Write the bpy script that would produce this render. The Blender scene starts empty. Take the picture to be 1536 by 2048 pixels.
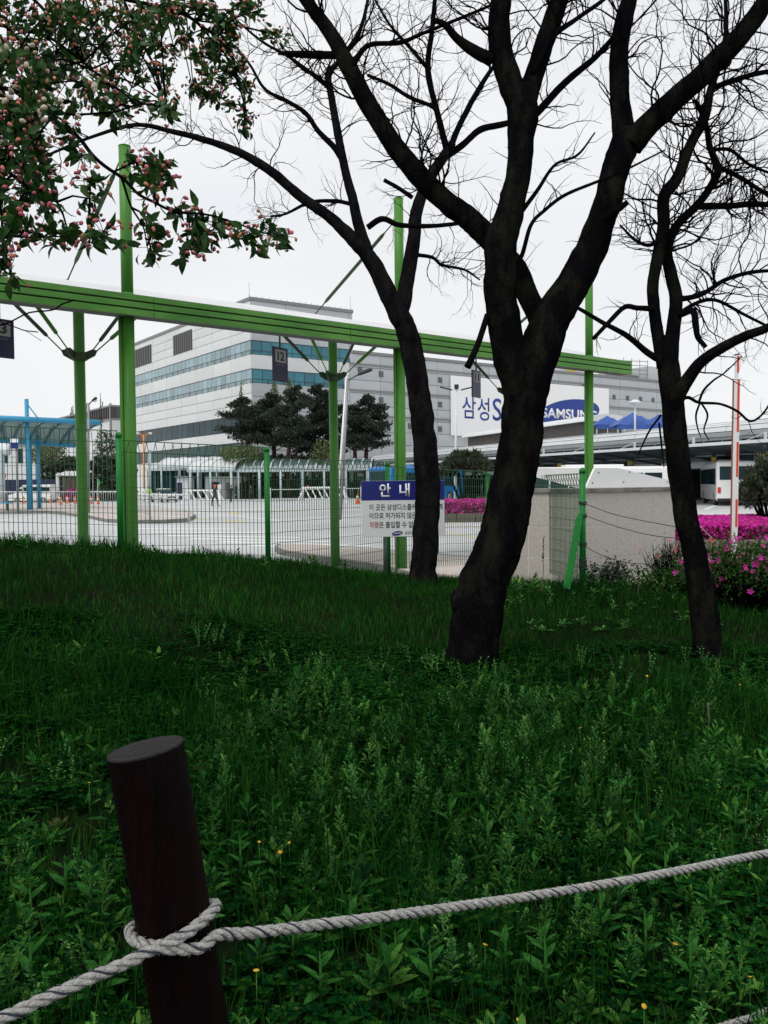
import bpy, bmesh, math, random
import numpy as np
from mathutils import Vector, Matrix, noise as mnoise
R = math.radians
random.seed(7)
rng = np.random.default_rng(7)
scene = bpy.context.scene
COL = scene.collection

# ---------------------------------------------------------------- camera
FPX = 1740.0                      # focal length in photo pixels (photo 1536 x 2048)
EYE = Vector((0.0, 0.0, 1.6))
PITCH, ROLL = R(1.84), R(0.6)
fwd = Vector((0, math.cos(PITCH), -math.sin(PITCH)))
up0 = Vector((0, math.sin(PITCH), math.cos(PITCH)))
rt0 = Vector((1, 0, 0))
CUP = up0 * math.cos(ROLL) + rt0 * math.sin(ROLL)
CRT = rt0 * math.cos(ROLL) - up0 * math.sin(ROLL)
cam = bpy.data.cameras.new("camera")
cam.sensor_fit = 'HORIZONTAL'; cam.sensor_width = 36.0
cam.lens = 36.0 * FPX / 1536.0
cam.clip_start = 0.05; cam.clip_end = 3000
camo = bpy.data.objects.new("camera", cam)
m = Matrix((CRT, CUP, -fwd)).transposed().to_4x4(); m.translation = EYE
camo.matrix_world = m
COL.objects.link(camo); scene.camera = camo

# ---------------------------------------------------------------- sky, sun, exposure
SUN_EL, SUN_AZ = 58.0, 215.0      # azimuth from +Y clockwise: behind the camera, to the left
world = bpy.data.worlds.new("World"); scene.world = world
world.use_nodes = True
wn = world.node_tree.nodes; wl = world.node_tree.links; wn.clear()
sky = wn.new('ShaderNodeTexSky'); sky.sky_type = 'NISHITA'; sky.sun_disc = False
sky.sun_elevation = R(SUN_EL); sky.sun_rotation = R(SUN_AZ)
sky.air_density = 1.0; sky.dust_density = 4.0; sky.ozone_density = 1.0
tc = wn.new('ShaderNodeTexCoord')
mp = wn.new('ShaderNodeMapping'); mp.inputs['Scale'].default_value = (1.2, 1.2, 4.5)
ns = wn.new('ShaderNodeTexNoise'); ns.inputs['Scale'].default_value = 1.6
ns.inputs['Detail'].default_value = 6; ns.inputs['Roughness'].default_value = 0.5
rp = wn.new('ShaderNodeValToRGB')
rp.color_ramp.elements[0].position = 0.30; rp.color_ramp.elements[0].color = (8.75, 8.95, 9.3, 1)
rp.color_ramp.elements[1].position = 0.62; rp.color_ramp.elements[1].color = (9.6, 9.75, 9.85, 1)
mx = wn.new('ShaderNodeMix'); mx.data_type = 'RGBA'; mx.inputs['Factor'].default_value = 0.93
bg = wn.new('ShaderNodeBackground'); bg.inputs['Strength'].default_value = 0.1
wo = wn.new('ShaderNodeOutputWorld')
wl.new(tc.outputs['Generated'], mp.inputs['Vector']); wl.new(mp.outputs['Vector'], ns.inputs['Vector'])
wl.new(ns.outputs['Fac'], rp.inputs['Fac'])
wl.new(sky.outputs['Color'], mx.inputs[6]); wl.new(rp.outputs['Color'], mx.inputs[7])
wl.new(mx.outputs[2], bg.inputs['Color']); wl.new(bg.outputs['Background'], wo.inputs['Surface'])

sun = bpy.data.lights.new("sun", 'SUN'); sun.energy = 1.5; sun.angle = R(25); sun.color = (1.0, 0.97, 0.93)
suno = bpy.data.objects.new("sun", sun); COL.objects.link(suno)
sd = Vector((math.sin(R(SUN_AZ)) * math.cos(R(SUN_EL)), math.cos(R(SUN_AZ)) * math.cos(R(SUN_EL)), math.sin(R(SUN_EL))))
suno.rotation_euler = (-sd).to_track_quat('-Z', 'Y').to_euler()
scene.view_settings.view_transform = 'Standard'; scene.view_settings.look = 'None'
scene.view_settings.exposure = 0.0; scene.view_settings.gamma = 1.0
scene.view_settings.use_curve_mapping = False
scene.render.engine = 'CYCLES'
scene.cycles.max_bounces = 6; scene.cycles.diffuse_bounces = 3; scene.cycles.transparent_max_bounces = 12
scene.cycles.use_denoising = True

# ---------------------------------------------------------------- survey helpers (photo pixel -> point in the place)
def ray(px, py):
    return fwd + CRT * ((px - 768) / FPX) + CUP * (-(py - 1024) / FPX)
def P(px, py, d):
    r = ray(px, py); return EYE + r * (d / r.y)
def G(px, py, z):
    r = ray(px, py); return EYE + r * ((z - EYE.z) / r.z)
def on_plane(px, py, O, d):       # vertical plane through O along horizontal direction d
    n = Vector((d[1], -d[0], 0)); r = ray(px, py)
    return EYE + r * ((Vector((O[0], O[1], 0)) - EYE).dot(n) / r.dot(n))
YARD = -0.10                      # level of the paved yard

# ---------------------------------------------------------------- object helpers
def tag(o, label=None, cat=None, group=None, kind=None):
    if label: o['label'] = label
    if cat: o['category'] = cat
    if group: o['group'] = group
    if kind: o['kind'] = kind
    return o
def thing(name, label, cat, loc=(0, 0, 0), group=None):
    o = bpy.data.objects.new(name, None); o.empty_display_size = 0.1
    COL.objects.link(o); o.location = loc
    return tag(o, label, cat, group)
def world_loc(o):
    p = Vector(o.location)
    q = o.parent
    if q is not None:
        pl = world_loc(q)
        return pl + (Vector(o.matrix_parent_inverse.translation)) + p
    return p
def adopt(o, parent):             # keep world-space coordinates under an unrotated parent
    if parent is not None:
        o.parent = parent; o.matrix_parent_inverse = Matrix.Translation(-world_loc(parent))
    return o
def link(name, me, parent=None, loc=None, rz=None):
    o = bpy.data.objects.new(name, me); COL.objects.link(o)
    if loc is not None: o.location = loc
    if rz is not None: o.rotation_euler = (0, 0, rz)
    return adopt(o, parent)

class Frame:                      # s along the face, o outwards (to its right-hand side), z up
    def __init__(s, O, d):
        s.O = Vector((O[0], O[1], 0)); s.d = Vector((d[0], d[1], 0)).normalized()
        s.n = Vector((s.d.y, -s.d.x, 0)); s.rz = math.atan2(s.d.y, s.d.x)
    def __call__(s, a, o, z): return s.O + s.d * a + s.n * o + Vector((0, 0, z))
    def sz(s, px, py):
        p = on_plane(px, py, s.O, s.d); return (p - s.O).dot(s.d), p.z
AX = Frame((0, 0), (1, 0))        # note: its "out" points to -Y (towards the camera)

class MB:
    def __init__(s): s.v = []; s.f = []; s.smooth = []
    def add(s, vs, fs, smooth=False):
        b = len(s.v); s.v.extend([tuple(v) for v in vs])
        for f in fs: s.f.append(tuple(i + b for i in f)); s.smooth.append(smooth)
        return s
    def hexa(s, p):               # 8 corners: bottom ring then top ring
        return s.add(p, [(3, 2, 1, 0), (4, 5, 6, 7), (0, 1, 5, 4), (1, 2, 6, 5), (2, 3, 7, 6), (3, 0, 4, 7)])
    def fbox(s, F, s0, s1, o0, o1, z0, z1):
        return s.hexa([F(s0, o1, z0), F(s1, o1, z0), F(s1, o0, z0), F(s0, o0, z0), F(s0, o1, z1), F(s1, o1, z1), F(s1, o0, z1), F(s0, o0, z1)])
    def box(s, x0, x1, y0, y1, z0, z1):
        return s.hexa([(x0, y0, z0), (x1, y0, z0), (x1, y1, z0), (x0, y1, z0), (x0, y0, z1), (x1, y0, z1), (x1, y1, z1), (x0, y1, z1)])
    def bar(s, a, b, w, h=None, upv=(0, 0, 1)):
        a = Vector(a); b = Vector(b); h = h or w; d = (b - a).normalized(); u = Vector(upv)
        if abs(d.dot(u)) > 0.98: u = Vector((0, 1, 0))
        x = d.cross(u).normalized() * (w / 2); y = x.cross(d).normalized() * (h / 2)
        return s.hexa([a - x - y, a + x - y, a + x + y, a - x + y, b - x - y, b + x - y, b + x + y, b - x + y])
    def tube(s, pts, rad, n=8, caps=True, smooth=True):
        pts = [Vector(p) for p in pts]; k = len(pts)
        if not hasattr(rad, '__len__'): rad = [rad] * k
        t = (pts[1] - pts[0]).normalized()
        u = t.orthogonal().normalized(); vs = []
        for i in range(k):
            a = pts[max(i - 1, 0)]; b = pts[min(i + 1, k - 1)]
            t2 = (b - a)
            if t2.length > 1e-9: t2.normalize()
            else: t2 = t
            u = (u - t2 * u.dot(t2))
            u = u.normalized() if u.length > 1e-6 else t2.orthogonal().normalized()
            w = t2.cross(u); t = t2
            for j in range(n):
                an = 2 * math.pi * j / n
                vs.append(pts[i] + (u * math.cos(an) + w * math.sin(an)) * rad[i])
        fs = [(i * n + j, i * n + (j + 1) % n, (i + 1) * n + (j + 1) % n, (i + 1) * n + j) for i in range(k - 1) for j in range(n)]
        s.add(vs, fs, smooth)
        if caps and n > 2:
            b = len(s.v) - k * n
            s.f.append(tuple(b + j for j in reversed(range(n)))); s.smooth.append(False)
            s.f.append(tuple(b + (k - 1) * n + j for j in range(n))); s.smooth.append(False)
        return s
    def lathe(s, c, prof, n=16, axis=(0, 0, 1)):
        ax = Vector(axis).normalized()
        pts = [Vector(c) + ax * z for r_, z in prof]
        u = ax.orthogonal().normalized(); w = ax.cross(u); vs = []
        for p, (r_, z) in zip(pts, prof):
            for j in range(n):
                a = 2 * math.pi * j / n; vs.append(p + (u * math.cos(a) + w * math.sin(a)) * r_)
        k = len(prof)
        fs = [(i * n + j, i * n + (j + 1) % n, (i + 1) * n + (j + 1) % n, (i + 1) * n + j) for i in range(k - 1) for j in range(n)]
        fs.append(tuple(reversed(range(n)))); fs.append(tuple((k - 1) * n + j for j in range(n)))
        return s.add(vs, fs, True)
    def poly_prism(s, ring, off):  # planar ring of points extruded by vector off
        n = len(ring); off = Vector(off); r = [Vector(p) for p in ring]
        return s.add(r + [p + off for p in r], [tuple(reversed(range(n))), tuple(range(n, 2 * n))] + [(i, (i + 1) % n, n + (i + 1) % n, n + i) for i in range(n)])
    def quad(s, a, b, c, d, smooth=False): return s.add([a, b, c, d], [(0, 1, 2, 3)], smooth)
    def ball(s, c, rx, ry=None, rz=None, n=10, k=6):
        ry = ry or rx; rz = rz or rx; c = Vector(c); vs = []; fs = []
        for i in range(k + 1):
            th = math.pi * i / k
            for j in range(n):
                a = 2 * math.pi * j / n
                vs.append(c + Vector((rx * math.sin(th) * math.cos(a), ry * math.sin(th) * math.sin(a), rz * math.cos(th))))
        for i in range(k):
            for j in range(n): fs.append((i * n + j, (i + 1) * n + j, (i + 1) * n + (j + 1) % n, i * n + (j + 1) % n))
        return s.add(vs, fs, True)
    def mesh(s, name, mat=None):
        me = bpy.data.meshes.new(name); me.from_pydata(s.v, [], s.f)
        if any(s.smooth): me.polygons.foreach_set('use_smooth', s.smooth)
        if mat: me.materials.append(M[mat] if isinstance(mat, str) else mat)
        me.update(); return me
    def build(s, name, mat, parent=None, kind=None, bevel=0):
        me = s.mesh(name, mat); o = link(name, me, parent)
        if kind: o['kind'] = kind
        if bevel:
            b = o.modifiers.new('bevel', 'BEVEL'); b.width = bevel; b.segments = 2; b.limit_method = 'ANGLE'
        return o

def np_object(name, verts, loops, starts, mat, parent=None, smooth=False):
    me = bpy.data.meshes.new(name)
    me.vertices.add(len(verts)); me.vertices.foreach_set('co', verts.astype(np.float32).ravel())
    me.loops.add(len(loops)); me.loops.foreach_set('vertex_index', loops.astype(np.int32))
    me.polygons.add(len(starts)); me.polygons.foreach_set('loop_start', starts.astype(np.int32))
    if smooth: me.polygons.foreach_set('use_smooth', np.ones(len(starts), bool))
    me.update(calc_edges=True); me.validate()
    me.materials.append(M[mat]); return link(name, me, parent)

# ---------------------------------------------------------------- materials
M = {}
def mat(name, col, rough=0.7, col2=None, scale=6.0, detail=6, bump=0.0, bscale=None, metal=0.0, spec=0.5, stretch=(1, 1, 1), island=0.0, trans=0.0, lo=0.35, hi=0.65, coat=0.0, orand=0.0):
    m = bpy.data.materials.new(name); m.use_nodes = True; nt = m.node_tree; n = nt.nodes; l = nt.links
    b = n['Principled BSDF']; out = n['Material Output']
    b.inputs['Base Color'].default_value = (*col, 1); b.inputs['Roughness'].default_value = rough
    b.inputs['Metallic'].default_value = metal; b.inputs['Specular IOR Level'].default_value = spec
    b.inputs['Coat Weight'].default_value = coat
    csock = None
    if col2 is not None or bump:
        t = n.new('ShaderNodeTexCoord'); mp_ = n.new('ShaderNodeMapping'); mp_.inputs['Scale'].default_value = stretch
        l.new(t.outputs['Object'], mp_.inputs['Vector'])
    if col2 is not None:
        x = n.new('ShaderNodeTexNoise'); x.inputs['Scale'].default_value = scale; x.inputs['Detail'].default_value = detail
        x.inputs['Roughness'].default_value = 0.65
        l.new(mp_.outputs['Vector'], x.inputs['Vector'])
        r_ = n.new('ShaderNodeValToRGB'); r_.color_ramp.elements[0].position = lo; r_.color_ramp.elements[1].position = hi
        r_.color_ramp.elements[0].color = (*col, 1); r_.color_ramp.elements[1].color = (*col2, 1)
        l.new(x.outputs['Fac'], r_.inputs['Fac']); csock = r_.outputs['Color']
    if island:
        g = n.new('ShaderNodeNewGeometry'); hs = n.new('ShaderNodeHueSaturation')
        mr = n.new('ShaderNodeMapRange'); mr.inputs['To Min'].default_value = 1 - island; mr.inputs['To Max'].default_value = 1 + island
        l.new(g.outputs['Random Per Island'], mr.inputs['Value']); l.new(mr.outputs['Result'], hs.inputs['Value'])
        mh = n.new('ShaderNodeMapRange'); mh.inputs['To Min'].default_value = 0.5 + island * 0.045; mh.inputs['To Max'].default_value = 0.5 - island * 0.06
        l.new(g.outputs['Random Per Island'], mh.inputs['Value']); l.new(mh.outputs['Result'], hs.inputs['Hue'])
        if csock: l.new(csock, hs.inputs['Color'])
        else: hs.inputs['Color'].default_value = (*col, 1)
        csock = hs.outputs['Color']
    if orand:
        oi = n.new('ShaderNodeObjectInfo'); h2 = n.new('ShaderNodeHueSaturation'); m2 = n.new('ShaderNodeMapRange'); m2.inputs['To Min'].default_value = 1 - orand; m2.inputs['To Max'].default_value = 1 + orand
        l.new(oi.outputs['Random'], m2.inputs['Value']); l.new(m2.outputs['Result'], h2.inputs['Value'])
        if csock: l.new(csock, h2.inputs['Color'])
        else: h2.inputs['Color'].default_value = (*col, 1)
        csock = h2.outputs['Color']
    if csock: l.new(csock, b.inputs['Base Color'])
    if bump:
        y = n.new('ShaderNodeTexNoise'); y.inputs['Scale'].default_value = bscale or scale * 4; y.inputs['Detail'].default_value = 5
        l.new(mp_.outputs['Vector'], y.inputs['Vector'])
        bp = n.new('ShaderNodeBump'); bp.inputs['Strength'].default_value = bump; bp.inputs['Distance'].default_value = 0.02
        l.new(y.outputs['Fac'], bp.inputs['Height']); l.new(bp.outputs['Normal'], b.inputs['Normal'])
    if trans:
        tr = n.new('ShaderNodeBsdfTranslucent'); ms = n.new('ShaderNodeMixShader'); ms.inputs['Fac'].default_value = trans
        if csock: l.new(csock, tr.inputs['Color'])
        else: tr.inputs['Color'].default_value = (*col, 1)
        l.new(b.outputs['BSDF'], ms.inputs[1]); l.new(tr.outputs['BSDF'], ms.inputs[2]); l.new(ms.outputs['Shader'], out.inputs['Surface'])
    M[name] = m; return m
mat('soil', (0.012, 0.010, 0.007), 0.95, (0.007, 0.016, 0.006), 2.5, bump=0.6, bscale=30, spec=0.0)
mat('grass', (0.0045, 0.042, 0.0058), 0.7, (0.012, 0.090, 0.0105), 0.9, island=0.65, trans=0.25, spec=0.0)
mat('weed', (0.008, 0.062, 0.011), 0.6, (0.040, 0.200, 0.034), 1.3, island=0.85, trans=0.25, spec=0.03)
mat('weed_pale', (0.05, 0.19, 0.05), 0.6, (0.12, 0.33, 0.08), 3, island=0.6, trans=0.25, spec=0.03)
mat('clover', (0.0035, 0.028, 0.006), 0.7, (0.008, 0.062, 0.011), 2.0, island=0.7, trans=0.2, spec=0.0)
mat('straw', (0.07, 0.075, 0.028), 0.8, island=0.3, spec=0.05)
mat('dandelion', (0.55, 0.34, 0.01), 0.6, island=0.1)
mat('asphalt', (0.41, 0.42, 0.425), 0.5, (0.56, 0.57, 0.575), 0.16, detail=9, bump=0.15, bscale=60, spec=0.5)
mat('kerb', (0.15, 0.145, 0.135), 0.85, (0.23, 0.225, 0.21), 3, bump=0.3)
mat('paving', (0.45, 0.385, 0.345), 0.8, (0.52, 0.47, 0.43), 1.5, bump=0.2)
mat('paint_white', (0.80, 0.81, 0.80), 0.6, (0.62, 0.63, 0.63), 2.5, lo=0.5, hi=0.75)
mat('paint_yellow', (0.62, 0.52, 0.12), 0.6, (0.42, 0.38, 0.2), 2.5, lo=0.45, hi=0.75)
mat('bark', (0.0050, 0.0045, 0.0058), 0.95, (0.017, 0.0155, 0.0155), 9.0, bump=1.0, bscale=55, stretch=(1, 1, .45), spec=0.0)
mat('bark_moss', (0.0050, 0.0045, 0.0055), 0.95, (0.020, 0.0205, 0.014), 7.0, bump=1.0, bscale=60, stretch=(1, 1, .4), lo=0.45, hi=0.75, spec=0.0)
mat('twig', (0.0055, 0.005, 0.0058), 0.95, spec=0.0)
mat('crab_leaf', (0.013, 0.050, 0.013), 0.45, (0.034, 0.105, 0.018), 4, island=0.5, trans=0.15, spec=0.2)
mat('bud_pink', (0.42, 0.055, 0.09), 0.5, (0.56, 0.18, 0.17), 60, island=0.2, trans=0.1)
mat('bud_peach', (0.56, 0.14, 0.075), 0.5, (0.60, 0.30, 0.16), 60, island=0.2, trans=0.1)
mat('bud_white', (0.50, 0.47, 0.37), 0.5, (0.55, 0.40, 0.30), 40, island=0.1, trans=0.1)
mat('green_steel', (0.044, 0.17, 0.022), 0.45, (0.076, 0.245, 0.036), 1.6, detail=9, stretch=(1, 1, .35), spec=0.25, bump=0.05, bscale=12)
mat('green_fascia', (0.052, 0.18, 0.026), 0.45, (0.105, 0.285, 0.052), 1.1, detail=9, spec=0.25, stretch=(1, 1, 3))
mat('green_dark', (0.018, 0.05, 0.012), 0.55)
mat('groove', (0.010, 0.020, 0.008), 0.8)
mat('soffit', (0.10, 0.10, 0.085), 0.8, (0.07, 0.07, 0.06), 2)
mat('fence_green', (0.006, 0.15, 0.022), 0.45, (0.010, 0.20, 0.03), 3, spec=0.25)
mat('wire_green', (0.012, 0.085, 0.028), 0.5)
mat('wire_grey', (0.03, 0.04, 0.035), 0.6, metal=0.2)
mat('membrane', (0.80, 0.81, 0.82), 0.6, (0.72, 0.73, 0.75), 1.3, trans=0.2)
mat('navy', (0.008, 0.010, 0.055), 0.4)
mat('sign_blue', (0.006, 0.014, 0.17), 0.35, spec=0.4)
mat('sign_white', (0.74, 0.77, 0.75), 0.5, (0.70, 0.73, 0.72), 2)
mat('ink', (0.02, 0.02, 0.035), 0.6)
mat('ink_red', (0.42, 0.02, 0.02), 0.6)
mat('white', (0.82, 0.83, 0.83), 0.5)
mat('sheet_white', (0.86, 0.86, 0.86), 0.5)
mat('logo_blue', (0.006, 0.035, 0.26), 0.45)
mat('plate_grey', (0.32, 0.32, 0.29), 0.6)
mat('galv', (0.28, 0.29, 0.30), 0.45, (0.22, 0.23, 0.24), 3, metal=0.5)
mat('clad', (0.68, 0.70, 0.69), 0.55, (0.62, 0.64, 0.635), 0.15, stretch=(1, 1, 2.5), orand=0.05)
mat('clad_shaded', (0.47, 0.495, 0.51), 0.55, (0.42, 0.445, 0.46), 0.12, stretch=(1, 1, 2.5), orand=0.05)  # darker copy of clad, the right face's shade put into the colour
mat('clad_back', (0.25, 0.26, 0.265), 0.8)
mat('coping', (0.22, 0.22, 0.22), 0.7)
mat('glass_teal', (0.030, 0.17, 0.22), 0.14, (0.045, 0.215, 0.265), 0.25, spec=0.5, orand=0.2)
mat('glass_pale', (0.22, 0.33, 0.37), 0.14, (0.30, 0.40, 0.43), 0.2, spec=0.5, orand=0.22)
mat('glass_dark', (0.008, 0.026, 0.034), 0.18, (0.015, 0.045, 0.052), 0.2, spec=0.18, orand=0.35)
mat('glass_green', (0.010, 0.050, 0.046), 0.18, spec=0.18)
mat('frame_dark', (0.045, 0.06, 0.065), 0.5)
mat('louver', (0.05, 0.05, 0.05), 0.7)
mat('canopy_glass', (0.10, 0.17, 0.17), 0.2, (0.15, 0.22, 0.22), 0.5, spec=0.5, trans=0.35)
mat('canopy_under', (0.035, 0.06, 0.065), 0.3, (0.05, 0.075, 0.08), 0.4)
mat('metal_pale', (0.66, 0.69, 0.70), 0.45, (0.58, 0.61, 0.62), 0.4)
mat('metal_blue', (0.42, 0.50, 0.53), 0.5)
mat('interior_shade', (0.010, 0.011, 0.014), 0.9)  # near-black colour stands in for the shade of the interiors
mat('brown_wall', (0.075, 0.068, 0.062), 0.8, (0.10, 0.09, 0.085), 0.8)
mat('shelter_blue', (0.03, 0.27, 0.47), 0.4, spec=0.5)
mat('shelter_dark', (0.02, 0.11, 0.16), 0.5)
mat('tent_blue', (0.02, 0.07, 0.30), 0.6, (0.035, 0.10, 0.38), 1.5)
mat('bus_blue', (0.006, 0.18, 0.52), 0.3, coat=0.4)
mat('bus_white', (0.82, 0.83, 0.82), 0.3, coat=0.4)
mat('car_silver', (0.60, 0.61, 0.61), 0.35, metal=0.0, coat=0.3)
mat('tyre', (0.012, 0.012, 0.012), 0.9)
mat('rim', (0.35, 0.35, 0.36), 0.4, metal=0.7)
mat('lamp_glass', (0.6, 0.6, 0.58), 0.15)
mat('red', (0.55, 0.03, 0.02), 0.4)
mat('orange_red', (0.72, 0.07, 0.02), 0.5)
mat('orange', (0.75, 0.16, 0.015), 0.5)
mat('orange_pole', (0.62, 0.22, 0.03), 0.5)
mat('yellow', (0.68, 0.50, 0.04), 0.5)
mat('black', (0.012, 0.012, 0.014), 0.5)
mat('granite', (0.60, 0.56, 0.495), 0.85, (0.43, 0.40, 0.355), 60, detail=3, bump=0.15, bscale=90, lo=0.4, hi=0.62)
mat('granite_cap', (0.28, 0.26, 0.23), 0.9, (0.07, 0.065, 0.055), 4, bump=0.3, bscale=60, lo=0.4, hi=0.7)
mat('mortar', (0.70, 0.68, 0.64), 0.9)
mat('azalea', (0.48, 0.008, 0.19), 0.55, (0.78, 0.035, 0.44), 2.6, island=0.5, trans=0.25)
mat('azalea_red', (0.60, 0.03, 0.16), 0.55, (0.62, 0.10, 0.04), 5, island=0.25, trans=0.2)
mat('shrub_leaf', (0.018, 0.068, 0.012), 0.5, (0.045, 0.125, 0.022), 3, island=0.5, trans=0.2, spec=0.08)
mat('shrub_dark', (0.014, 0.032, 0.016), 0.55, (0.024, 0.048, 0.02), 3, island=0.35)
mat('pine', (0.008, 0.018, 0.011), 0.7, (0.020, 0.038, 0.018), 0.5, island=0.35)
mat('pine_pale', (0.022, 0.042, 0.018), 0.6, (0.045, 0.062, 0.026), 0.5, island=0.35)  # lighter needle green of the dwarf pines
mat('pine_bark', (0.07, 0.035, 0.024), 0.9, (0.035, 0.02, 0.017), 1.5)
mat('spring_leaf', (0.085, 0.13, 0.03), 0.6, (0.13, 0.165, 0.05), 0.5, island=0.35, trans=0.25)
mat('hedge_dark', (0.018, 0.036, 0.016), 0.6, (0.03, 0.052, 0.02), 0.3, island=0.3)
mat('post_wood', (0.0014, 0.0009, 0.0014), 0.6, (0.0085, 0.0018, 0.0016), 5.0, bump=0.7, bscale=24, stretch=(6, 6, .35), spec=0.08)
mat('post_top', (0.013, 0.0105, 0.013), 0.95, (0.0035, 0.003, 0.004), 22, bump=0.7, bscale=30, stretch=(1, 4, 1))
mat('rope', (0.66, 0.65, 0.62), 0.9, (0.38, 0.375, 0.36), 80, bump=0.8, bscale=260, stretch=(1, 1, 1))
mat('fleck_gap_shade', (0.03, 0.035, 0.06), 0.9)  # navy of the flecks, also painted shade between the strands
mat('rubber_red', (0.30, 0.07, 0.035), 0.8)
mat('skin', (0.35, 0.2, 0.14), 0.6)
mat('cloth_dark', (0.022, 0.024, 0.026), 0.9)
mat('cloth_olive', (0.05, 0.055, 0.045), 0.9)
mat('hivis', (0.35, 0.62, 0.05), 0.6)
mat('flag_green', (0.02, 0.36, 0.07), 0.5)
mat('brown_stone', (0.16, 0.13, 0.10), 0.9, (0.10, 0.085, 0.07), 2)

# ---------------------------------------------------------------- lettering
def text_mesh(body, height, bold=0.0, width=None, mat_='ink', thick=0.002, fit=None):
    c = bpy.data.curves.new('lettering', 'FONT'); c.body = body; c.size = 1.0; c.offset = bold
    c.resolution_u = 3
    o = bpy.data.objects.new('lettering', c); COL.objects.link(o)
    dg = bpy.context.evaluated_depsgraph_get(); dg.update()
    me = bpy.data.meshes.new_from_object(o.evaluated_get(dg)); bpy.data.objects.remove(o)
    co = np.empty(len(me.vertices) * 3, np.float32); me.vertices.foreach_get('co', co); co = co.reshape(-1, 3)
    mn = co.min(0); mxx = co.max(0); sc = height / (mxx[1] - mn[1])
    sx = (width / (mxx[0] - mn[0])) if width else sc
    co[:, 0] = (co[:, 0] - mn[0]) * sx; co[:, 1] = (co[:, 1] - mn[1]) * sc; co[:, 2] = 0
    me.vertices.foreach_set('co', co.ravel()); me.materials.clear(); me.materials.append(M[mat_]); me.update()
    return me, (mxx[0] - mn[0]) * sx
def letter(F, s, z, out, body, height, bold=0.0, width=None, mat_='ink', parent=None, name='lettering', shear=0):
    me, w = text_mesh(body, height, bold, width, mat_)
    co = np.empty(len(me.vertices) * 3, np.float32); me.vertices.foreach_get('co', co); co = co.reshape(-1, 3)
    new = [F(s + a, out, z + b + shear * a) for a, b, _ in co]
    me.vertices.foreach_set('co', np.array([tuple(p) for p in new], np.float32).ravel()); me.update()
    o = link(name, me, parent)
    md = o.modifiers.new('thickness', 'SOLIDIFY'); md.thickness = 0.0015; md.offset = 0
    return o, w
def ellipse_disc(F, s, z, out, a, b, tilt, mat_, parent, name='logo_oval', n=40):
    mb = MB(); ring = []
    for i in range(n):
        t = 2 * math.pi * i / n; x = a * math.cos(t); y = b * math.sin(t)
        ring.append(F(s + x * math.cos(tilt) - y * math.sin(tilt), out, z + x * math.sin(tilt) + y * math.cos(tilt)))
    mb.poly_prism(ring, F.n * 0.002)
    return mb.build(name, mat_, parent)
def spline(pts, sub=5):
    pts = [Vector(p) for p in pts]
    if len(pts) < 3: return [pts[0].lerp(pts[-1], i / sub) for i in range(sub + 1)]
    q = [pts[0] * 2 - pts[1]] + pts + [pts[-1] * 2 - pts[-2]]; out = []
    for i in range(1, len(q) - 2):
        for k in range(sub):
            t = k / sub; a, b, c, d = q[i - 1:i + 3]
            out.append(0.5 * ((2 * b) + (c - a) * t + (2 * a - 5 * b + 4 * c - d) * t * t + (3 * b - a - 3 * c + d) * t ** 3))
    out.append(pts[-1]); return out
def lerp_list(v, sub=5):
    o = []
    for i in range(len(v) - 1):
        for k in range(sub): o.append(v[i] + (v[i + 1] - v[i]) * k / sub)
    o.append(v[-1]); return o

# ================================================================ THE GROUND
_tp = np.array([(-2.5, -2, 0), (2.5, -2, 0), (-2, .6, .0), (0, .6, .0), (2, .6, .0), (-2, 2.4, .14), (0, 2.4, .09), (1.6, 2.4, .09), (4, 2.4, .08),
    (-1.6, 4, .36), (0, 4, .23), (1.6, 4, .2), (-2.0, 6, .60), (-4.5, 6, .72), (-3, 8, .86), (-3, 9.4, .93), (-4.7, 9.4, 1.0), (-8, 9, 1.05), (-8, 4, .6),
    (-.6, 7.5, .50), (-1.4, 10.3, .68), (-.5, 11.3, .45), (.05, 12.6, .22), (.45, 10.5, .38), (.6, 6.1, .33), (2.2, 6.1, .33), (2.1, 9.2, .48), (2.6, 10.3, .32),
    (1.0, 9.0, .42), (1.7, 14.0, .0), (-3.5, 12, .75), (-6, 12, .8), (4, 8.1, .3), (6, 9, .25), (5, 5, .2), (7, 3, .08), (9, 8, .1)], float)
def _ker(d2): return 0.5 * d2 * np.log(d2 + 1e-9)
_n = len(_tp); _A = np.zeros((_n + 3, _n + 3))
_d2 = ((_tp[:, None, :2] - _tp[None, :, :2]) ** 2).sum(-1)
_A[:_n, :_n] = _ker(_d2) + np.eye(_n) * 0.25
_A[:_n, _n] = 1; _A[:_n, _n + 1:] = _tp[:, :2]; _A[_n, :_n] = 1; _A[_n + 1:, :_n] = _tp[:, :2].T
_w = np.linalg.solve(_A, np.concatenate([_tp[:, 2], np.zeros(3)]))
FEN = [(-9.5, 9.0), (-4.85, 9.2), (-2.87, 9.45), (-1.39, 10.35), (0.05, 12.6), (1.68, 14.1)]    # line of the wire fence
def fence_y(x): return np.interp(x, [p[0] for p in FEN] + [2.2, 3.6, 8, 14], [p[1] for p in FEN] + [12.2, 12.0, 12.0, 10.5])
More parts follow.
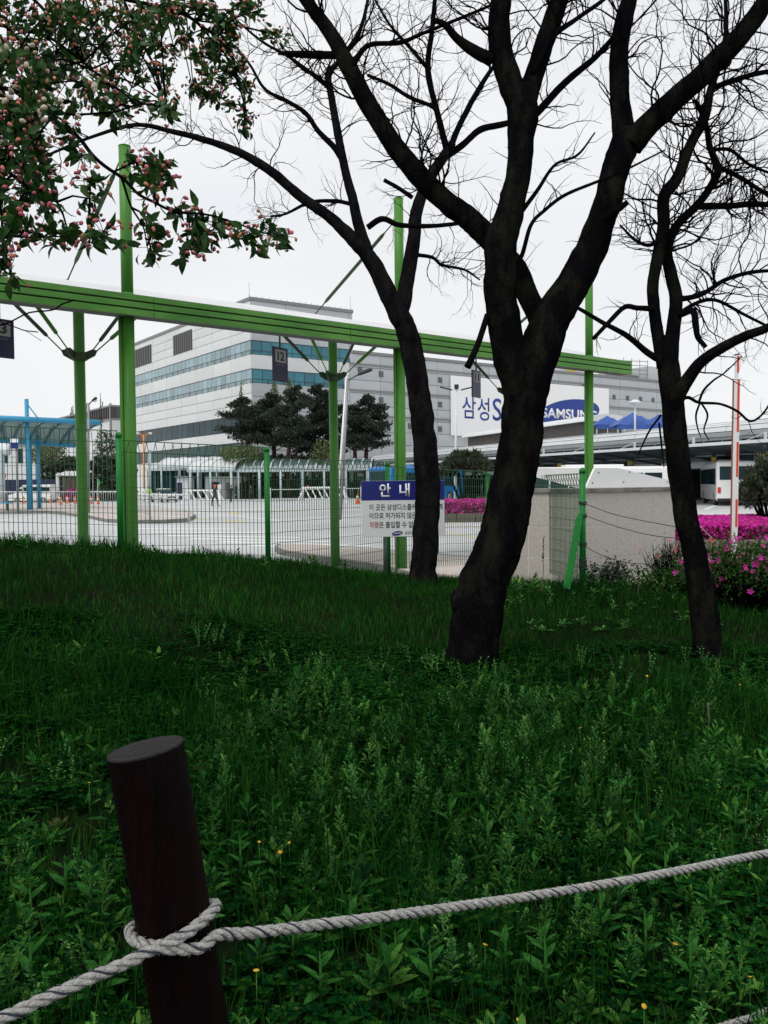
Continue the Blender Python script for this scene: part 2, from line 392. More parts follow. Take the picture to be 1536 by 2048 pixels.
def ground_z(x, y):
    x = np.atleast_1d(np.asarray(x, float)); y = np.atleast_1d(np.asarray(y, float))
    d2 = (x[:, None] - _tp[None, :, 0]) ** 2 + (y[:, None] - _tp[None, :, 1]) ** 2
    z = _ker(d2) @ _w[:_n] + _w[_n] + x * _w[_n + 1] + y * _w[_n + 2]
    z = np.clip(z, -0.05, 1.15)
    z = z + 0.03 * np.sin(x * 2.1 + 1) * np.sin(y * 1.7) + 0.015 * np.sin(x * 5.3 + y * 3.1)
    over = np.clip((y - fence_y(x) - 0.5) / 2.2, 0, 1); over = over * over * (3 - 2 * over)
    return z * (1 - over) + (YARD - 0.25) * over
def gz(x, y): return float(ground_z(x, y)[0])
xs = np.linspace(-12, 13, 200); ys = np.linspace(-5, 18, 184)
XX, YY = np.meshgrid(xs, ys); ZZ = ground_z(XX.ravel(), YY.ravel())
nx, ny = len(xs), len(ys)
idx = np.arange(nx * ny).reshape(ny, nx)
quads = np.stack([idx[:-1, :-1], idx[:-1, 1:], idx[1:, 1:], idx[1:, :-1]], -1).reshape(-1, 4)
bank = np_object('grass_bank', np.stack([XX.ravel(), YY.ravel(), ZZ], -1), quads.ravel(), np.arange(len(quads)) * 4, 'soil', smooth=True)
tag(bank, kind='structure')

mb = MB()
for i in range(-12, 13):
    for j in range(0, 24):
        x0, y0 = i * 60, 8.5 + j * 60
        mb.quad((x0, y0, YARD), (x0 + 60, y0, YARD), (x0 + 60, y0 + 60, YARD), (x0, y0 + 60, YARD))
tag(mb.build('road', 'asphalt'), kind='structure')

# raised bus platform with kerb below the green shelter
def slab(name, ring, h, top, parent_kind='structure'):
    o = MB().poly_prism([(p.x, p.y, YARD - 0.05) for p in ring], (0, 0, h + 0.05)).build(name, 'kerb'); tag(o, kind='structure')
    c = sum((Vector((p.x, p.y, 0)) for p in ring), Vector()) / len(ring)
    inner = []
    for p in ring:
        d = (c - Vector((p.x, p.y, 0))); inner.append(Vector((p.x, p.y, 0)) + d.normalized() * min(0.18, d.length * .3))
    t = MB().poly_prism([(p.x, p.y, YARD + h - 0.02) for p in inner], (0, 0, 0.026)).build(name.replace('kerb', 'paving'), top, o)
    return o
ring = [G(549, 1103, YARD), G(556, 1097, YARD), G(585, 1096.5, YARD), G(640, 1099.5, YARD), G(740, 1106, YARD), G(860, 1118, YARD), G(960, 1127, YARD), G(1200, 1150, YARD), G(1200, 1260, YARD), G(960, 1200, YARD), G(775, 1146, YARD), G(680, 1131, YARD), G(600, 1117, YARD), G(560, 1110, YARD)]
slab('platform_kerb', ring, 0.13, 'paving')
# far platform with the blue shelter
ring = [G(-260, 1006, YARD), G(60, 1008, YARD), G(290, 1015, YARD), G(372, 1026, YARD), G(392, 1036, YARD), G(378, 1043.5, YARD), G(330, 1047, YARD), G(262, 1047.5, YARD), G(215, 1045, YARD), G(180, 1037, YARD), G(130, 1030, YARD), G(90, 1027, YARD), G(0, 1028, YARD), G(-260, 1030, YARD)]
slab('island_kerb', ring, 0.17, 'paving')

# painted markings
def stripe(px0, py0, px1, py1, w, m_, name):
    a = G(px0, py0, YARD + 0.004); b = G(px1, py1, YARD + 0.004); d = (b - a).normalized(); n_ = Vector((-d.y, d.x, 0)) * (w / 2)
    o = MB().quad(a - n_, b - n_, b + n_, a + n_).build(name, m_); return tag(o, kind='structure')
for q in [(255, 1057, 470, 1058), (300, 1064, 560, 1066), (330, 1071, 600, 1075), (380, 1077, 660, 1083), (440, 1083, 740, 1092), (500, 1090, 700, 1098), (240, 1052, 420, 1051)]:
    stripe(*q, 0.42, 'paint_white', 'road_marking')
for q in [(455, 1023, 480, 1028), (450, 1041, 490, 1045), (506, 1021, 600, 1024), (360, 1029, 390, 1031), (330, 1034, 420, 1039)]:
    stripe(*q, 0.35, 'paint_yellow', 'road_marking')
for q in [(872, 1044, 1000, 1061), (872, 1062, 1000, 1082)]:
    stripe(*q, 0.14, 'paint_yellow', 'road_marking')
for q in [(395, 1003, 545, 1005), (500, 999, 640, 1000), (560, 1006, 730, 1012), (470, 1032, 560, 1041), (0, 1040, 95, 1031), (1410, 1019, 1433, 1010), (1524, 1025, 1533, 1014)]:
    stripe(*q, 0.25, 'paint_white', 'road_marking')
for q in [(930, 1115, 1100, 1131), (870, 1107, 960, 1115)]:
    stripe(*q, 0.10, 'kerb', 'road_joint')

# ================================================================ GREEN BUS SHELTER
BD = Vector((4.85, 3.9, 0)).normalized()
K = 0.885
C1 = P(269, 1000, 12.75); C2 = P(817, 1000, 15.97); C3 = P(1187, 940, 19.55)
BF = Frame((C1.x, C1.y), (C3.x - C1.x, C3.y - C1.y))
LN = (C3 - C1).to_2d().length
def bsz(px, py): return BF.sz(px, py)
zt = [bsz(42, 561)[1], bsz(640, 641)[1], bsz(1253, 724)[1]]; zb = [bsz(42, 605)[1], bsz(640, 677)[1], bsz(1253, 750)[1]]
print('beam top', zt, 'bottom', zb)
ZT = sum(zt) / 3; ZB = sum(zb) / 3
S_END = bsz(1253, 735)[0]; S_BEG = bsz(-260, 520)[0]
root = thing('bus_shelter', 'bright green steel bus shelter with tall masts and ribbed fascia beam behind the wire fence', 'bus shelter', (C1.x, C1.y, YARD))
mb = MB(); mb.fbox(BF, S_BEG, S_END, -0.2, 0.10, ZB, ZT); mb.build('beam', 'soffit', root)
h = (ZT - ZB)
seams = [S_BEG]; 
while seams[-1] + 3.6 < S_END: seams.append(seams[-1] + 3.6)
seams.append(S_END)
for a, b in zip(seams[:-1], seams[1:]):
    for k in range(3):
        z0 = ZB + h * (k * 0.345) - (0.0 if k else 0.012); z1 = z0 + h * 0.272 + (0.0 if k else 0.012)
        mb = MB(); mb.fbox(BF, a + 0.004, b - 0.004, 0.103, 0.135, z0, z1); mb.build('fascia_panel', 'green_fascia', root, bevel=0.006)
mb = MB(); mb.fbox(BF, S_BEG + .01, S_END - .01, 0.10, 0.104, ZB + .01, ZT - .02); mb.build('fascia_groove', 'groove', root)
mb = MB(); mb.fbox(BF, S_END, S_END + 0.012, -0.2, 0.13, ZB, ZT); mb.build('end_cap', 'green_steel', root)
# roof sheet rising to the back row
DB = 2.95 * K / 0.885
ZR = P(625, 633.5, 18.5).z - .05
def roof_pt(s, t):                # t 0 front .. 1 ridge .. 1.15
    bay = LN / 2; ph = (s / bay) % 1.0
    arch = 0.03 * math.sin(math.pi * ph)
    z = ZT - 0.02 + (ZR - ZT) * math.sin(min(t, 1) * math.pi / 2) + arch * t
    return BF(s, -0.2 - DB * t, z)
mb = MB(); ns_ = 60; nt_ = 6
vs = [roof_pt(S_BEG + (S_END - S_BEG) * i / ns_, j / nt_ * 1.08) for i in range(ns_ + 1) for j in range(nt_ + 1)]
fs = [(i * (nt_ + 1) + j, (i + 1) * (nt_ + 1) + j, (i + 1) * (nt_ + 1) + j + 1, i * (nt_ + 1) + j + 1) for i in range(ns_) for j in range(nt_)]
mb.add(vs, fs, True); o = mb.build('roof_membrane', 'membrane', root); md = o.modifiers.new('t', 'SOLIDIFY'); md.thickness = 0.02
# masts, drain pipes, back columns
MR = 0.090
tops = [P(247, 281, 12.6).z, P(790, 388, 15.85).z, 0]; ztop = (tops[0] + tops[1]) / 2; print('mast tops', tops, 'roof', ZR)
def sub(o, name, mbx, m_): return mbx.build(name, m_, o)
for i, s in enumerate((0.0, LN / 2 * 1.0, LN)):
    c = (C1, C2, C3)[i]; s = (Vector((c.x, c.y, 0)) - BF.O).dot(BF.d)
    b0 = BF(s, -0.02 - MR, 0)
    zt_ = tops[i] or ztop
    mb = MB(); mb.tube([(b0.x, b0.y, YARD), (b0.x, b0.y, ZB + .01)], MR, 20); mb.build('mast', 'green_steel', root)
    mast = MB().tube([(b0.x, b0.y, ZB + .02), (b0.x, b0.y, zt_)], MR * .96, 20).build('mast', 'green_steel', root)
    MB().lathe((b0.x, b0.y, zt_), [(MR * .96, -.002), (MR * 1.0, 0), (MR * 1.0, .012), (MR * .6, .03)], 18).build('mast_cap', 'green_steel', mast)
    q = BF(s - 0.112, -0.13, 0)
    MB().tube([(q.x, q.y, YARD), (q.x, q.y, ZB + .02)], 0.026, 10).build('drain_pipe', 'green_steel', root)
    MB().lathe((b0.x, b0.y, ZT), [(MR * 1.5, -.01), (MR * 1.5, .015), (MR * 1.04, .02), (MR * 1.0, .05)], 18).build('flange', 'green_steel', mast)
    MB().lathe((b0.x, b0.y, YARD), [(0.2, 0), (0.2, .02), (MR, .022), (MR, .03)], 16).build('base_plate', 'green_steel', root)
    # back column with capital and struts
    bk = [P(165, 1000, 14.9), P(669, 1000, 18.2), None][i]
    if bk is None:
        d0 = P(669, 1000, 18.2) - P(165, 1000, 14.9); bk = P(669, 1000, 18.2) + d0
    zc = [P(163, 709, 14.9).z, P(669, 752, 18.2).z, 0][i] or P(669, 752, 18.2).z
    col_ = MB().tube([(bk.x, bk.y, YARD), (bk.x, bk.y, ZT + .25)], 0.092, 18).build('column', 'green_steel', root)
    mb = MB()
    for sx, sy in ((-1, 1), (-1, -1), (1, 1), (1, -1)):
        e = Vector((bk.x, bk.y, zc)); d = (BF.d * sx + BF.n * sy * 0.55).normalized()
        mb.poly_prism([e + d * .08 + Vector((0, 0, -.12)), e + d * .26 + Vector((0, 0, -.02)), e + d * .30 + Vector((0, 0, .07)), e + d * .22 + Vector((0, 0, .09)), e + d * .08 + Vector((0, 0, .03))], d.cross(Vector((0, 0, 1))) * 0.03)
    mb.tube([(bk.x, bk.y, zc - .10), (bk.x, bk.y, zc + .03)], 0.125, 16)
    mb.build('capital', 'green_dark', col_)
    for sx, sy in ((-1, 1), (-1, -1), (1, 1), (1, -1)):
        e = Vector((bk.x, bk.y, zc + .05)); d = (BF.d * sx + BF.n * sy * 0.55).normalized()
        a = e + d * .27
        b = e + BF.d * sx * 1.2 + BF.n * sy * 0.62 + Vector((0, 0, .98 if sy > 0 else 1.12))
        mid = a.lerp(b, 0.22)
        MB().tube([a, mid], 0.012, 6).tube([mid, mid.lerp(b, .03), b], [0.014, 0.034, 0.034], 8).build('strut', 'green_dark' if sy < 0 else 'green_steel', root)
    # tie rod from the mast head down to the roof ridge
    top = Vector((b0.x, b0.y, 0)); top.z = P(779, 424, 15.85).z
    foot = [P(134, 563, 14.9), P(625, 634, 18.5), None][i]
    if foot is None: foot = Vector((b0.x, b0.y, 0)) + (P(625, 637, 18.5) - P(800, 637, 15.85)); foot.z = ZR
    d = foot - top; top = top + d.normalized() * 0.1; d = foot - top
    rod = MB().tube([top, top + d * .12], 0.012, 6).tube([top + d * .12, top + d * .15, top + d * .80, top + d * .84], [.016, .034, .034, .016], 8).tube([top + d * .84, foot], .012, 6).build('tie_rod', 'green_dark', root)
    MB().ball(top, .05, n=8, k=5).ball(foot, .05, .05, .04, n=8, k=5).build('rod_clevis', 'green_steel', rod)

# hanging number signs
def bay_sign(num, px, py0, py1, d, label, dirv, wdt):
    F = Frame((P(px, 700, d).x, P(px, 700, d).y), dirv)
    z1 = P(px, py0, d).z; z0 = P(px, py1, d).z; H = z1 - z0
    r_ = thing('bay_sign', label, 'sign', (F.O.x, F.O.y, z0))
    w = wdt / 2
    MB().fbox(F, -w, w, -.03, 0, z0, z1).build('panel', 'navy', r_)
    MB().fbox(F, -w * .74, w * .74, .001, .004, z0 + H * .56, z1 - H * .07).build('number_plate', 'plate_grey', r_)
    me, tw = text_mesh(num, H * .26, 0.03, w * .92)
    letter(F, -tw / 2 + w * .02, z0 + H * .62, .006, num, H * .26, 0.03, w * .92, 'ink', r_, 'number')
    letter(F, -w * .62, z0 + H * .46, .003, '본관주차장', H * .05, 0.0, w * 1.2, 'plate_grey', r_, 'caption')
    MB().tube([F(0, -.015, z1), F(0, -.015, ZT + .35)], .018, 8).build('hanger_rod', 'green_dark', r_)
bay_sign('12', 561, 695, 764, 16.7, 'navy hanging bay sign reading 12 under the green shelter roof', (.5, .866), .46)
bay_sign('13', 1, 637, 715, 13.8, 'navy hanging bay sign reading 13 at the left picture edge', (.62, .785), .46)
bay_sign('11', 953, 741, 795, 20.2, 'navy hanging bay sign reading 11 beside the thick trunk', (.5, .866), .46)

# ================================================================ WIRE FENCE
fence = thing('wire_fence', 'green welded wire mesh fence with round posts along the top of the grass bank', 'fence', (FEN[2][0], FEN[2][1], gz(*FEN[2])))
def post_at(px, ytop, d):
    p = P(px, ytop, d); return p
posts = [post_at(-130, 838, 9.2), post_at(237, 866, 9.45), post_at(533, 895, 10.35), post_at(775, 925, 12.6), post_at(975, 945, 14.1), post_at(1165, 937, 9.3)]
mids = []
def add_post(p, r=.0335):
    g = gz(p.x, p.y)
    o = MB().tube([(p.x, p.y, g - .1), (p.x, p.y, p.z - .02)], r, 14).build('fence_post', 'fence_green', fence)
    MB().lathe((p.x, p.y, p.z - .02), [(r * 1.08, -.03), (r * 1.1, 0), (r * .9, .015), (r * .35, .03)], 14).build('post_cap', 'fence_green', o)
for p in posts: add_post(p)
cor = posts[4]; last = posts[5]
m1 = cor.lerp(last, .5); m1.z = P(1060, 947, m1.y).z; add_post(m1)
def panel(a, b, za, zb, hh):
    mb = MB(); a = Vector((a.x, a.y, 0)); b = Vector((b.x, b.y, 0)); L = (b - a).length; d = (b - a) / L; n_ = Vector((d.y, -d.x, 0))
    def at(s, z): p = a + d * s; t = s / L; return Vector((p.x, p.y, za + (zb - za) * t + z))
    w = 0.0056; k = int(L / 0.05)
    for i in range(k + 1):
        s = 0.03 + (L - 0.06) * i / k; p = at(s, 0)
        o1 = n_ * (0.05 if i % 2 else -0.02)
        mb.bar(at(s, -hh), at(s, -.13), w, w, d)
        mb.bar(at(s, -.13), at(s + .018 * (1 if i % 2 else -1), -.005) + o1, w, w, d)
    for z, ww in [(-.005, .010), (-.13, .008)] + [(-.13 - .128 * j, .005) for j in range(1, int((hh - .13) / .128) + 1)]:
        mb.bar(at(.01, z), at(L - .01, z), ww, ww)
    mb.build('mesh_panel', 'wire_green', fence)
tops_px = [(posts[0], posts[1], P(-130, 846, 9.2).z, P(232, 861, 9.45).z), (posts[1], posts[2], P(245, 880, 9.5).z, P(530, 894, 10.3).z), (posts[2], posts[3], P(540, 916, 10.4).z, P(772, 923, 12.5).z), (posts[3], posts[4], P(780, 933, 12.6).z, P(972, 942, 14.1).z)]
for a, b, za, zb in tops_px:
    panel(a, b, za, zb, 1.5)
panel(cor, m1, cor.z - .03, m1.z - .03, 1.25); panel(m1, last, m1.z - .03, last.z - .05, 1.2)
# loose stay wires wound round the end post and tied to the right-hand tree
lp = posts[5]
T3D = 6.1
def wire(pts, label, name='stay_wire', r=.004, m_='wire_grey'):
    o = MB().tube(spline(pts, 8), r, 5).build(name, m_); tag(o, label, 'wire', 'loose wires between the end post and the right-hand tree'); return o
wire([P(1168, 1007, 9.3), P(1230, 1029, 9.2), P(1300, 1044, 9.0), P(1357, 1054, 8.4), P(1375, 1050, 6.3)], 'topmost slack wire from the green end post across the granite wall')
wire([P(1168, 1030, 9.3), P(1230, 1052, 9.2), P(1300, 1070, 9.0), P(1362, 1077, 8.4), P(1378, 1076, 6.3)], 'second slack wire from the top across the granite wall')
wire([P(1168, 1092, 9.3), P(1210, 1113, 9.2), P(1260, 1126, 9.1), P(1310, 1128, 9.0)], 'third slack wire from the top, ending in the twiggy bush')
wire([P(1172, 1130, 9.3), P(1210, 1145, 9.2), P(1250, 1155, 9.1), P(1300, 1160, 9.0)], 'lowest slack wire from the coil on the end post')
o = MB().tube(spline([P(1392, 1046, 6.1), P(1430, 1082, 8.5), P(1466, 1112, 12.4)], 6), .005, 5).build('pull_cord', 'metal_pale'); tag(o, 'thin pale cord from the right-hand trunk to the barrier pole', 'cord')
coil = thing('wire_coil', 'rusty wire wound in coils round the green end post', 'wire', (lp.x, lp.y - .042, P(1165, 1140, 9.3).z))
for (py, n_) in ((1003, 3), (1028, 4), (1086, 3), (1118, 5), (1128, 6)):
    for k in range(n_):
        c = P(1165, py + k * 2.2, 9.3); ring = [Vector((lp.x + .042 * math.cos(t / 8 * 2 * math.pi), lp.y + .042 * math.sin(t / 8 * 2 * math.pi), c.z + random.uniform(-.01, .012))) for t in range(9)]
        MB().tube(ring, .0045, 5).build('winding', 'wire_grey', coil)
# leaning green brace beside the end post
a = P(1158, 1040, 9.25); b = P(1133, 1172, 9.05); b.z = min(b.z, gz(b.x, b.y) + .02)
br = MB(); br.bar(a, b, .075, .02, (0, 1, 0)); br.bar(a + Vector((-.002, .0, .0)), lp + Vector((-.03, -.03, a.z - lp.z + .06)), .06, .02, (0, 1, 0))
tag(br.build('leaning_brace', 'fence_green', bevel=.004), 'flat light green metal strip leaning against the end post', 'brace')

# ================================================================ INFORMATION BOARD
SF = Frame((P(806, 1000, 11.3).x, 11.3), (1, 0.06))
s0, z1 = SF.sz(722, 962); s1, z0 = SF.sz(889.5, 1072)
board = thing('notice_board', 'blue and white Korean notice board on a grey post, half hidden by the slim trunk', 'sign', (SF(-.2, .05, 0).x, SF(-.2, .05, 0).y, gz(-.1, 11.3)))
MB().fbox(SF, s0, s1, -.03, 0, z0, z1).build('panel', 'sign_white', board, bevel=.004)
HH = z1 - z0
zhead = SF.sz(800, 1000)[1]
MB().fbox(SF, s0 + .001, s1 - .001, .0005, .003, zhead, z1 - .001).build('header_band', 'sign_blue', board)
def sx(px): return SF.sz(px, 1000)[0]
def szz(py): return SF.sz(806, py)[1]
hh_ = szz(966.5) - szz(993.5)
letter(SF, sx(759), szz(993.5), .005, '안', hh_, .022, sx(781.5) - sx(759), 'white', board)
letter(SF, sx(799), szz(993.5), .005, '내', hh_, .022, sx(819.5) - sx(799), 'white', board)
cp = sx(748) - sx(738.4)
def line(px, py, runs, ht):
    s = sx(px)
    for body, m_ in runs:
        w = len(body.replace(' ', '')) * cp + body.count(' ') * cp * .45
        letter(SF, s, szz(py), .002, body.strip(), szz(py - ht) - szz(py), .008, w - cp * .08 - (cp * .45 if body.endswith(' ') else 0), m_, board); s += w
line(738.5, 1020, [('이 곳은 삼성디스플레이 ', 'ink'), ('사유지역', 'ink')], 12.5)
line(738.5, 1037, [('이므로 허가되지 않은 ', 'ink'), ('외부인 및', 'ink_red')], 12.5)
line(738.5, 1055.5, [('차량', 'ink_red'), ('은 출입할 수 없습니다', 'ink')], 13)
ov = ellipse_disc(SF, sx(793.8), szz(1066.3), .002, (sx(804.5) - sx(783)) / 2, (szz(1061) - szz(1071.5)) * .40, .16, 'sign_blue', board)
letter(SF, sx(786.5), szz(1068.6), .0055, 'SAMSUNG', (szz(1064.5) - szz(1068)) * .8, .03, sx(801) - sx(786.5), 'white', ov, shear=.12)
letter(SF, sx(809.5), szz(1068.5), .002, '삼성디스플레이', szz(1062.5) - szz(1068.5), 0, sx(840) - sx(809.5), 'ink', board)
pc = P(770, 1100, 11.36)
MB().tube([(pc.x, pc.y + .03, gz(pc.x, pc.y) - .1), (pc.x, pc.y + .03, z1 - .1)], .026, 12).build('post', 'galv', board)

# ================================================================ GRANITE GATE WALL
WC = P(1152, 1080, 10.3)
WF = Frame((WC.x, WC.y), (.81, .586)); WL = Frame((WC.x, WC.y), (-.72, .694))
ztop_w = WF.sz(1152, 977)[1]; zj = [WF.sz(1232, y)[1] for y in (1051, 1113)]; zcap = WF.sz(1152, 986)[1]
wall = thing('granite_wall', 'low pink-grey granite block wall with darker coping behind the green end post', 'wall', (WC.x, WC.y, gz(WC.x, WC.y)))
Lw, Ll = 1.92, 1.02
zbase = YARD - .1
o0, th = 0, .35
mb = MB(); mb.fbox(WF, .012, Lw - .02, -th, -.0035, zbase, zcap); mb.build('wall_core', 'mortar', wall)
mb = MB(); mb.fbox(WL, .012, Ll, .0035, th, zbase, zcap); mb.build('wall_core', 'mortar', wall)
rows = [zbase, zj[1], zj[0], zcap - .004]
sv = [0] + [WF.sz(x, 1060)[0] for x in (1232, 1304)] + [Lw]
for r0, r1 in zip(rows[:-1], rows[1:]):
    for a, b in zip(sv[:-1], sv[1:]):
        MB().fbox(WF, a + .006, b - .006, -.02, random.uniform(-.001, .002), r0 + .006, r1 - .006).build('granite_block', 'granite', wall)
    for k in range(3):
        MB().fbox(WL, Ll * k / 3 + .008, Ll * (k + 1) / 3 - .006, random.uniform(-.002, .001), .02, r0 + .006, r1 - .006).build('granite_block', 'granite', wall)
a = 0
for k in range(3):
    MB().fbox(WF, sv[k] + .003 - (.02 if k == 0 else 0), sv[k + 1] - .003, -th - .02, .025, zcap, ztop_w).build('coping_stone', 'granite_cap', wall, bevel=.006)
MB().fbox(WL, .03, Ll, -.025, th + .02, zcap + .001, ztop_w - .001).build('coping_stone', 'granite_cap', wall, bevel=.006)
# white sheet-metal boards standing on the wall
PF = Frame((WF(0, -.12, 0).x, WF(0, -.12, 0).y), WF.d)
def ppoly(F, pts, name, label, zmin):
    r_ = [F(*(lambda q: (q[0], 0, max(q[1], zmin)))(F.sz(x, y))) for x, y in pts]
    o = thing(name, label, 'sign board', r_[-1])
    MB().poly_prism(r_, F.n * -.03).build('board', 'sheet_white', o)
    for x, y in pts[:0]: pass
    return o, r_
o, r_ = ppoly(PF, [(1190, 936), (1236, 936), (1345, 962), (1345, 980), (1172, 980)], 'white_board', 'white sloping sheet panel with small bolts standing on the granite wall', ztop_w + .002)
for (x, y) in ((1259, 944), (1247, 964), (1335, 964), (1197, 945), (1185, 966)):
    s_, z_ = PF.sz(x, y); MB().lathe(PF(s_, 0, z_), [(.009, 0), (.009, .006), (.004, .009)], 8, PF.n).build('bolt', 'black', o)
LF = Frame((WL(0, .12, 0).x, WL(0, .12, 0).y), -WL.d)
o, r_ = ppoly(LF, [(1163, 936), (1040, 936), (1040, 946), (1150, 975), (1163, 978)], 'white_board', 'white sheet panel with a slanting lower edge behind the mesh left of the end post', ztop_w + .002)
# red and white raised barrier arm
bp0 = P(1467, 1116, 12.5); bp1 = P(1474, 708, 12.5)
arm = thing('barrier_pole', 'tall red and white striped barrier pole standing upright by the azaleas', 'barrier', (bp0.x, bp0.y, YARD))
def bar_at(t): return bp0.lerp(bp1, t)
bxx = Vector((1, 0, 0))
def seg(t0, t1, w, dep, m_, name, dx=0, dy=0):
    a, b = bar_at(t0), bar_at(t1); off = Vector((dx, dy, 0))
    mb = MB(); mb.bar(a + off, b + off, w, dep, (0, 1, 0)); return mb.build(name, m_, arm)
seg(-.42, .88, .082, .06, 'white', 'arm_tube'); seg(.86, .995, .045, .045, 'white', 'arm_tip'); seg(.995, 1.0, .05, .05, 'black', 'tip_cap')
for t0, t1 in ((.91, .99), (.62, .875), (.40, .57), (.155, .29)):
    seg(t0, t1, .030, .004, 'orange_red', 'red_stripe', dx=.018 if t1 < .88 else .01, dy=-.033 if t1 < .88 else -.025)
mb = MB(); seg(.02, .87, .010, .03, 'rubber_red', 'rubber_edge', dx=-.046)
MB().box(bp0.x - .18, bp0.x + .18, bp0.y - .15, bp0.y + .15, YARD, bp0.z - .25).build('motor_box', 'white', arm, bevel=.02)

# ================================================================ FACTORY BUILDING
KC = P(505, 900, 130.0)
RF = Frame((KC.x, KC.y), (.81, .586)); LFc = Frame((KC.x, KC.y), (.578, -.816))     # LFc: s negative going away to the left
ZP = RF.sz(505, 594)[1]; ZL = RF.sz(845, 715)[1]
S_P = RF.sz(705, 640)[0]; S_R = RF.sz(1348, 800)[0]; S_Lf = LFc.sz(258, 800)[0]
print('factory', ZP, ZL, S_P, S_R, S_Lf)
fac = thing('factory_building', 'large pale panelled factory with teal window bands and a blue lettered billboard', 'building', (KC.x, KC.y, YARD))
mb = MB(); mb.hexa([RF(.3, -.3, YARD) , RF(S_P, -.3, YARD), RF(S_P, -40, YARD), LFc(S_Lf, -.3, YARD)] + [RF(.3, -.3, ZP - .6), RF(S_P, -.3, ZP - .6), RF(S_P, -40, ZP - .6), LFc(S_Lf, -.3, ZP - .6)]); mb.build('wall_core', 'clad_back', fac)
mb = MB(); mb.fbox(RF, S_P - 1, S_R, -40, -.3, YARD, ZL - .4); mb.build('wall_core', 'clad_back', fac)
bands = [RF.sz(505, y)[1] for y in (680, 708, 737, 765)] + [LFc.sz(452, y)[1] for y in (835, 866, 888, 915)]
b1, b2, b3, b4 = (bands[1], bands[0]), (bands[3], bands[2]), (bands[5], bands[4]), (bands[7], bands[6])
print('bands', bands)
def panel_zone(F, s0, s1, z0, z1, ncol, nrow, m_, name='cladding_panel'):
    w = (s1 - s0) / ncol; h = (z1 - z0) / nrow; g = .07
    me = MB().box(-(w - g) / 2, (w - g) / 2, -.0, .25, -(h - g) / 2, (h - g) / 2).mesh(name, m_)
    for i in range(ncol):
        for j in range(nrow):
            p = F(s0 + w * (i + .5), random.uniform(-.012, .012), z0 + h * (j + .5)); link(name, me, fac, p, F.rz)
def glass_band(F, s0, s1, zz, n, m_, rail=True):
    z0, z1 = zz; o = MB().fbox(F, s0, s1, -.28, -.16, z0, z1).build('window_band', 'frame_dark', fac)
    w = (s1 - s0) / n; me = MB().box(-w / 2 + .05, w / 2 - .05, -.0, .05, -(z1 - z0) / 2 + .06, (z1 - z0) / 2 - .06).mesh('pane', m_)
    for i in range(n): link('pane', me, o, F(s0 + w * (i + .5), -.1 + random.uniform(-.01, .01), (z0 + z1) / 2), F.rz)
    if rail:
        mb = MB(); mb.fbox(F, s0, s1, .05, .12, z0 + .55, z0 + .62)
        k = int(abs(s1 - s0) / 2.5)
        for i in range(k + 1):
            s = s0 + (s1 - s0) * i / k; mb.fbox(F, s - .03, s + .03, .05, .11, z0 - .1, z0 + .55)
        mb.build('safety_rail', 'frame_dark', o)
L0 = S_Lf
zz = [YARD, b4[0], b4[1], b3[0], b3[1], b2[0], b2[1], b1[0], b1[1], ZP - .5]
zone_rows = [1, 0, 1, 0, 3, 0, 1, 0, 4]
for k in range(9):
    if k % 2 == 0: panel_zone(LFc, L0, -.1, zz[k], zz[k + 1], 8, zone_rows[k], 'clad')
glass_band(LFc, L0, -.1, b1, 30, 'glass_pale'); glass_band(LFc, L0, -.1, b2, 30, 'glass_pale')
glass_band(LFc, L0, -.1, b3, 22, 'glass_dark', False); glass_band(LFc, L0, -.1, b4, 22, 'glass_green', False)
# louvred openings near the roof
for xa, xb, ya in ((347, 385, 662), (262, 303, 691)):
    sa, sb = LFc.sz(xa, 700)[0], LFc.sz(xb, 700)[0]; z1 = LFc.sz((xa + xb) / 2, ya + (3 if xa > 300 else 5))[1]; z0 = z1 - 3.4
    o = MB().fbox(LFc, sa, sb, .0, .06, z0, z1).build('louvre_opening', 'louver', fac)
    for k in range(9):
        s = sa + (sb - sa) * (k + .5) / 9; MB().fbox(LFc, s - .06, s + .06, .06, .2, z0, z1).build('louvre_fin', 'coping', o)
# right face
S1 = RF.sz(699, 715)[0]; S2 = RF.sz(688, 770)[0]
zr = [YARD, b4[0], b4[1], b2[0], b2[1], b1[0], b1[1], ZP - .5]
panel_zone(RF, .1, S1, b1[1], ZP - .5, 3, 3, 'clad_shaded'); panel_zone(RF, .1, S1, b2[1], b1[0], 3, 1, 'clad'); panel_zone(RF, .1, S1, YARD + 3, b2[0], 3, 7, 'clad_shaded')
glass_band(RF, .1, S1, b1, 10, 'glass_teal'); glass_band(RF, .1, S2, b2, 9, 'glass_teal')
if S2 < S1: panel_zone(RF, S2, S1, b2[0], b2[1], 1, 1, 'clad_shaded')
panel_zone(RF, S1, S_P, ZL - .4, ZP - .5, 1, 3, 'clad_shaded')
nc = 14
panel_zone(RF, S1, S_R, YARD + 4, ZL - .45, nc, 9, 'clad_shaded')
MB().fbox(RF, .1, S_R, -.1, .02, YARD, YARD + 3).build('base_wall', 'glass_green', fac)
for F, a, b, z in ((RF, -.1, S_P + .1, ZP - .5), (LFc, L0 - .1, .1, ZP - .5), (RF, S_P + .1, S_R, ZL - .42)):
    MB().fbox(F, a, b, -.5, .12, z, z + .5).build('coping', 'coping', fac)
MB().fbox(RF, S_P - .3, S_P, -30, -.3, ZL - .42, ZP - .5).build('end_wall', 'clad_shaded', fac)
for k in range(18):
    s = S_P * k / 17; MB().fbox(RF, s - .02, s + .02, -.2, -.16, ZP, ZP + .35).build('roof_stud', 'coping', fac)
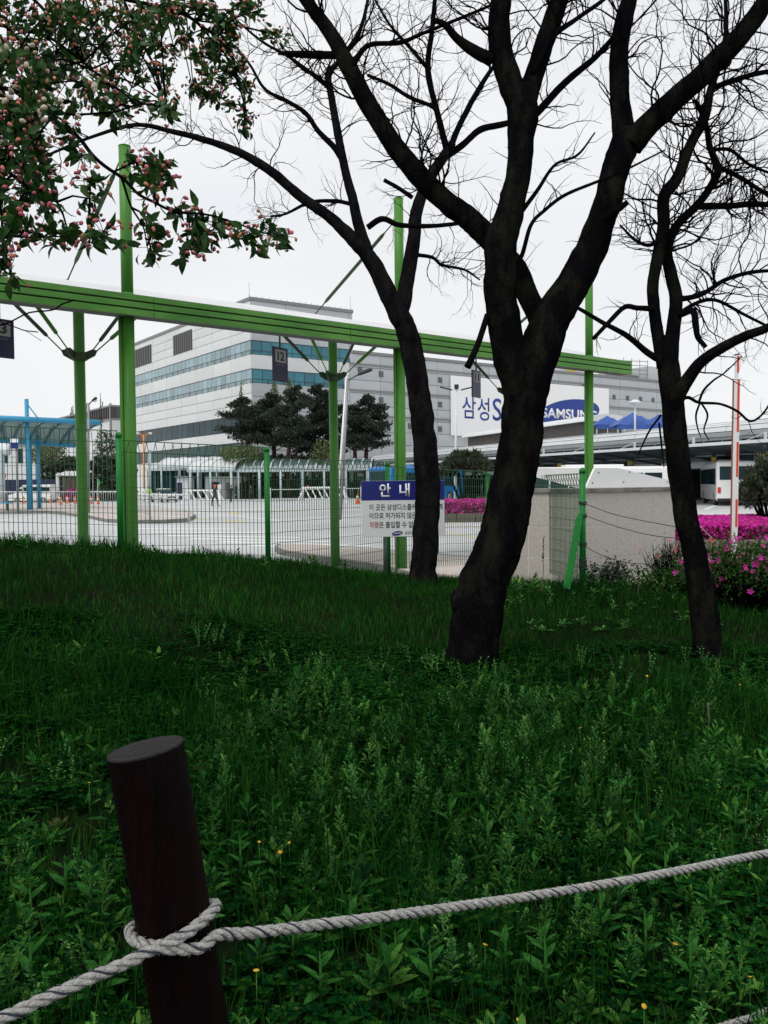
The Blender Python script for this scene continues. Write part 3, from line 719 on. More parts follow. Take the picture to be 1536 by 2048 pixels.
for (F, s) in ((RF, 0), (RF, S_P - .2)):
    p = F(s, -.3, ZP); MB().tube([p, p + Vector((0, 0, 2.2))], .03, 5).build('lightning_rod', 'coping', fac)
# storey ledges and little square vents on the long face
for y in (742, 791, 838):
    z = RF.sz(880, y)[1]; MB().fbox(RF, S1, S_R, .0, .14, z - .18, z + .12).build('storey_ledge', 'coping', fac)
for xx, yy in ((720, 740), (762, 748), (762, 800), (880, 760), (880, 809), (880, 858), (820, 852), (1228, 794), (1255, 796), (1281, 798), (1306, 800), (1168, 772)):
    s, z = RF.sz(xx, yy); o = MB().fbox(RF, s - .42, s + .42, .02, .1, z - .45, z + .45).build('wall_vent', 'frame_dark', fac)
    for k in range(3): MB().fbox(RF, s - .36, s + .36, .1, .14, z - .3 + k * .25, z - .2 + k * .25).build('vent_slat', 'coping', o)
# stair block on the roof at the far end
sa, za = RF.sz(1300, 732); sb = S_R
MB().fbox(RF, sa, sb, -14, -.4, ZL - .4, za).build('roof_block', 'clad_shaded', fac)
s9 = RF.sz(1252, 740)[0]
MB().fbox(RF, s9, sa, -8, -3, ZL - .4, ZL + 1.2).build('roof_plant', 'coping', fac)
for k in range(4):
    z = ZL + .8 + k * .9; a = RF(s9, -.6, z - 1.2 * (1 - 1) ); MB().bar(RF(s9, -.6, z), RF(sa, -.6, z + .4), .12, .12).build('roof_rail', 'coping', fac)
for k in range(4):
    s = s9 + (sa - s9) * k / 3; MB().bar(RF(s, -.6, ZL), RF(s, -.6, ZL + 4.2), .1, .1).build('roof_rail_post', 'coping', fac)
s_ = RF.sz(1135, 745)[0]; MB().fbox(RF, s_, s_ + 7, -6, -2, ZL - .4, ZL + 1.5).build('roof_plant', 'metal_pale', fac)
s_ = RF.sz(1150, 745)[0]; MB().fbox(RF, s_, s_ + 2, -2, -1.6, ZL + .1, ZL + 1.0).build('roof_unit', 'yellow', fac)
# billboard
q0, qz1 = RF.sz(899.5, 751); q1, _ = RF.sz(1215, 782); _, qz0 = RF.sz(899.5, 871)
bb = MB().fbox(RF, q0, q1, .16, .35, qz0, qz1).build('billboard', 'sheet_white', fac)
def rs(px, py=815): return RF.sz(px, py)
for ch, xa, xb, y0, y1 in (('삼', 922, 949, 836.5, 791.5), ('성', 952.5, 976, 841, 795), ('S', 982.5, 1000.5, 841.5, 796.5)):
    s, z0_ = rs(xa, y0); s2, _ = rs(xb, y0); _, z1_ = rs(xa, y1)
    letter(RF, s, z0_, .38, ch, z1_ - z0_, .006, s2 - s, 'logo_blue', bb)
s, z = rs(1137, 826); a_ = (rs(1199, 820)[0] - rs(1077, 830)[0]) / 2
zt_ = rs(1160, 799)[1]
ov = ellipse_disc(RF, s, z, .37, a_, (zt_ - z) * .93, .12, 'logo_blue', bb)
s, z0_ = rs(1081, 840); s2, _ = rs(1191, 838); z1_ = rs(1130, 818.5)[1]; z0_ = rs(1130, 838)[1]
letter(RF, s, z0_, .385, 'SAMSUNG', z1_ - z0_, .025, s2 - s, 'white', ov)

# ================================================================ BUS TERMINAL (right, long curved fascia)
TO = P(1360, 900, 70.0)
TF = Frame((TO.x, TO.y), (-.37, .93))
TF.n = -TF.n if TF.n.dot(Vector((-1, -1, 0))) < 0 else TF.n        # outwards = towards the camera side
def ts(px, py): return TF.sz(px, py)
term = thing('bus_terminal', 'long low white terminal building with a glazed canopy behind the parked coaches', 'building', (TO.x, TO.y, YARD))
sA = ts(1700, 900)[0]; sB = ts(742, 910)[0]
z_top = ts(1360, 849)[1]; z_f0 = ts(1360, 880)[1]; z_w0 = ts(1360, 893)[1]; z_c0 = ts(1360, 925)[1]; z_s0 = ts(1360, 938)[1]
print('terminal', z_top, z_f0, z_w0, z_c0, z_s0, sA, sB)
# curved fascia: a quarter-round profile in three bands of panels
prof = [(0, z_f0), (.12, z_f0 + (z_top - z_f0) * .3), (-.05, z_f0 + (z_top - z_f0) * .62), (-.8, z_top - .12), (-2.2, z_top + .1)]
npan = 16
for i in range(npan):
    a = sA + (sB - sA) * i / npan + .03; b = sA + (sB - sA) * (i + 1) / npan - .03
    for k in range(4):
        (o0, za), (o1, zb_) = prof[k], prof[k + 1]
        mb = MB(); mb.hexa([TF(a, o0 - .3, za + .02), TF(b, o0 - .3, za + .02), TF(b, o0, za + .02), TF(a, o0, za + .02), TF(a, o1 - .3, zb_ - .03), TF(b, o1 - .3, zb_ - .03), TF(b, o1, zb_ - .03), TF(a, o1, zb_ - .03)])
        mb.build('fascia_panel', 'metal_pale', term)
MB().fbox(TF, sA, sB, -20, -.32, z_f0 - .2, z_top - .25).build('roof', 'metal_pale', term)
wb = MB().fbox(TF, sA, sB, -.9, -.6, z_w0 - .3, z_f0).build('clerestory', 'frame_dark', term)
n_ = 44; w = (sB - sA) / n_
me = MB().box(-abs(w) / 2 + .05, abs(w) / 2 - .05, -.04, .04, -(z_f0 - z_w0) / 2 + .03, (z_f0 - z_w0) / 2 - .03).mesh('pane', 'glass_green')
for i in range(n_): link('pane', me, wb, TF(sA + w * (i + .5), -.54, (z_f0 + z_w0) / 2), TF.rz)
mb = MB()
for i in range(n_): mb.fbox(TF, sA + w * i - .035, sA + w * i + .035, -.56, -.46, z_w0, z_f0)
mb.build('mullions', 'metal_pale', wb, kind='stuff')
# butterfly canopy: outer edge high, inner edge low
DC = 6.5
oF = Frame((TF(0, DC, 0).x, TF(0, DC, 0).y), TF.d)
z_out = on_plane(1360, 893, oF.O, oF.d).z
for i in range(24):
    a = sA + (sB - sA) * i / 24 + .02; b = sA + (sB - sA) * (i + 1) / 24 - .02
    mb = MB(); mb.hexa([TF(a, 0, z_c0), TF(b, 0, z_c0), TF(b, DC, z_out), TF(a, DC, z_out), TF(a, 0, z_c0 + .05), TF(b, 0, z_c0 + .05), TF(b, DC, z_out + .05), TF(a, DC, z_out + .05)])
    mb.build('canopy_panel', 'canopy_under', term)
    r_ = MB(); r_.bar(TF(a, 0.2, z_c0 - .12), TF(a, DC, z_out - .1), .08, .18); r_.build('canopy_rafter', 'frame_dark', term)
MB().bar(TF(sA, DC + .05, z_out + .02), TF(sB, DC + .05, z_out + .02), .14, .20).build('canopy_edge', 'metal_pale', term)
MB().bar(TF(sA, DC * .45, (z_c0 + z_out) / 2 - .15), TF(sB, DC * .45, (z_c0 + z_out) / 2 - .15), .1, .1).build('canopy_purlin', 'galv', term)
MB().fbox(TF, sA, sB, -.3, 0, z_s0, z_c0 - .02).build('beam_strip', 'metal_pale', term)
for i in range(13):
    s = sA + (sB - sA) * (i + .35) / 13
    p = TF(s, .5, 0); MB().tube([(p.x, p.y, YARD), (p.x, p.y, z_c0 + .1)], .13, 8).build('column', 'galv', term)
    p = TF(s + 2, DC * .55, 0); MB().tube([(p.x, p.y, YARD + 2.2), (p.x, p.y, z_c0 + .5)], .06, 6).build('hanger_post', 'galv', term)
    p = TF(s, DC * .72, 0); zc_ = z_c0 + (z_out - z_c0) * .72
    MB().bar((p.x, p.y, zc_), (p.x, p.y, zc_ + .95), .16, .16).build('canopy_mast', 'metal_pale', term)
    MB().bar((p.x, p.y, zc_ + .9), TF(s + 2.4, DC * .8, zc_ + .1), .05, .05).build('canopy_stay', 'metal_pale', term)
MB().fbox(TF, sA, sB, -19, -12, YARD, z_f0 - .2).build('rear_wall', 'interior_shade', term)
MB().fbox(TF, sA, sB, -12, -.6, z_s0 - .1, z_s0 + .1).build('ceiling', 'interior_shade', term)
MB().fbox(TF, sB - .4, sB, -19, -.6, YARD, z_f0 - .1).build('end_wall', 'metal_pale', term)
tb = MB().fbox(TF, sA, sB, -12, .9, YARD, YARD + .18).build('terminal_kerb', 'kerb', term)
for (x, y), od in zip(((1075, 936), (1119.5, 931), (1260, 926), (1427.5, 918), (1525, 912)), ('leftmost small', 'second from left of the small', 'middle of the small', 'second from right of the small', 'rightmost small')):
    q = on_plane(x, y, TF(0, DC * .5, 0), TF.d); F = Frame((q.x, q.y), (1, 0))
    o = thing('gate_sign', od + ' yellow gate signs hung under the terminal canopy', 'sign', q, 'yellow gate signs under the terminal canopy')
    MB().fbox(F, -.16 * q.y / 60, .16 * q.y / 60, 0, .05, q.z - .17 * q.y / 60, q.z + .14 * q.y / 60).build('plate', 'yellow', o)
    MB().fbox(F, -.13, .13, 0, .05, q.z + .14 * q.y / 60, q.z + .42 * q.y / 60).build('bracket', 'frame_dark', o)
    MB().bar((q.x, q.y - .02, q.z + .4 * q.y / 60), (q.x, q.y - .02, q.z + 1.2), .04).build('rod', 'frame_dark', o)
# roof pavilion with vaulted roof and blue tents behind the fascia
HD = TF(25, -9, 0)
HF = Frame((P(925, 870, 118).x, 118), (.93, -.37)); HF = Frame((P(925, 870, 118).x, 118), P(1195, 850, 86).xy - P(925, 870, 118).xy)
a0, zA = HF.sz(932, 868); a1, zB = HF.sz(1180, 849); zf = z_top - .5
pav = thing('roof_pavilion', 'grey pavilion with a pale barrel roof standing on the terminal roof', 'building', HF(a0, 0, zf))
za_ = HF.sz(1100, 853)[1]
MB().fbox(HF, a0 + .6, a1 - .5, -4, 0, zf - .3, za_).build('wall', 'brown_wall', pav)
mb = MB(); n_ = 10
for e in (a0 - .2, a1): pass
vs = []
for s in (a0 - .4, a1):
    for k in range(n_ + 1):
        t = math.pi * k / n_; vs.append(HF(s, -2 + 2.5 * math.cos(t), za_ + .75 * math.sin(t)))
mb.add(vs, [(k, k + 1, n_ + 1 + k + 1, n_ + 1 + k) for k in range(n_)], True); mb.add(vs, [tuple(range(n_ + 1)), tuple(reversed(range(n_ + 1, 2 * n_ + 2)))]); mb.build('barrel_roof', 'metal_pale', pav)
for (xa, xb, yp, yb, d, lab) in ((1186, 1243, 831, 852, 84.5, 'left'), (1224, 1306, 825, 853, 80, 'mid'), (1290, 1345, 828, 851, 83, 'right')):
    c = P((xa + xb) / 2, yb, d); hw = (xb - xa) / 2 * d / FPX; zp = P((xa + xb) / 2, yp, d).z
    lab = {'left': 'small blue peaked canopy tent at the left of three on the terminal roof', 'mid': 'largest blue peaked canopy tent, centre of three on the terminal roof', 'right': 'blue peaked canopy tent half hidden by the right-hand trunk'}[lab]
    t = thing('canopy_tent', lab, 'tent', (c.x, c.y, zf), 'blue tents on the terminal roof')
    mb = MB(); n_ = 6; vs = []
    for i in range(n_ + 1):
        for j in range(n_ + 1):
            u, v = i / n_ * 2 - 1, j / n_ * 2 - 1; e = max(abs(u), abs(v))
            vs.append((c.x + u * hw, c.y + v * hw, c.z + (zp - c.z) * (1 - e) ** .85 + .25 * (1 - abs(abs(u) - abs(v))) * e * .3))
    mb.add(vs, [(i * (n_ + 1) + j, (i + 1) * (n_ + 1) + j, (i + 1) * (n_ + 1) + j + 1, i * (n_ + 1) + j + 1) for i in range(n_) for j in range(n_)]); o = mb.build('tent_roof', 'tent_blue', t)
    mb = MB(); mb.box(c.x - hw, c.x + hw, c.y - hw, c.y - hw + .03, c.z - .35, c.z); mb.build('valance', 'tent_blue', t)
    for sx_ in (-1, 1):
        for sy_ in (-1, 1): MB().tube([(c.x + sx_ * hw * .96, c.y + sy_ * hw * .96, zf - .2), (c.x + sx_ * hw * .96, c.y + sy_ * hw * .96, c.z)], .04, 6).build('leg', 'metal_pale', t)
c = P(1270, 858, 77.5); o = thing('camera_pole', 'white pole with a dome lamp in front of the blue tents', 'pole', (c.x, c.y, z_top - .4))
zt_ = P(1270, 806, 77.5).z; MB().tube([(c.x, c.y, z_top - .6), (c.x, c.y, zt_)], .09, 8).build('pole', 'metal_pale', o); MB().lathe((c.x, c.y, zt_), [(.2, -.15), (.55, 0), (.5, .12), (.15, .3)], 12).build('dome', 'metal_pale', o)

# ================================================================ COVERED WALKWAY WITH BARREL GLASS ROOF
def walkway(name, label, pa, pb, width, ze, rise, nrib, roof_m, ncol, start_col=0):
    F = Frame((pa.x, pa.y), (pb.x - pa.x, pb.y - pa.y)); L = (pb - pa).to_2d().length
    w_ = thing(name, label, 'walkway', (pa.x, pa.y, YARD)); n_ = 8
    def arc(s, k, dr=0): t = math.pi * k / n_; return F(s, -width / 2 + (width / 2 + dr) * math.cos(t), ze + (rise + dr) * math.sin(t))
    for i in range(nrib):
        a = L * i / nrib + .03; b = L * (i + 1) / nrib - .03
        mb = MB(); vs = [arc(a, k) for k in range(n_ + 1)] + [arc(b, k) for k in range(n_ + 1)]
        mb.add(vs, [(k, k + 1, n_ + 2 + k, n_ + 1 + k) for k in range(n_)], True); mb.build('roof_panel', roof_m, w_)
    for i in range(nrib + 1):
        s = L * i / nrib; MB().tube([arc(s, k, .04) for k in range(n_ + 1)], .09, 5).build('arch_rib', 'metal_pale', w_)
    for o_ in (0, -width): MB().bar(F(0, o_, ze), F(L, o_, ze), .18, .32).build('eaves_beam', 'metal_blue', w_)
    for i in range(ncol):
        s = L * (i + .15) / (ncol - .7)
        for o_ in (0, -width):
            p = F(s, o_, 0); MB().tube([(p.x, p.y, YARD), (p.x, p.y, ze)], .16, 8).build('column', 'metal_blue', w_)
    return w_
ze = P(560, 941, 108).z
walkway('covered_walkway', 'long barrel-vaulted glass walkway canopy on pale columns in front of the pines', P(470, 960, 108), P(742, 960, 106), 4.5, ze, 1.35, 15, 'canopy_glass', 7)
walkway('covered_walkway', 'white barrel-vaulted gatehouse canopy left of the glass walkway', P(375, 960, 112), P(469, 960, 107.5), 5.0, ze + .1, 1.5, 4, 'metal_pale', 3)
walkway('covered_walkway', 'low white vaulted canopy furthest left behind the silver car', P(318, 960, 122), P(440, 960, 118), 5.0, P(400, 934, 120).z, 1.4, 4, 'metal_pale', 4)
# guard hut and planting behind the walkway
c = P(368, 997, 112); o = thing('guard_hut', 'small pale guard hut with a dark door beside the steel barricade', 'building', (c.x, c.y, YARD))
MB().box(c.x - .9, c.x + .9, c.y, c.y + 2, YARD, P(368, 955, 112).z).build('wall', 'metal_pale', o); MB().box(c.x - 1.1, c.x + 1.1, c.y - .3, c.y + 2.2, P(368, 955, 112).z, P(368, 952, 112).z).build('roof', 'coping', o)
MB().box(c.x - .85, c.x - .2, c.y - .04, c.y - .01, YARD, P(368, 965, 112).z).build('door', 'navy', o)
c = P(448, 990, 113); o = thing('guard_hut', 'pale gate office under the glass walkway behind the two walkers', 'building', (c.x, c.y, YARD))
MB().box(c.x - 2.4, c.x + 2.4, c.y, c.y + 3, YARD, P(448, 953, 113).z).build('wall', 'clad', o); MB().box(c.x - 1.8, c.x - .6, c.y - .04, c.y - .01, YARD + 1, YARD + 2.2).build('window', 'glass_dark', o); MB().box(c.x + .3, c.x + 1.2, c.y - .04, c.y - .01, YARD, YARD + 2.1).build('door', 'coping', o)

# ================================================================ LEFT BACKGROUND
BC = P(223, 900, 205)
B_r = Frame((BC.x, BC.y), (.81, .586)); B_l = Frame((BC.x, BC.y), (.578, -.816))
zt_ = B_r.sz(223, 813)[1]; zm = B_r.sz(223, 836)[1]; se = B_l.sz(112, 860)[0]
ann = thing('annex_building', 'brown louvred annex with roof antennas behind the blue shelter', 'building', (BC.x, BC.y, YARD))
def prismLR(z0, z1, inset, m_, name, parent=ann):
    mb = MB(); mb.hexa([B_l(se, -inset, z0), B_l(0, -inset, z0), B_r(22, -inset, z0), B_r(22, -30, z0), B_l(se, -inset, z1), B_l(0, -inset, z1), B_r(22, -inset, z1), B_r(22, -30, z1)]); return mb.build(name, m_, parent)
lo_ = prismLR(zm, zt_, .2, 'brown_wall', 'upper_wall'); prismLR(YARD, zm - .5, .2, 'clad', 'lower_wall'); prismLR(zt_, zt_ + .4, .0, 'coping', 'coping'); prismLR(zm - .5, zm, .0, 'coping', 'ledge')
for k in range(26):
    s = se * k / 26; MB().fbox(B_l, s - .2, s + .2, -.15, .05, zm, zt_).build('louvre_fin', 'louver', lo_)
for k in range(8):
    s = 1 + k * 2.5; MB().fbox(B_r, s - .2, s + .2, -.15, .05, zm, zt_).build('louvre_fin', 'louver', lo_)
MB().fbox(B_l, -.8, .0, -.1, .1, YARD, zt_).build('corner_pier', 'coping', ann)
for k in range(14):
    s = se * random.uniform(.05, .95); p = B_l(s, -3, zt_); hgt = random.uniform(1.2, 3.6)
    MB().tube([p, p + Vector((random.uniform(-.3, .3), 0, hgt))], .12, 5).build('antenna', 'louver', ann)
# pale low building at the left edge
c = P(-10, 985, 122); o = thing('office_block', 'pale low office block with a small window at the left edge behind the blue shelter', 'building', (c.x, c.y, YARD))
x0, x1 = P(-200, 985, 122).x, P(71, 985, 122).x; zt_ = P(30, 893, 122).z
MB().box(x0, x1, c.y, c.y + 10, YARD, zt_).build('wall', 'clad', o); MB().box(x0, x1 + .3, c.y - .3, c.y + 10, zt_, zt_ + .3).build('roof_edge', 'coping', o)
for x in (38, 8, 58):
    q = P(x, 912, 121.9); MB().box(q.x - .5, q.x + .5, c.y - .05, c.y - .01, q.z - 1, q.z + 1).build('window', 'glass_dark', o)
for k in range(5):
    z = YARD + 1.2 * (k + 1); MB().box(x0, x1, c.y - .03, c.y - .005, z, z + .05).build('cladding_joint', 'coping', o)
# curved white roof left edge
w_ = walkway('covered_walkway', 'white curved platform roof at the far left edge on a grey column', P(-120, 960, 80), P(17, 960, 82), 4, P(5, 904, 81).z, .9, 4, 'metal_pale', 2)
# navy hoarding, beige wall and pergola
def hoarding(xa, xb, y0, d, m_, name, label, cat, n=8):
    a = P(xa, y0, d); b = P(xb, y0, d); o = thing(name, label, cat, (a.x, d, YARD)); w = (b.x - a.x) / n
    for i in range(n): MB().box(a.x + w * i + .02, a.x + w * (i + 1) - .02, d, d + .15, YARD, a.z).build('panel', m_, o)
    return o
hoarding(-40, 121, 960, 104, 'navy', 'site_hoarding', 'dark navy panel hoarding behind the orange cones', 'fence')
hoarding(124, 160, 955, 103, 'brown_stone', 'garden_wall', 'weathered beige wall under a white pergola', 'wall', 4)
a = P(115, 948, 102); b = P(165, 947, 102)
o = thing('pergola', 'white slatted pergola top over the beige wall', 'pergola', (a.x, 102, YARD))
for k in range(9):
    q = a.lerp(b, k / 8); MB().bar(q + Vector((0, -.3, -.2)), q + Vector((.6, 1.2, .25)), .16, .2).build('slat', 'white', o)
MB().bar(a, b, .2, .25).build('beam', 'metal_pale', o)
for q in (a, b): MB().bar((q.x, q.y, YARD), q, .3, .3).build('post', 'metal_pale', o)

gh = thing('gatehouse', 'dark glass backdrop standing in for the shaded interior behind the white vaulted canopies', 'building', (P(300, 990, 126).x, 126, YARD))  # added backdrop, the shade under the canopies put into its dark colour
gx0, gx1 = P(296, 990, 126).x, P(474, 990, 126).x; gzt = P(380, 941, 126).z
MB().box(gx0, gx1, 126.1, 132, YARD, gzt).build('wall', 'interior_shade', gh)
MB().box(gx0 - .3, gx1 + .3, 125.6, 132, gzt, gzt + .4).build('roof', 'metal_pale', gh)
for i in range(12):
    a = gx0 + (gx1 - gx0) * i / 12; MB().box(a + .08, a + (gx1 - gx0) / 12 - .08, 126, 126.06, YARD, gzt).build('pane', 'glass_dark', gh)
    MB().box(a - .06, a + .06, 125.95, 126.1, YARD, gzt).build('mullion', 'galv', gh)

# ================================================================ BLUE BUS SHELTER (left, far platform)
D0 = 60.0
sh = thing('bus_shelter', 'sky blue steel bus shelter with curved glass roof on the far platform', 'bus shelter', (P(53, 1020, D0).x, D0, YARD + .17))
ea = P(-140, 830, D0 - 3); eb = P(200, 845, D0 + 1.5); la = P(-140, 871, D0 + 2); lb = P(150, 890, D0 + 5)
MB().tube([ea, eb], .19, 10).build('edge_tube', 'shelter_blue', sh)
MB().bar(la, lb, .35, .42).build('gutter_beam', 'shelter_blue', sh)
n_ = 9
def rp_(t, k):
    a = ea.lerp(eb, t); b = la.lerp(lb, t); q = a.lerp(b, k); q.z += .35 * math.sin(math.pi * k); return q
for i in range(n_):
    t0, t1 = i / n_ + .004, (i + 1) / n_ - .004; mb = MB(); vs = [rp_(t0, k / 5) for k in range(6)] + [rp_(t1, k / 5) for k in range(6)]
    mb.add(vs, [(k, k + 1, 7 + k, 6 + k) for k in range(5)], True); mb.build('glass_panel', 'canopy_glass', sh)
for i in range(n_ + 1):
    MB().tube([rp_(i / n_, k / 5) + Vector((0, 0, -.08)) for k in range(6)], .09, 6).build('rib', 'shelter_dark', sh)
    if i % 2 == 0:
        q = rp_(i / n_, .5); MB().bar(q, la.lerp(lb, min(1, i / n_ + .06)), .12, .12).build('brace', 'shelter_dark', sh)
for x, d, yt, w, m_ in ((53, D0, 798, .14, 'shelter_blue'), (60, D0 + 1, 872, .10, 'shelter_blue'), (75, D0 + 3.4, 850, .12, 'shelter_blue'), (-60, D0 - 2, 790, .14, 'shelter_blue')):
    q = P(x, yt, d); MB().tube([(q.x, q.y, YARD + .16), (q.x, q.y, q.z)], w, 10).build('column', m_, sh)
q = P(53, 806, D0); MB().tube([q, P(77, 838, D0 - 1)], .045, 6).build('tie_rod', 'shelter_blue', sh)
bn = thing('bench', 'blue slatted bench on the far platform at the left edge', 'bench', (P(5, 1012, 58).x, 58, YARD + .17))
c = P(5, 1006, 58); MB().box(c.x - 1.2, c.x + .6, 57.8, 58.3, c.z - .04, c.z + .04).build('seat', 'shelter_blue', bn)
for dx in (-1, .3): MB().box(c.x + dx - .04, c.x + dx + .04, 57.9, 58.2, YARD + .16, c.z - .04).build('leg', 'frame_dark', bn)
c = P(29, 880, 57); o = thing('stop_sign', 'small navy and white stop sign on a grey pole under the blue shelter', 'sign', (P(33, 1020, 57).x, 57, YARD + .17))
q = P(33, 890, 57); MB().tube([(q.x, 57, YARD + .16), (q.x, 57, q.z)], .08, 8).build('pole', 'galv', o)
q0 = P(21.5, 897, 56.9); q1 = P(36.5, 885, 56.9); q2 = P(36.5, 876, 56.9); MB().box(q0.x, q1.x, 56.86, 56.9, q0.z, q1.z).build('panel', 'sign_blue', o); MB().box(q0.x, q1.x, 56.86, 56.9, q1.z, q2.z).build('number_plate', 'white', o)

# ================================================================ LAMP POSTS
def street_lamp(base, top, d, head, label, m_pole, mh='black'):
    a = G(*base, YARD); a = P(base[0], base[1], d); b = P(top[0], top[1], d); h = P(head[0], head[1], d - .3)
    o = thing('street_lamp', label, 'lamp post', (a.x, a.y, YARD)); a = a + (a - b) * ((a.z - YARD) / (b.z - a.z))
    MB().tube([a, b], [.088, .062], 10).build('pole', m_pole, o)
    e = b.lerp(h, .38); MB().tube([b + Vector((0, 0, -.1)), e], .035, 6).build('arm', 'frame_dark', o)
    dv = (h - e); mb = MB(); u = Vector((0, 1, 0)); prof = [(0, .07), (.12, .15), (.55, .21), (.88, .17), (1, .06)]
    vs = []
    for t, w in prof:
        p = e + dv * t; vs += [p + u * w, p + Vector((0, 0, w * .75)), p - u * w, p - Vector((0, 0, w * .35))]
    mb.add(vs, [(i * 4 + j, i * 4 + (j + 1) % 4, i * 4 + 4 + (j + 1) % 4, i * 4 + 4 + j) for i in range(4) for j in range(4)] + [(3, 2, 1, 0), (16, 17, 18, 19)], True)
    hd = mb.build('lamp_head', mh, o)
    p0 = e + dv * .45 - Vector((0, 0, .10)); p1 = e + dv * .85 - Vector((0, 0, .085)); MB().bar(p0, p1, .2, .03).build('lens', 'lamp_glass', hd)
    return o
street_lamp((679, 1060), (695.5, 757), 42, (745, 740), 'leaning grey lamp post with dark head beside the middle green column', 'galv')
street_lamp((177, 1030), (177, 806), 52, (194, 797), 'grey lamp post with dark head behind the left green column', 'galv')
a = P(684, 1000, 44); b = P(705, 749, 44); a2 = P(672.5, 1054, 44)
o = thing('flag_pole', 'white slanting pole just left of the leaning lamp post', 'pole', (a2.x, a2.y, YARD)); MB().tube([(a2.x, a2.y, YARD), P(693.5, 749, 44)], .052, 8).build('pole', 'white', o); MB().ball(P(693.5, 749, 44), .09, n=8, k=5).build('finial', 'white', o)
# twin-arm lamp in front of the billboard
q = P(911, 905, 75); t = P(913, 778, 75); o = thing('street_lamp', 'white lamp pole with two short dark arms in front of the billboard', 'lamp post', (q.x, 75, YARD))
MB().tube([(P(909, 905, 75).x, 75, YARD), t], [.12, .08], 8).build('pole', 'metal_pale', o)
MB().box(t.x - .18, t.x + .18, 74.8, 75.2, t.z, P(913, 769, 75).z).build('camera_box', 'black', o, bevel=.04)
for s_ in (-1, 1):
    e = P(913 + s_ * 33, 774, 75); MB().bar(t + Vector((s_ * .1, 0, -.05)), P(913 + s_ * 10, 780, 75), .05).build('arm', 'metal_pale', o); MB().bar(P(913 + s_ * 9, 780, 75), e, .22, .1).build('lamp_head', 'black', o)
# orange T pole
q = P(289, 1000, 96); t = P(287, 869, 96); o = thing('street_lamp', 'orange T-shaped lamp pole in front of the factory', 'lamp post', (q.x, 96, YARD))
MB().tube([(q.x, 96, YARD), t], [.12, .09], 8).build('pole', 'orange_pole', o)
for x in (275, 301):
    e = P(x, 867, 96); MB().tube([t + Vector((0, 0, -.4)), e.lerp(t, .3) + Vector((0, 0, .1)), e], .06, 6).build('arm', 'orange_pole', o); MB().ball(e, .22, .2, .14, n=8, k=5).build('lamp_head', 'lamp_glass', o)
q = P(299, 1000, 104); t = P(299, 902, 104); o = thing('gantry_post', 'pale steel gantry post behind the orange lamp pole', 'post', (q.x, 104, YARD)); MB().tube([(q.x, 104, YARD), t], .2, 8).build('pole', 'metal_blue', o); MB().tube([t, t + Vector((0, 0, .1))], .26, 8).build('pole_cap', 'metal_blue', o)
q = P(581, 920, 116); t = P(580, 896, 116); o = thing('street_lamp', 'small white curved lamp post under the pines', 'lamp post', (q.x, 116, YARD)); MB().tube([(q.x, 116, YARD), t], .09, 6).build('pole', 'metal_pale', o); e = P(570, 893, 116); MB().tube([t, t.lerp(e, .6) + Vector((0, 0, .15)), e], .07, 6).build('arm', 'metal_pale', o); MB().ball(e, .28, .16, .14, n=8, k=5).build('lamp_head', 'lamp_glass', o)
# flagpole with white flag, green pennant
q = P(186, 1000, 88); t = P(186, 888, 88); o = thing('flag', 'white and blue flag hanging from a thin pole by the left green column', 'flag', (q.x, 88, YARD)); MB().tube([(q.x, 88, YARD), t], .05, 6).build('pole', 'metal_pale', o)
mb = MB(); vs = []
for i in range(8):
    for j in range(4): vs.append(P(186 - j * 3.2 + .6 * math.sin(i * .9 + j), 890 + i * 4.2 + j * 1.5, 87.9 + .15 * math.sin(i * 1.1 + j * 2)))
mb.add(vs, [(i * 4 + j, i * 4 + j + 1, i * 4 + 5 + j, i * 4 + 4 + j) for i in range(7) for j in range(3)], True); ob = mb.build('cloth', 'white', o); md = ob.modifiers.new('t', 'SOLIDIFY'); md.thickness = .02
q = P(197, 975, 82); o = thing('pennant', 'small bright green feather pennant behind the platform rail', 'flag', (q.x, 82, YARD)); MB().tube([(q.x - .15, 82, YARD), P(195.5, 956, 82)], .03, 6).build('pole', 'metal_pale', o)
mb = MB(); mb.poly_prism([P(195.5, 956.5, 82), P(198, 959, 82), P(200, 965, 82), P(199, 971, 82), P(196, 974, 82)], (0, .04, 0)); mb.build('cloth', 'flag_green', o)

# ================================================================ RAILINGS
def railing(pts, h, dens, label, m_='metal_pale', base=YARD, balus=True):
    o = thing('guard_rail', label, 'railing', (pts[0].x, pts[0].y, base)); tot = 0
    for a, b in zip(pts[:-1], pts[1:]):
        a = Vector((a.x, a.y, base)); b = Vector((b.x, b.y, base)); L = (b - a).length; u = Vector((0, 0, 1))
        MB().tube([a + u * h, b + u * h], .045, 6).build('top_rail', m_, o); MB().tube([a + u * .18, b + u * .18], .03, 6).build('bottom_rail', m_, o)
        k = max(1, int(L / dens)); mb = MB()
        for i in range(k + 1):
            p = a.lerp(b, i / k)
            if i in (0, k): MB().tube([p, p + u * (h + .1)], .05, 8).ball(p + u * (h + .14), .075, n=8, k=5).build('post', m_, o)
            elif balus:
                mb.tube([p + u * .18, p + u * (h * .8), p + u * h], [.012, .012, .02], 4)
        if balus: ob = mb.build('balusters', m_, o); ob['kind'] = 'stuff'
        else:
            for i in range(1, k): p = a.lerp(b, i / k); MB().tube([p, p + u * h], .04, 6).build('post', m_, o)
    return o
g = YARD + .17
railing([G(255, 1030, g), G(300, 1041, g), G(378, 1042, g)], 1.15, .3, 'white balustrade round the tip of the far platform', base=g)
railing([G(-120, 1011, g), G(60, 1013, g), G(245, 1019, g)], 1.2, .36, 'long white platform railing behind the orange cones', base=g)
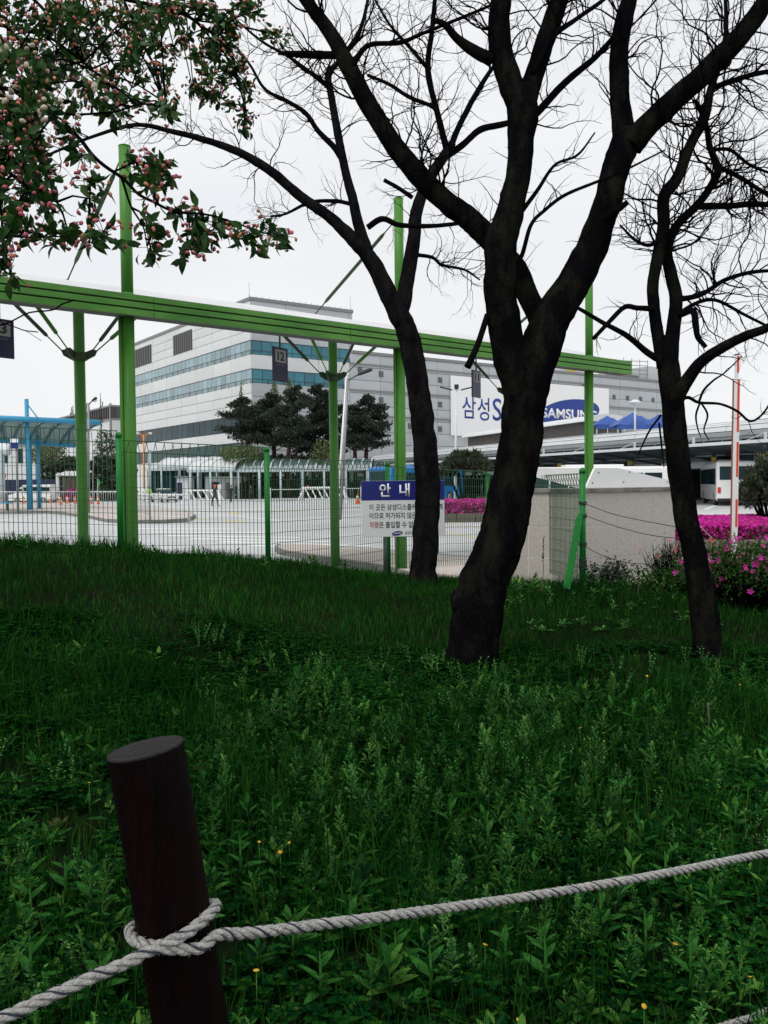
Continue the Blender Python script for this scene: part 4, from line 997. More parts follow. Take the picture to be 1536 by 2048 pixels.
railing([P(541, 1000, 100), P(600, 1000, 98), P(660, 1000, 97)], 1.2, 2.2, 'plain white handrail in front of the glass walkway', balus=False)
railing([P(690, 1000, 95), P(722, 1000, 94)], 1.25, .3, 'short white railing beside the orange cone and notice board')
def barricade(pa, pb, h, n, label):
    o = thing('barricade', label, 'barricade', (pa.x, pa.y, YARD)); u = Vector((0, 0, 1)); a = Vector((pa.x, pa.y, YARD)); b = Vector((pb.x, pb.y, YARD)); d = (b - a).normalized(); nn = Vector((-d.y, d.x, 0))
    MB().bar(a + u * h, b + u * h, .14, .14).build('top_rail', 'white', o); MB().bar(a + u * .35 + d * .3, b + u * .35 - d * .2, .12, .12).build('lower_rail', 'white', o)
    for i in range(n): p = a.lerp(b, (i + .5) / n); MB().bar(p + u * h, p + d * (.55 if i % 1 == 0 else -.5) + u * .35, .1, .1).build('diagonal', 'white', o)
    for e, s_ in ((a, 1), (b, -1)):
        for q in (-1, 1): MB().bar(e + u * h + d * .2 * s_, e + nn * q * .55 + d * (-.3 * s_), .1, .1).build('leg', 'white', o)
    return o
barricade(P(374, 1000, 84), P(440, 1000, 83), 1.28, 5, 'white steel sawhorse barricade behind the walker with the orange helmet')
barricade(P(604, 1000, 80), P(690, 1000, 79), 1.45, 7, 'white steel sawhorse barricade behind the middle green column')
barricade(P(262, 1000, 92), P(292, 1000, 92), 1.4, 3, 'short white barricade left of the silver car')
o = thing('beacon', 'small red warning lamp on the white barricade', 'lamp', P(615, 975, 80)); MB().lathe(P(615, 976, 80), [(.12, 0), (.12, .12), (.08, .22), (.02, .26)], 10).build('lens', 'red', o); MB().box(P(615, 977, 80).x - .1, P(615, 977, 80).x + .1, 79.9, 80.1, P(615, 977.6, 80).z, P(615, 976, 80).z).build('base', 'black', o)

# ================================================================ TRAFFIC CONES
def cone_proto():
    t = thing('traffic_cone', 'orange traffic cone with white collar among the row behind the platform rail', 'cone', (0, 0, 0), 'orange cones behind the platform rail')
    def P2(name, mb, m_): o = mb.build(name, m_, None); o.parent = t; return o
    P2('cone_body', MB().lathe((0, 0, 0), [(.15, .03), (.11, .25), (.075, .45), (.045, .68), (.03, .70)], 14), 'orange'); P2('collar', MB().lathe((0, 0, 0), [(.092, .40), (.070, .54), (.068, .54)], 14), 'white'); P2('base', MB().box(-.2, .2, -.2, .2, 0, .035), 'orange')
    return t
cp_ = cone_proto(); first = True
def copy_tree(o, parent=None):
    c = o.copy(); COL.objects.link(c); c.parent = parent
    for ch in list(o.children): copy_tree(ch, c)
    return c
for (x, y, d) in ((47.5, 1005, 84), (101, 1003, 88), (119, 1004, 89), (122, 1013, 74), (134.5, 1005, 86), (150, 1006, 84), (181.5, 1008, 80), (196.5, 1009, 79)):
    c = cp_ if first else copy_tree(cp_); first = False
    p = P(x, y, d); c.location = (p.x, d, YARD + .0); c.rotation_euler.z = random.uniform(0, 1.5)
    z_target = p.z
    c['label'] = {47.5: 'leftmost orange traffic cone, just left of the blue shelter columns', 101: 'second orange traffic cone from the left behind the platform rail', 119: 'third orange traffic cone from the left, half behind the nearer cone', 122: 'orange traffic cone standing nearer than the row behind the rail', 134.5: 'orange traffic cone in the middle of the row behind the rail', 150: 'orange traffic cone just left of the left green column', 181.5: 'orange traffic cone just right of the left green column', 196.5: 'rightmost orange traffic cone of the row, by the fence post'}[x]
c = copy_tree(cp_); p = P(715.5, 1007, 76); c.location = (p.x, 76, YARD); c['label'] = 'lone orange traffic cone left of the notice board'
for k, ob in enumerate([o for o in bpy.data.objects if o.name.startswith('traffic_cone')]): ob.scale = (1.25, 1.25, 1.25)

# ================================================================ VEHICLES
def wheel(parent, c, r, w, axis):
    o = MB().lathe(Vector(c) - Vector(axis) * w / 2, [(r * .6, 0), (r * .95, .0), (r, w * .15), (r, w * .85), (r * .95, w), (r * .6, w)], 18, axis).build('wheel', 'tyre', parent)
    MB().lathe(Vector(c) - Vector(axis) * (w / 2 + .005), [(r * .62, 0), (r * .62, w + .01)], 14, axis).build('rim', 'rim', o)
def loft(name, secs, m_, parent, F, smooth=True):
    mb = MB(); n = len(secs[0][1]); vs = []
    for s, ring in secs:
        for (o_, z) in ring: vs.append(F(s, o_, z))
    k = len(secs)
    fs = [(i * n + j, i * n + (j + 1) % n, (i + 1) * n + (j + 1) % n, (i + 1) * n + j) for i in range(k - 1) for j in range(n)] + [tuple(reversed(range(n))), tuple((k - 1) * n + j for j in range(n))]
    mb.add(vs, fs, smooth); return mb.build(name, m_, parent)
def sedan(c, d, label):
    F = Frame((c.x, c.y), d); z = YARD
    t = thing('parked_car', label, 'car', (c.x, c.y, z))
    def ring(w, z0, z1, tw=.86): return [(-w, z0 + .12), (-w * .92, z0), (w * .92, z0), (w, z0 + .12), (w, z1 - .14), (w * tw, z1), (-w * tw, z1), (-w, z1 - .14)]
    body = loft('body', [(-2.3, ring(.70, z + .34, z + .62)), (-2.22, ring(.82, z + .22, z + .74)), (-1.5, ring(.9, z + .18, z + .90)), (-.6, ring(.91, z + .18, z + .94)), (1.4, ring(.91, z + .18, z + .96)), (2.1, ring(.88, z + .22, z + .98)), (2.32, ring(.78, z + .34, z + .85))], 'car_silver', t, F)
    def cab(w, z0, z1): return [(-w, z0), (w, z0), (w * .82, z1), (-w * .82, z1)]
    loft('windows', [(-1.05, cab(.80, z + .9, z + .93)), (-.35, cab(.80, z + .9, z + 1.38)), (.9, cab(.80, z + .9, z + 1.40)), (1.75, cab(.76, z + .92, z + .98))], 'glass_dark', t, F)
    loft('roof', [(-.38, [(-.64, z + 1.37), (.64, z + 1.37), (.6, z + 1.42), (-.6, z + 1.42)]), (.2, [(-.66, z + 1.40), (.66, z + 1.40), (.6, z + 1.47), (-.6, z + 1.47)]), (.95, [(-.64, z + 1.39), (.64, z + 1.39), (.6, z + 1.44), (-.6, z + 1.44)])], 'car_silver', t, F)
    for s_ in (-1.45, 1.4):
        for o_ in (-.82, .82): wheel(t, F(s_, o_, z + .32), .32, .2, F.n)
    for o_ in (-.62, .62):
        MB().fbox(F, -2.27, -2.05, o_ - .2, o_ + .2, z + .56, z + .70).build('headlight', 'lamp_glass', t, bevel=.03); MB().fbox(F, -1.0, -.85, o_ * 1.45 - .1, o_ * 1.45 + .1, z + .93, z + 1.06).build('mirror', 'car_silver', t, bevel=.03)
    MB().fbox(F, -2.315, -2.22, -.42, .42, z + .48, z + .62).build('grille', 'black', t); MB().fbox(F, -2.34, -2.30, -.26, .26, z + .36, z + .46).build('number_plate', 'white', t); MB().fbox(F, -2.31, -2.2, -.7, .7, z + .22, z + .32).build('air_intake', 'black', t)
    return t
c = P(319, 998, 92); sedan(Vector((c.x, 94, 0)), (-.55, .83), 'silver saloon car seen from the front beside the green column')
def coach(c, d, L, W, H, label, bm, name='coach', windshield_front=True):
    F = Frame((c.x, c.y), d); z = YARD; t = thing(name, label, 'bus', (c.x, c.y, z))
    MB().fbox(F, 0, L, -W / 2, W / 2, z + .32, z + H).build('body', bm, t, bevel=.16)
    for o_ in (-1, 1):
        n = 7
        for k in range(n):
            s0_ = .5 + (L - 1) * k / n; MB().fbox(F, s0_ + .05, s0_ + (L - 1) / n - .05, o_ * W / 2 - .02, o_ * W / 2 + .02, z + H * .48, z + H * .84).build('side_window', 'glass_dark', t)
        for s_ in (1.6, L - 2.4): wheel(t, F(s_, o_ * (W / 2 - .14), z + .5), .5, .28, F.n)
    MB().fbox(F, -.03, .02, -W * .42, W * .42, z + H * .58, z + H * .88).build('rear_window', 'glass_dark', t, bevel=.02); MB().fbox(F, L - .02, L + .03, -W * .45, W * .45, z + H * .40, z + H * .88).build('windscreen', 'glass_dark', t)
    for o_ in (-1, 1): MB().fbox(F, -.04, .0, o_ * W * .43 - .1, o_ * W * .43 + .1, z + .85, z + 1.25).build('tail_light', 'red', t)
    MB().fbox(F, -.045, 0, .05, .62, z + .95, z + 1.14).build('number_plate', 'yellow', t); MB().fbox(F, -.05, 0, -W * .48, W * .48, z + .32, z + .5).build('bumper', 'black', t)
    MB().fbox(F, L * .3, L * .7, -W * .3, W * .3, z + H - .02, z + H + .16).build('roof_unit', bm, t, bevel=.05)
    return t
c = P(1472, 1000, 58); coach(Vector((c.x, 58, 0)), (.25, .97), 10.5, 2.45, 3.0, 'white coach seen from behind with a yellow number plate at the right', 'bus_white')
c = P(1190, 1000, 50); coach(Vector((P(1040, 1000, 60).x, 60, 0)), (1, .02), 10.0, 2.45, 2.72, 'white coach parked behind the granite wall', 'bus_white')
c = P(1560, 1000, 66)
o = coach(Vector((P(760, 1000, 73).x, 73, 0)), (.62, .78), 11, 2.5, 3.15, 'bright blue coach with an oval rear window behind the notice board', 'bus_blue')
van = thing('parked_van', 'white van behind the blue shelter columns', 'van', (P(45, 1000, 96).x, 96, YARD)); F = Frame((P(22, 1000, 96).x, 96), (1, .05)); z = YARD
loft('body', [(0, [(-.9, z + .3), (.9, z + .3), (.9, z + .9), (-.9, z + .9)]), (.8, [(-.95, z + .3), (.95, z + .3), (.9, z + 1.15), (-.9, z + 1.15)]), (1.6, [(-.95, z + .3), (.95, z + .3), (.85, z + 2.0), (-.85, z + 2.0)]), (4.7, [(-.95, z + .3), (.95, z + .3), (.85, z + 2.05), (-.85, z + 2.05)])], 'bus_white', van, F, False)
MB().fbox(F, 1.7, 4.5, .86, .97, z + 1.15, z + 1.75).build('side_window', 'glass_dark', van)
for s_ in (1.0, 3.8):
    for o_ in (-.85, .85): wheel(van, F(s_, o_, z + .33), .33, .2, F.n)
MB().fbox(F, -.03, .02, .45, .8, z + .6, z + .78).build('headlight', 'lamp_glass', van)
MB().fbox(F, 1.2, 1.5, .8, .98, z + 1.2, z + 1.6).build('windscreen', 'glass_dark', van)
o = thing('display_balloon', 'rounded red display balloon at the left picture edge', 'balloon', (P(0, 960, 90).x, 90, P(0, 961, 90).z)); q = P(0, 952, 90); MB().ball(q, .62, .5, .5, n=14, k=8).build('envelope', 'red', o); MB().tube([q, (q.x, q.y, YARD)], .03, 6).build('stand', 'metal_pale', o)

# ================================================================ PEOPLE
def person(base, h, label, cols, stride=.25, face=0, helmet=None, pose=0):
    """one continuous skinned body; clothing colours by region on the same mesh"""
    t = thing('person', label, 'person', base); k = h / 1.75; J = {}
    ca, sa = math.cos(face), math.sin(face)
    def W(x, y, z): return Vector((base[0] + (x * ca - y * sa) * k, base[1] + (x * sa + y * ca) * k, base[2] + z * k))
    pts = [(0, 0, .94, .15, .12), (0, 0, 1.12, .145, .11), (0, 0, 1.34, .19, .12), (0, 0, 1.46, .10, .085), (0, .0, 1.53, .055, .055), (0, -.015, 1.60, .085, .10), (0, -.01, 1.70, .08, .095), (0, 0, 1.755, .035, .045)]
    ed = [(i, i + 1) for i in range(7)]
    for s_ in (-1, 1):
        st = stride * s_; b = len(pts)
        pts += [(s_ * .095, -st * .1, .86, .09, .10), (s_ * .10, -st * .65, .50, .065, .07), (s_ * .10, -st * .8 + .03, .12, .045, .05), (s_ * .11, -st * .8 - .14, .045, .045, .035)]
        ed += [(0, b), (b, b + 1), (b + 1, b + 2), (b + 2, b + 3)]
        b = len(pts); pts += [(s_ * .20, 0, 1.40, .065, .07), (s_ * .25, st * .35 + .02, 1.12, .05, .05), (s_ * .25, st * .5 - .08 - pose * .1, .90 + pose * .12, .038, .04), (s_ * .25, st * .5 - .12 - pose * .12, .80 + pose * .12, .03, .04)]
        ed += [(3, b), (b, b + 1), (b + 1, b + 2), (b + 2, b + 3)]
    me = bpy.data.meshes.new('body'); me.from_pydata([tuple(W(*p[:3])) for p in pts], ed, []); o = link('body', me, t)
    for m_ in cols: me.materials.append(M[m_])
    sk = o.modifiers.new('skin', 'SKIN'); sk.use_smooth_shade = True
    for i, p in enumerate(pts): me.skin_vertices[0].data[i].radius = (p[3] * k, p[4] * k); me.skin_vertices[0].data[i].use_root = (i == 0)
    o.modifiers.new('sub', 'SUBSURF').levels = 1
    dg = bpy.context.evaluated_depsgraph_get(); dg.update(); m2 = bpy.data.meshes.new_from_object(o.evaluated_get(dg))
    o.modifiers.clear(); o.data = m2
    for f in m2.polygons:
        c_ = sum((m2.vertices[v].co for v in f.vertices), Vector()) / len(f.vertices); zz_ = (c_.z - base[2]) / k
        hx = math.hypot(c_.x - base[0], c_.y - base[1]) / k
        f.material_index = 3 if zz_ < .09 else (2 if zz_ > 1.5 or (zz_ < .88 and hx > .215 and zz_ > .7) else (1 if zz_ < .93 else 0))
        f.use_smooth = True
    hc = W(0, -.01, 1.69)
    if helmet:
        MB().lathe(W(0, -.01, 1.66), [(.135 * k, 0), (.13 * k, .05 * k), (.10 * k, .11 * k), (.04 * k, .145 * k)], 12).lathe(W(0, -.01, 1.655), [(.165 * k, 0), (.16 * k, .012 * k), (.12 * k, .015 * k)], 12).build('helmet', helmet, t)
    else: MB().ball(W(0, .01, 1.70), .10 * k, .115 * k, .09 * k, n=10, k=6).build('hair', 'black', t)
    return t
p = P(430, 1003, 71); person((p.x, 71, YARD), 1.74, 'walking person in dark work clothes with an orange helmet in the yard', ['cloth_olive', 'cloth_dark', 'skin', 'black'], .28, 1.2, 'orange_red')
p = P(462, 997, 88); person((p.x, 88, YARD), 1.72, 'person in a black jacket standing under the glass walkway', ['cloth_dark', 'cloth_dark', 'skin', 'black'], .12, -.4)
p = P(298.5, 1000, 90); person((p.x, 90, YARD), 1.7, 'person in a lime high-visibility vest beside the silver car', ['hivis', 'cloth_dark', 'skin', 'black'], .1, .2)
p = P(494, 996, 100); person((p.x, 103, YARD), 1.7, 'dark figure in the shade among the walkway columns', ['cloth_dark', 'cloth_dark', 'skin', 'black'], .2, -1.2)
q = P(436, 985, 86); o = thing('notice_box', 'white standing notice box beside the orange-helmeted walker', 'sign', (q.x, 86, YARD)); z1 = P(439, 969, 86).z; z0 = P(439, 981, 86).z
MB().box(P(434.5, 980, 86).x, P(444, 980, 86).x, 85.9, 86.1, z0, z1).build('panel', 'metal_pale', o, bevel=.02)
for x in (436, 443): xx_ = P(x, 980, 86).x; MB().tube([(xx_, 86, YARD), (xx_, 86, z0)], .03, 6).build('leg', 'metal_pale', o)

# ================================================================ BARE TREES
def limb_pts(seq, d):
    """seq: (px, py, width_px[, depth offset])"""
    pts = []; rad = []
    for q in seq:
        dd = d + (q[3] if len(q) > 3 else 0); pts.append(P(q[0], q[1], dd)); rad.append(max(q[2], 1.5) * dd / FPX / 2)
    return pts, rad
def rand_unit(r):
    while True:
        v = Vector((r.uniform(-1, 1), r.uniform(-1, 1), r.uniform(-1, 1)))
        if .1 < v.length < 1: return v.normalized()
def grow(mb, p, d, L, r0, lvl, r, droop=0.0, seg=.055, dens=1.0):
    n = max(3, int(L / seg)); st = L / n; pts = [p.copy()]; rad = [r0]
    for i in range(n):
        d = (d + rand_unit(r) * .40 + Vector((0, 0, .04 - droop))).normalized()
        p = p + d * st; pts.append(p.copy()); f = (i + 1) / n; rad.append(max(r0 * (1 - .8 * f), .0007))
        if lvl > 0 and r.random() < .42 * dens and i < n - 1:
            sd_ = (d + rand_unit(r) * 1.0).normalized(); grow(mb, p.copy(), sd_, L * r.uniform(.3, .65) * (1 - f * .5), rad[-1] * .68, lvl - 1, r, droop, seg * .85, dens)
    mb.tube(pts, rad, 5 if r0 > .006 else 4 if r0 > .003 else 3, caps=False)
def bare_tree(name, label, d, trunk, limbs, seed, twig_specs, bark='bark', extra=()):
    r = random.Random(seed); b = P(trunk[0][0], trunk[0][1], d); g = gz(b.x, b.y)
    t = thing(name, label, 'tree', (b.x, b.y, g))
    def tub(seq, pname, n, m_):
        pts, rad = limb_pts(seq, d); sp = spline(pts, 9); rr = lerp_list(rad, 9); out = []
        if pname == 'trunk':
            sp = [Vector((sp[0].x, sp[0].y, min(g - .12, sp[0].z - .1)))] + sp; rr = [rr[0] * 1.45, rr[0] * 1.16] + rr[1:]
        for i, (p, q) in enumerate(zip(sp, rr)):
            out.append(p + Vector((mnoise.noise(p * 6), 0, mnoise.noise(p * 6 + Vector((9, 2, 4)))))* q * .10)
        mb = MB(); 
        mb.tube(out, [q * (1 + .05 * mnoise.noise(p * 7)) for p, q in zip(out, rr)], n)
        for i in range(len(out)):          # ridges and hollows of the bark
            for j in range(n):
                v = Vector(mb.v[i * n + j]); e = v - out[i]; q = mnoise.noise(v * 13) * .04 + mnoise.noise(Vector((v.x * 42, v.y * 42, v.z * 17))) * .05
                mb.v[i * n + j] = tuple(out[i] + e * (1 + q))
        # knobs
        for i in range(2, len(out) - 1):
            if r.random() < .035 and .09 > rr[i] > .012: mb.ball(out[i] + rand_unit(r) * rr[i] * .7, rr[i] * .42, rr[i] * .4, rr[i] * .6, n=7, k=5)
        o = mb.build(pname, m_, t)
        return out, rr
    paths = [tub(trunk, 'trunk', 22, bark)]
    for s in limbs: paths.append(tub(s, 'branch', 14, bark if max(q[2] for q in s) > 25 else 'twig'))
    mb = MB()
    for (pi, f0, f1, cnt, L0, L1, lvl) in twig_specs:
        pts, rr = paths[pi]; n = len(pts)
        for _ in range(cnt):
            i = int((f0 + (f1 - f0) * r.random()) * (n - 2)) + 1; ax = (pts[i] - pts[i - 1]).normalized()
            dv = rand_unit(r); dv = (dv - ax * dv.dot(ax)).normalized(); dv.y *= .6
            dv = (dv + ax * r.uniform(.2, .9) + Vector((0, 0, .15))).normalized()
            L = r.uniform(L0, L1); grow(mb, pts[i] + dv * rr[i] * .6, dv, L, min(rr[i] * .40, .0028 + L * .0068), lvl, r)
    o = mb.build('twigs', 'twig', t); o['kind'] = 'stuff'
    return t
# ---- big forked tree in the middle
D1 = 6.1
bare_tree('forked_tree', 'thick dark forked tree leaning right in the middle of the bank', D1,
    [(943, 1335, 112), (948, 1290, 100), (955, 1230, 100), (968, 1170, 98), (988, 1110, 95), (1010, 1040, 91), (1028, 960, 86), (1042, 880, 84), (1050, 800, 84), (1047, 750, 80), (1046, 715, 72), (1045, 685, 40)],
    [ # left-hand stem A with its two upper forks
     [(1046, 870, 58, -.0), (1040, 790, 68, -.02), (1022, 720, 70, -.03), (1006, 640, 66, -.05), (1000, 560, 63, -.08), (1002, 490, 63, -.08), (1020, 420, 54, -.08), (1036, 350, 49, -.08), (1043, 280, 52, -.08), (1044, 220, 62, -.08), (1035, 180, 58, -.08)],
     [(1042, 215, 54, -.08), (1020, 160, 48, -.1), (1003, 110, 46, -.1), (998, 50, 43, -.12), (1002, 0, 41, -.15), (1006, -60, 38, -.2), (1000, -150, 30, -.3)],
     [(1048, 225, 42, -.06), (1066, 160, 38), (1085, 100, 39), (1105, 40, 38), (1122, -10, 36), (1150, -90, 30, .1), (1165, -170, 24, .2)],
     # right-hand stem B
     [(1048, 870, 60, .0), (1058, 790, 74, .02), (1078, 700, 82, .05), (1108, 630, 74, .06), (1146, 570, 67, .08), (1180, 500, 62, .1), (1206, 430, 55, .12), (1226, 360, 53, .14), (1246, 300, 56, .16), (1256, 265, 55, .17)],
     [(1252, 290, 50, .17), (1243, 230, 40, .18), (1238, 160, 38, .2), (1240, 90, 36, .22), (1250, 30, 34, .22), (1268, -40, 28, .25), (1280, -130, 22, .3)],
     [(1262, 290, 50, .14), (1300, 245, 46, .1), (1350, 200, 44, .05), (1410, 145, 42, 0), (1470, 85, 40, -.05), (1520, 20, 37, -.1), (1570, -50, 32, -.2), (1640, -150, 24, -.4)],
     # limb C crossing behind A to the upper left
     [(1082, 645, 46, .12), (1058, 595, 42, .2), (1030, 535, 42, .28), (990, 490, 46, .3), (940, 440, 46, .32), (885, 398, 42, .34), (832, 345, 42, .36), (785, 285, 38, .4), (735, 205, 36, .42), (695, 130, 34, .45), (658, 62, 28, .5), (615, 5, 24, .5), (570, -60, 20, .5)],
     # side branches
     [(985, 122, 26, -.1), (945, 100, 22, -.12), (915, 78, 17, -.12), (890, 50, 13, -.14), (868, 40, 9, -.15)],
     [(1195, 452, 22, .08), (1222, 428, 18, .0), (1256, 404, 10, -.05)],
     [(1065, 150, 14, -.05), (1105, 75, 12, -.1), (1150, 40, 9, -.1), (1200, 5, 8, -.1), (1240, -30, 6, -.1)],
     [(1030, 215, 18, .05), (1060, 235, 16, .15), (1130, 165, 14, .2), (1190, 115, 12, .25), (1240, 60, 9, .3)],
     [(690, 110, 14, .45), (640, 110, 16, .5), (590, 108, 12, .5), (556, 106, 7, .5)],
     [(700, 140, 12, .4), (735, 92, 10, .4), (800, 85, 9, .35), (850, 65, 7, .3), (960, 20, 6, .2), (1004, 0, 5, .1)],
     [(1042, 425, 10, -.05), (1075, 380, 8, -.1), (1110, 330, 6, -.15), (1155, 310, 5, -.2), (1190, 265, 3, -.2)],
     [(1012, 565, 10, -.05), (1042, 515, 9, -.05), (1062, 450, 8, -.1), (1090, 420, 7, -.1), (1130, 390, 7, -.1), (1190, 365, 6, -.1), (1240, 345, 5, -.1), (1330, 300, 3, -.1)],
     [(900, 900, 2, .1), (935, 735, 14, -.15), (955, 690, 12, -.12), (975, 630, 12, -.08)][1:],
    ], 11,
    [(2, .2, 1, 22, .3, .8, 2), (3, .2, 1, 22, .3, .8, 2), (5, .1, 1, 26, .3, .8, 2), (6, .1, 1, 24, .3, .9, 2), (7, .35, 1, 40, .3, .9, 2), (8, .2, 1, 8, .1, .35, 1), (10, .2, 1, 12, .2, .5, 1), (11, .2, 1, 14, .2, .6, 2), (12, .1, 1, 14, .2, .6, 2), (13, .2, 1, 14, .2, .6, 2), (14, .3, 1, 8, .1, .35, 1), (15, .3, 1, 10, .1, .35, 1), (7, .18, .4, 10, .15, .5, 1), (1, .3, .95, 9, .15, .4, 1), (4, .3, .9, 7, .15, .4, 1)], 'bark_moss')
tt = [o for o in bpy.data.objects if o.name == 'forked_tree'][0]
bu = MB(); c_ = P(921, 1205, D1 - .02); bu.ball(c_, .075, .08, .10, n=16, k=12)
bu.v = [tuple(Vector(v) + (Vector(v) - c_) * .25 * mnoise.noise(Vector(v) * 14)) for v in bu.v]; bu.build('burl', 'bark_moss', tt)
# ---- slim tree left of it
D2 = 10.3
bare_tree('slim_tree', 'slim dark tree with a high fork standing before the notice board', D2,
    [(845, 1172, 62), (848, 1130, 52), (852, 1060, 51), (856, 1000, 50), (853, 930, 49), (847, 860, 47), (838, 790, 45), (826, 715, 44), (812, 660, 43), (800, 625, 36), (797, 600, 18)],
    [[(806, 650, 40), (775, 585, 36), (745, 525, 32), (712, 485, 28), (660, 435, 22), (600, 392, 20), (545, 345, 18), (485, 308, 16), (420, 283, 13), (340, 262, 10), (270, 250, 8), (180, 275, 6), (90, 312, 5), (20, 335, 3)],
     [(800, 630, 34, .1), (812, 570, 30, .15), (826, 490, 27, .2), (834, 420, 25, .25), (858, 360, 22, .3), (888, 312, 20, .3), (905, 285, 15, .3)],
     [(735, 505, 26), (718, 455, 22), (706, 400, 19), (690, 340, 17), (676, 270, 16), (664, 200, 14), (657, 150, 13), (680, 120, 10), (720, 60, 8), (740, -20, 6)],
     [(686, 322, 12), (668, 295, 12), (635, 260, 10), (610, 225, 9), (570, 200, 8), (530, 178, 6), (500, 130, 5), (470, 90, 3)],
     [(658, 175, 9), (620, 145, 8), (575, 112, 6), (520, 80, 5), (450, 20, 3)],
     [(895, 305, 14, .3), (872, 215, 12, .3), (856, 140, 12, .3), (864, 60, 10, .3), (872, -20, 8, .3)],
     [(858, 140, 8, .3), (820, 95, 7, .3), (780, 50, 5, .3), (750, 0, 4, .3)],
     [(895, 310, 13, .3), (915, 260, 12, .3), (945, 200, 11, .3), (975, 150, 9, .3), (990, 130, 7, .3)],
     [(890, 315, 14, .35), (925, 290, 13, .4), (960, 260, 13, .4), (1005, 249, 12, .4), (1045, 240, 11, .4)],
     [(735, 455, 12, 0), (765, 438, 12, -.05), (800, 450, 10, -.05), (860, 452, 9, -.05), (940, 446, 7, -.05), (1000, 452, 6, -.05)],
     [(700, 408, 8, 0), (670, 402, 8, 0), (620, 405, 7, 0), (570, 428, 5, 0), (540, 432, 3, 0)],
     [(825, 395, 9, .2), (795, 375, 8, .2), (768, 360, 8, .2)],
     [(835, 510, 8, .2), (865, 515, 7, .2), (885, 530, 6, .2), (930, 540, 5, .2), (960, 560, 3, .2)],
     [(876, 226, 9, .3), (862, 212, 8, .3), (820, 195, 8, .3), (780, 170, 7, .3), (735, 150, 6, .3)],
    ], 23,
    [(1, .45, 1, 46, .25, .8, 2), (2, .4, 1, 8, .2, .6, 2), (3, .4, 1, 26, .3, .9, 2), (4, .2, 1, 16, .3, .8, 2), (5, .2, 1, 14, .3, .8, 2), (6, .2, 1, 16, .3, .8, 2), (7, .2, 1, 12, .3, .8, 2), (8, .2, 1, 12, .3, .8, 2), (10, .2, .9, 8, .2, .5, 1), (11, .1, 1, 22, .2, .6, 2), (13, .1, 1, 22, .2, .7, 2), (14, .1, 1, 12, .3, .7, 2)])
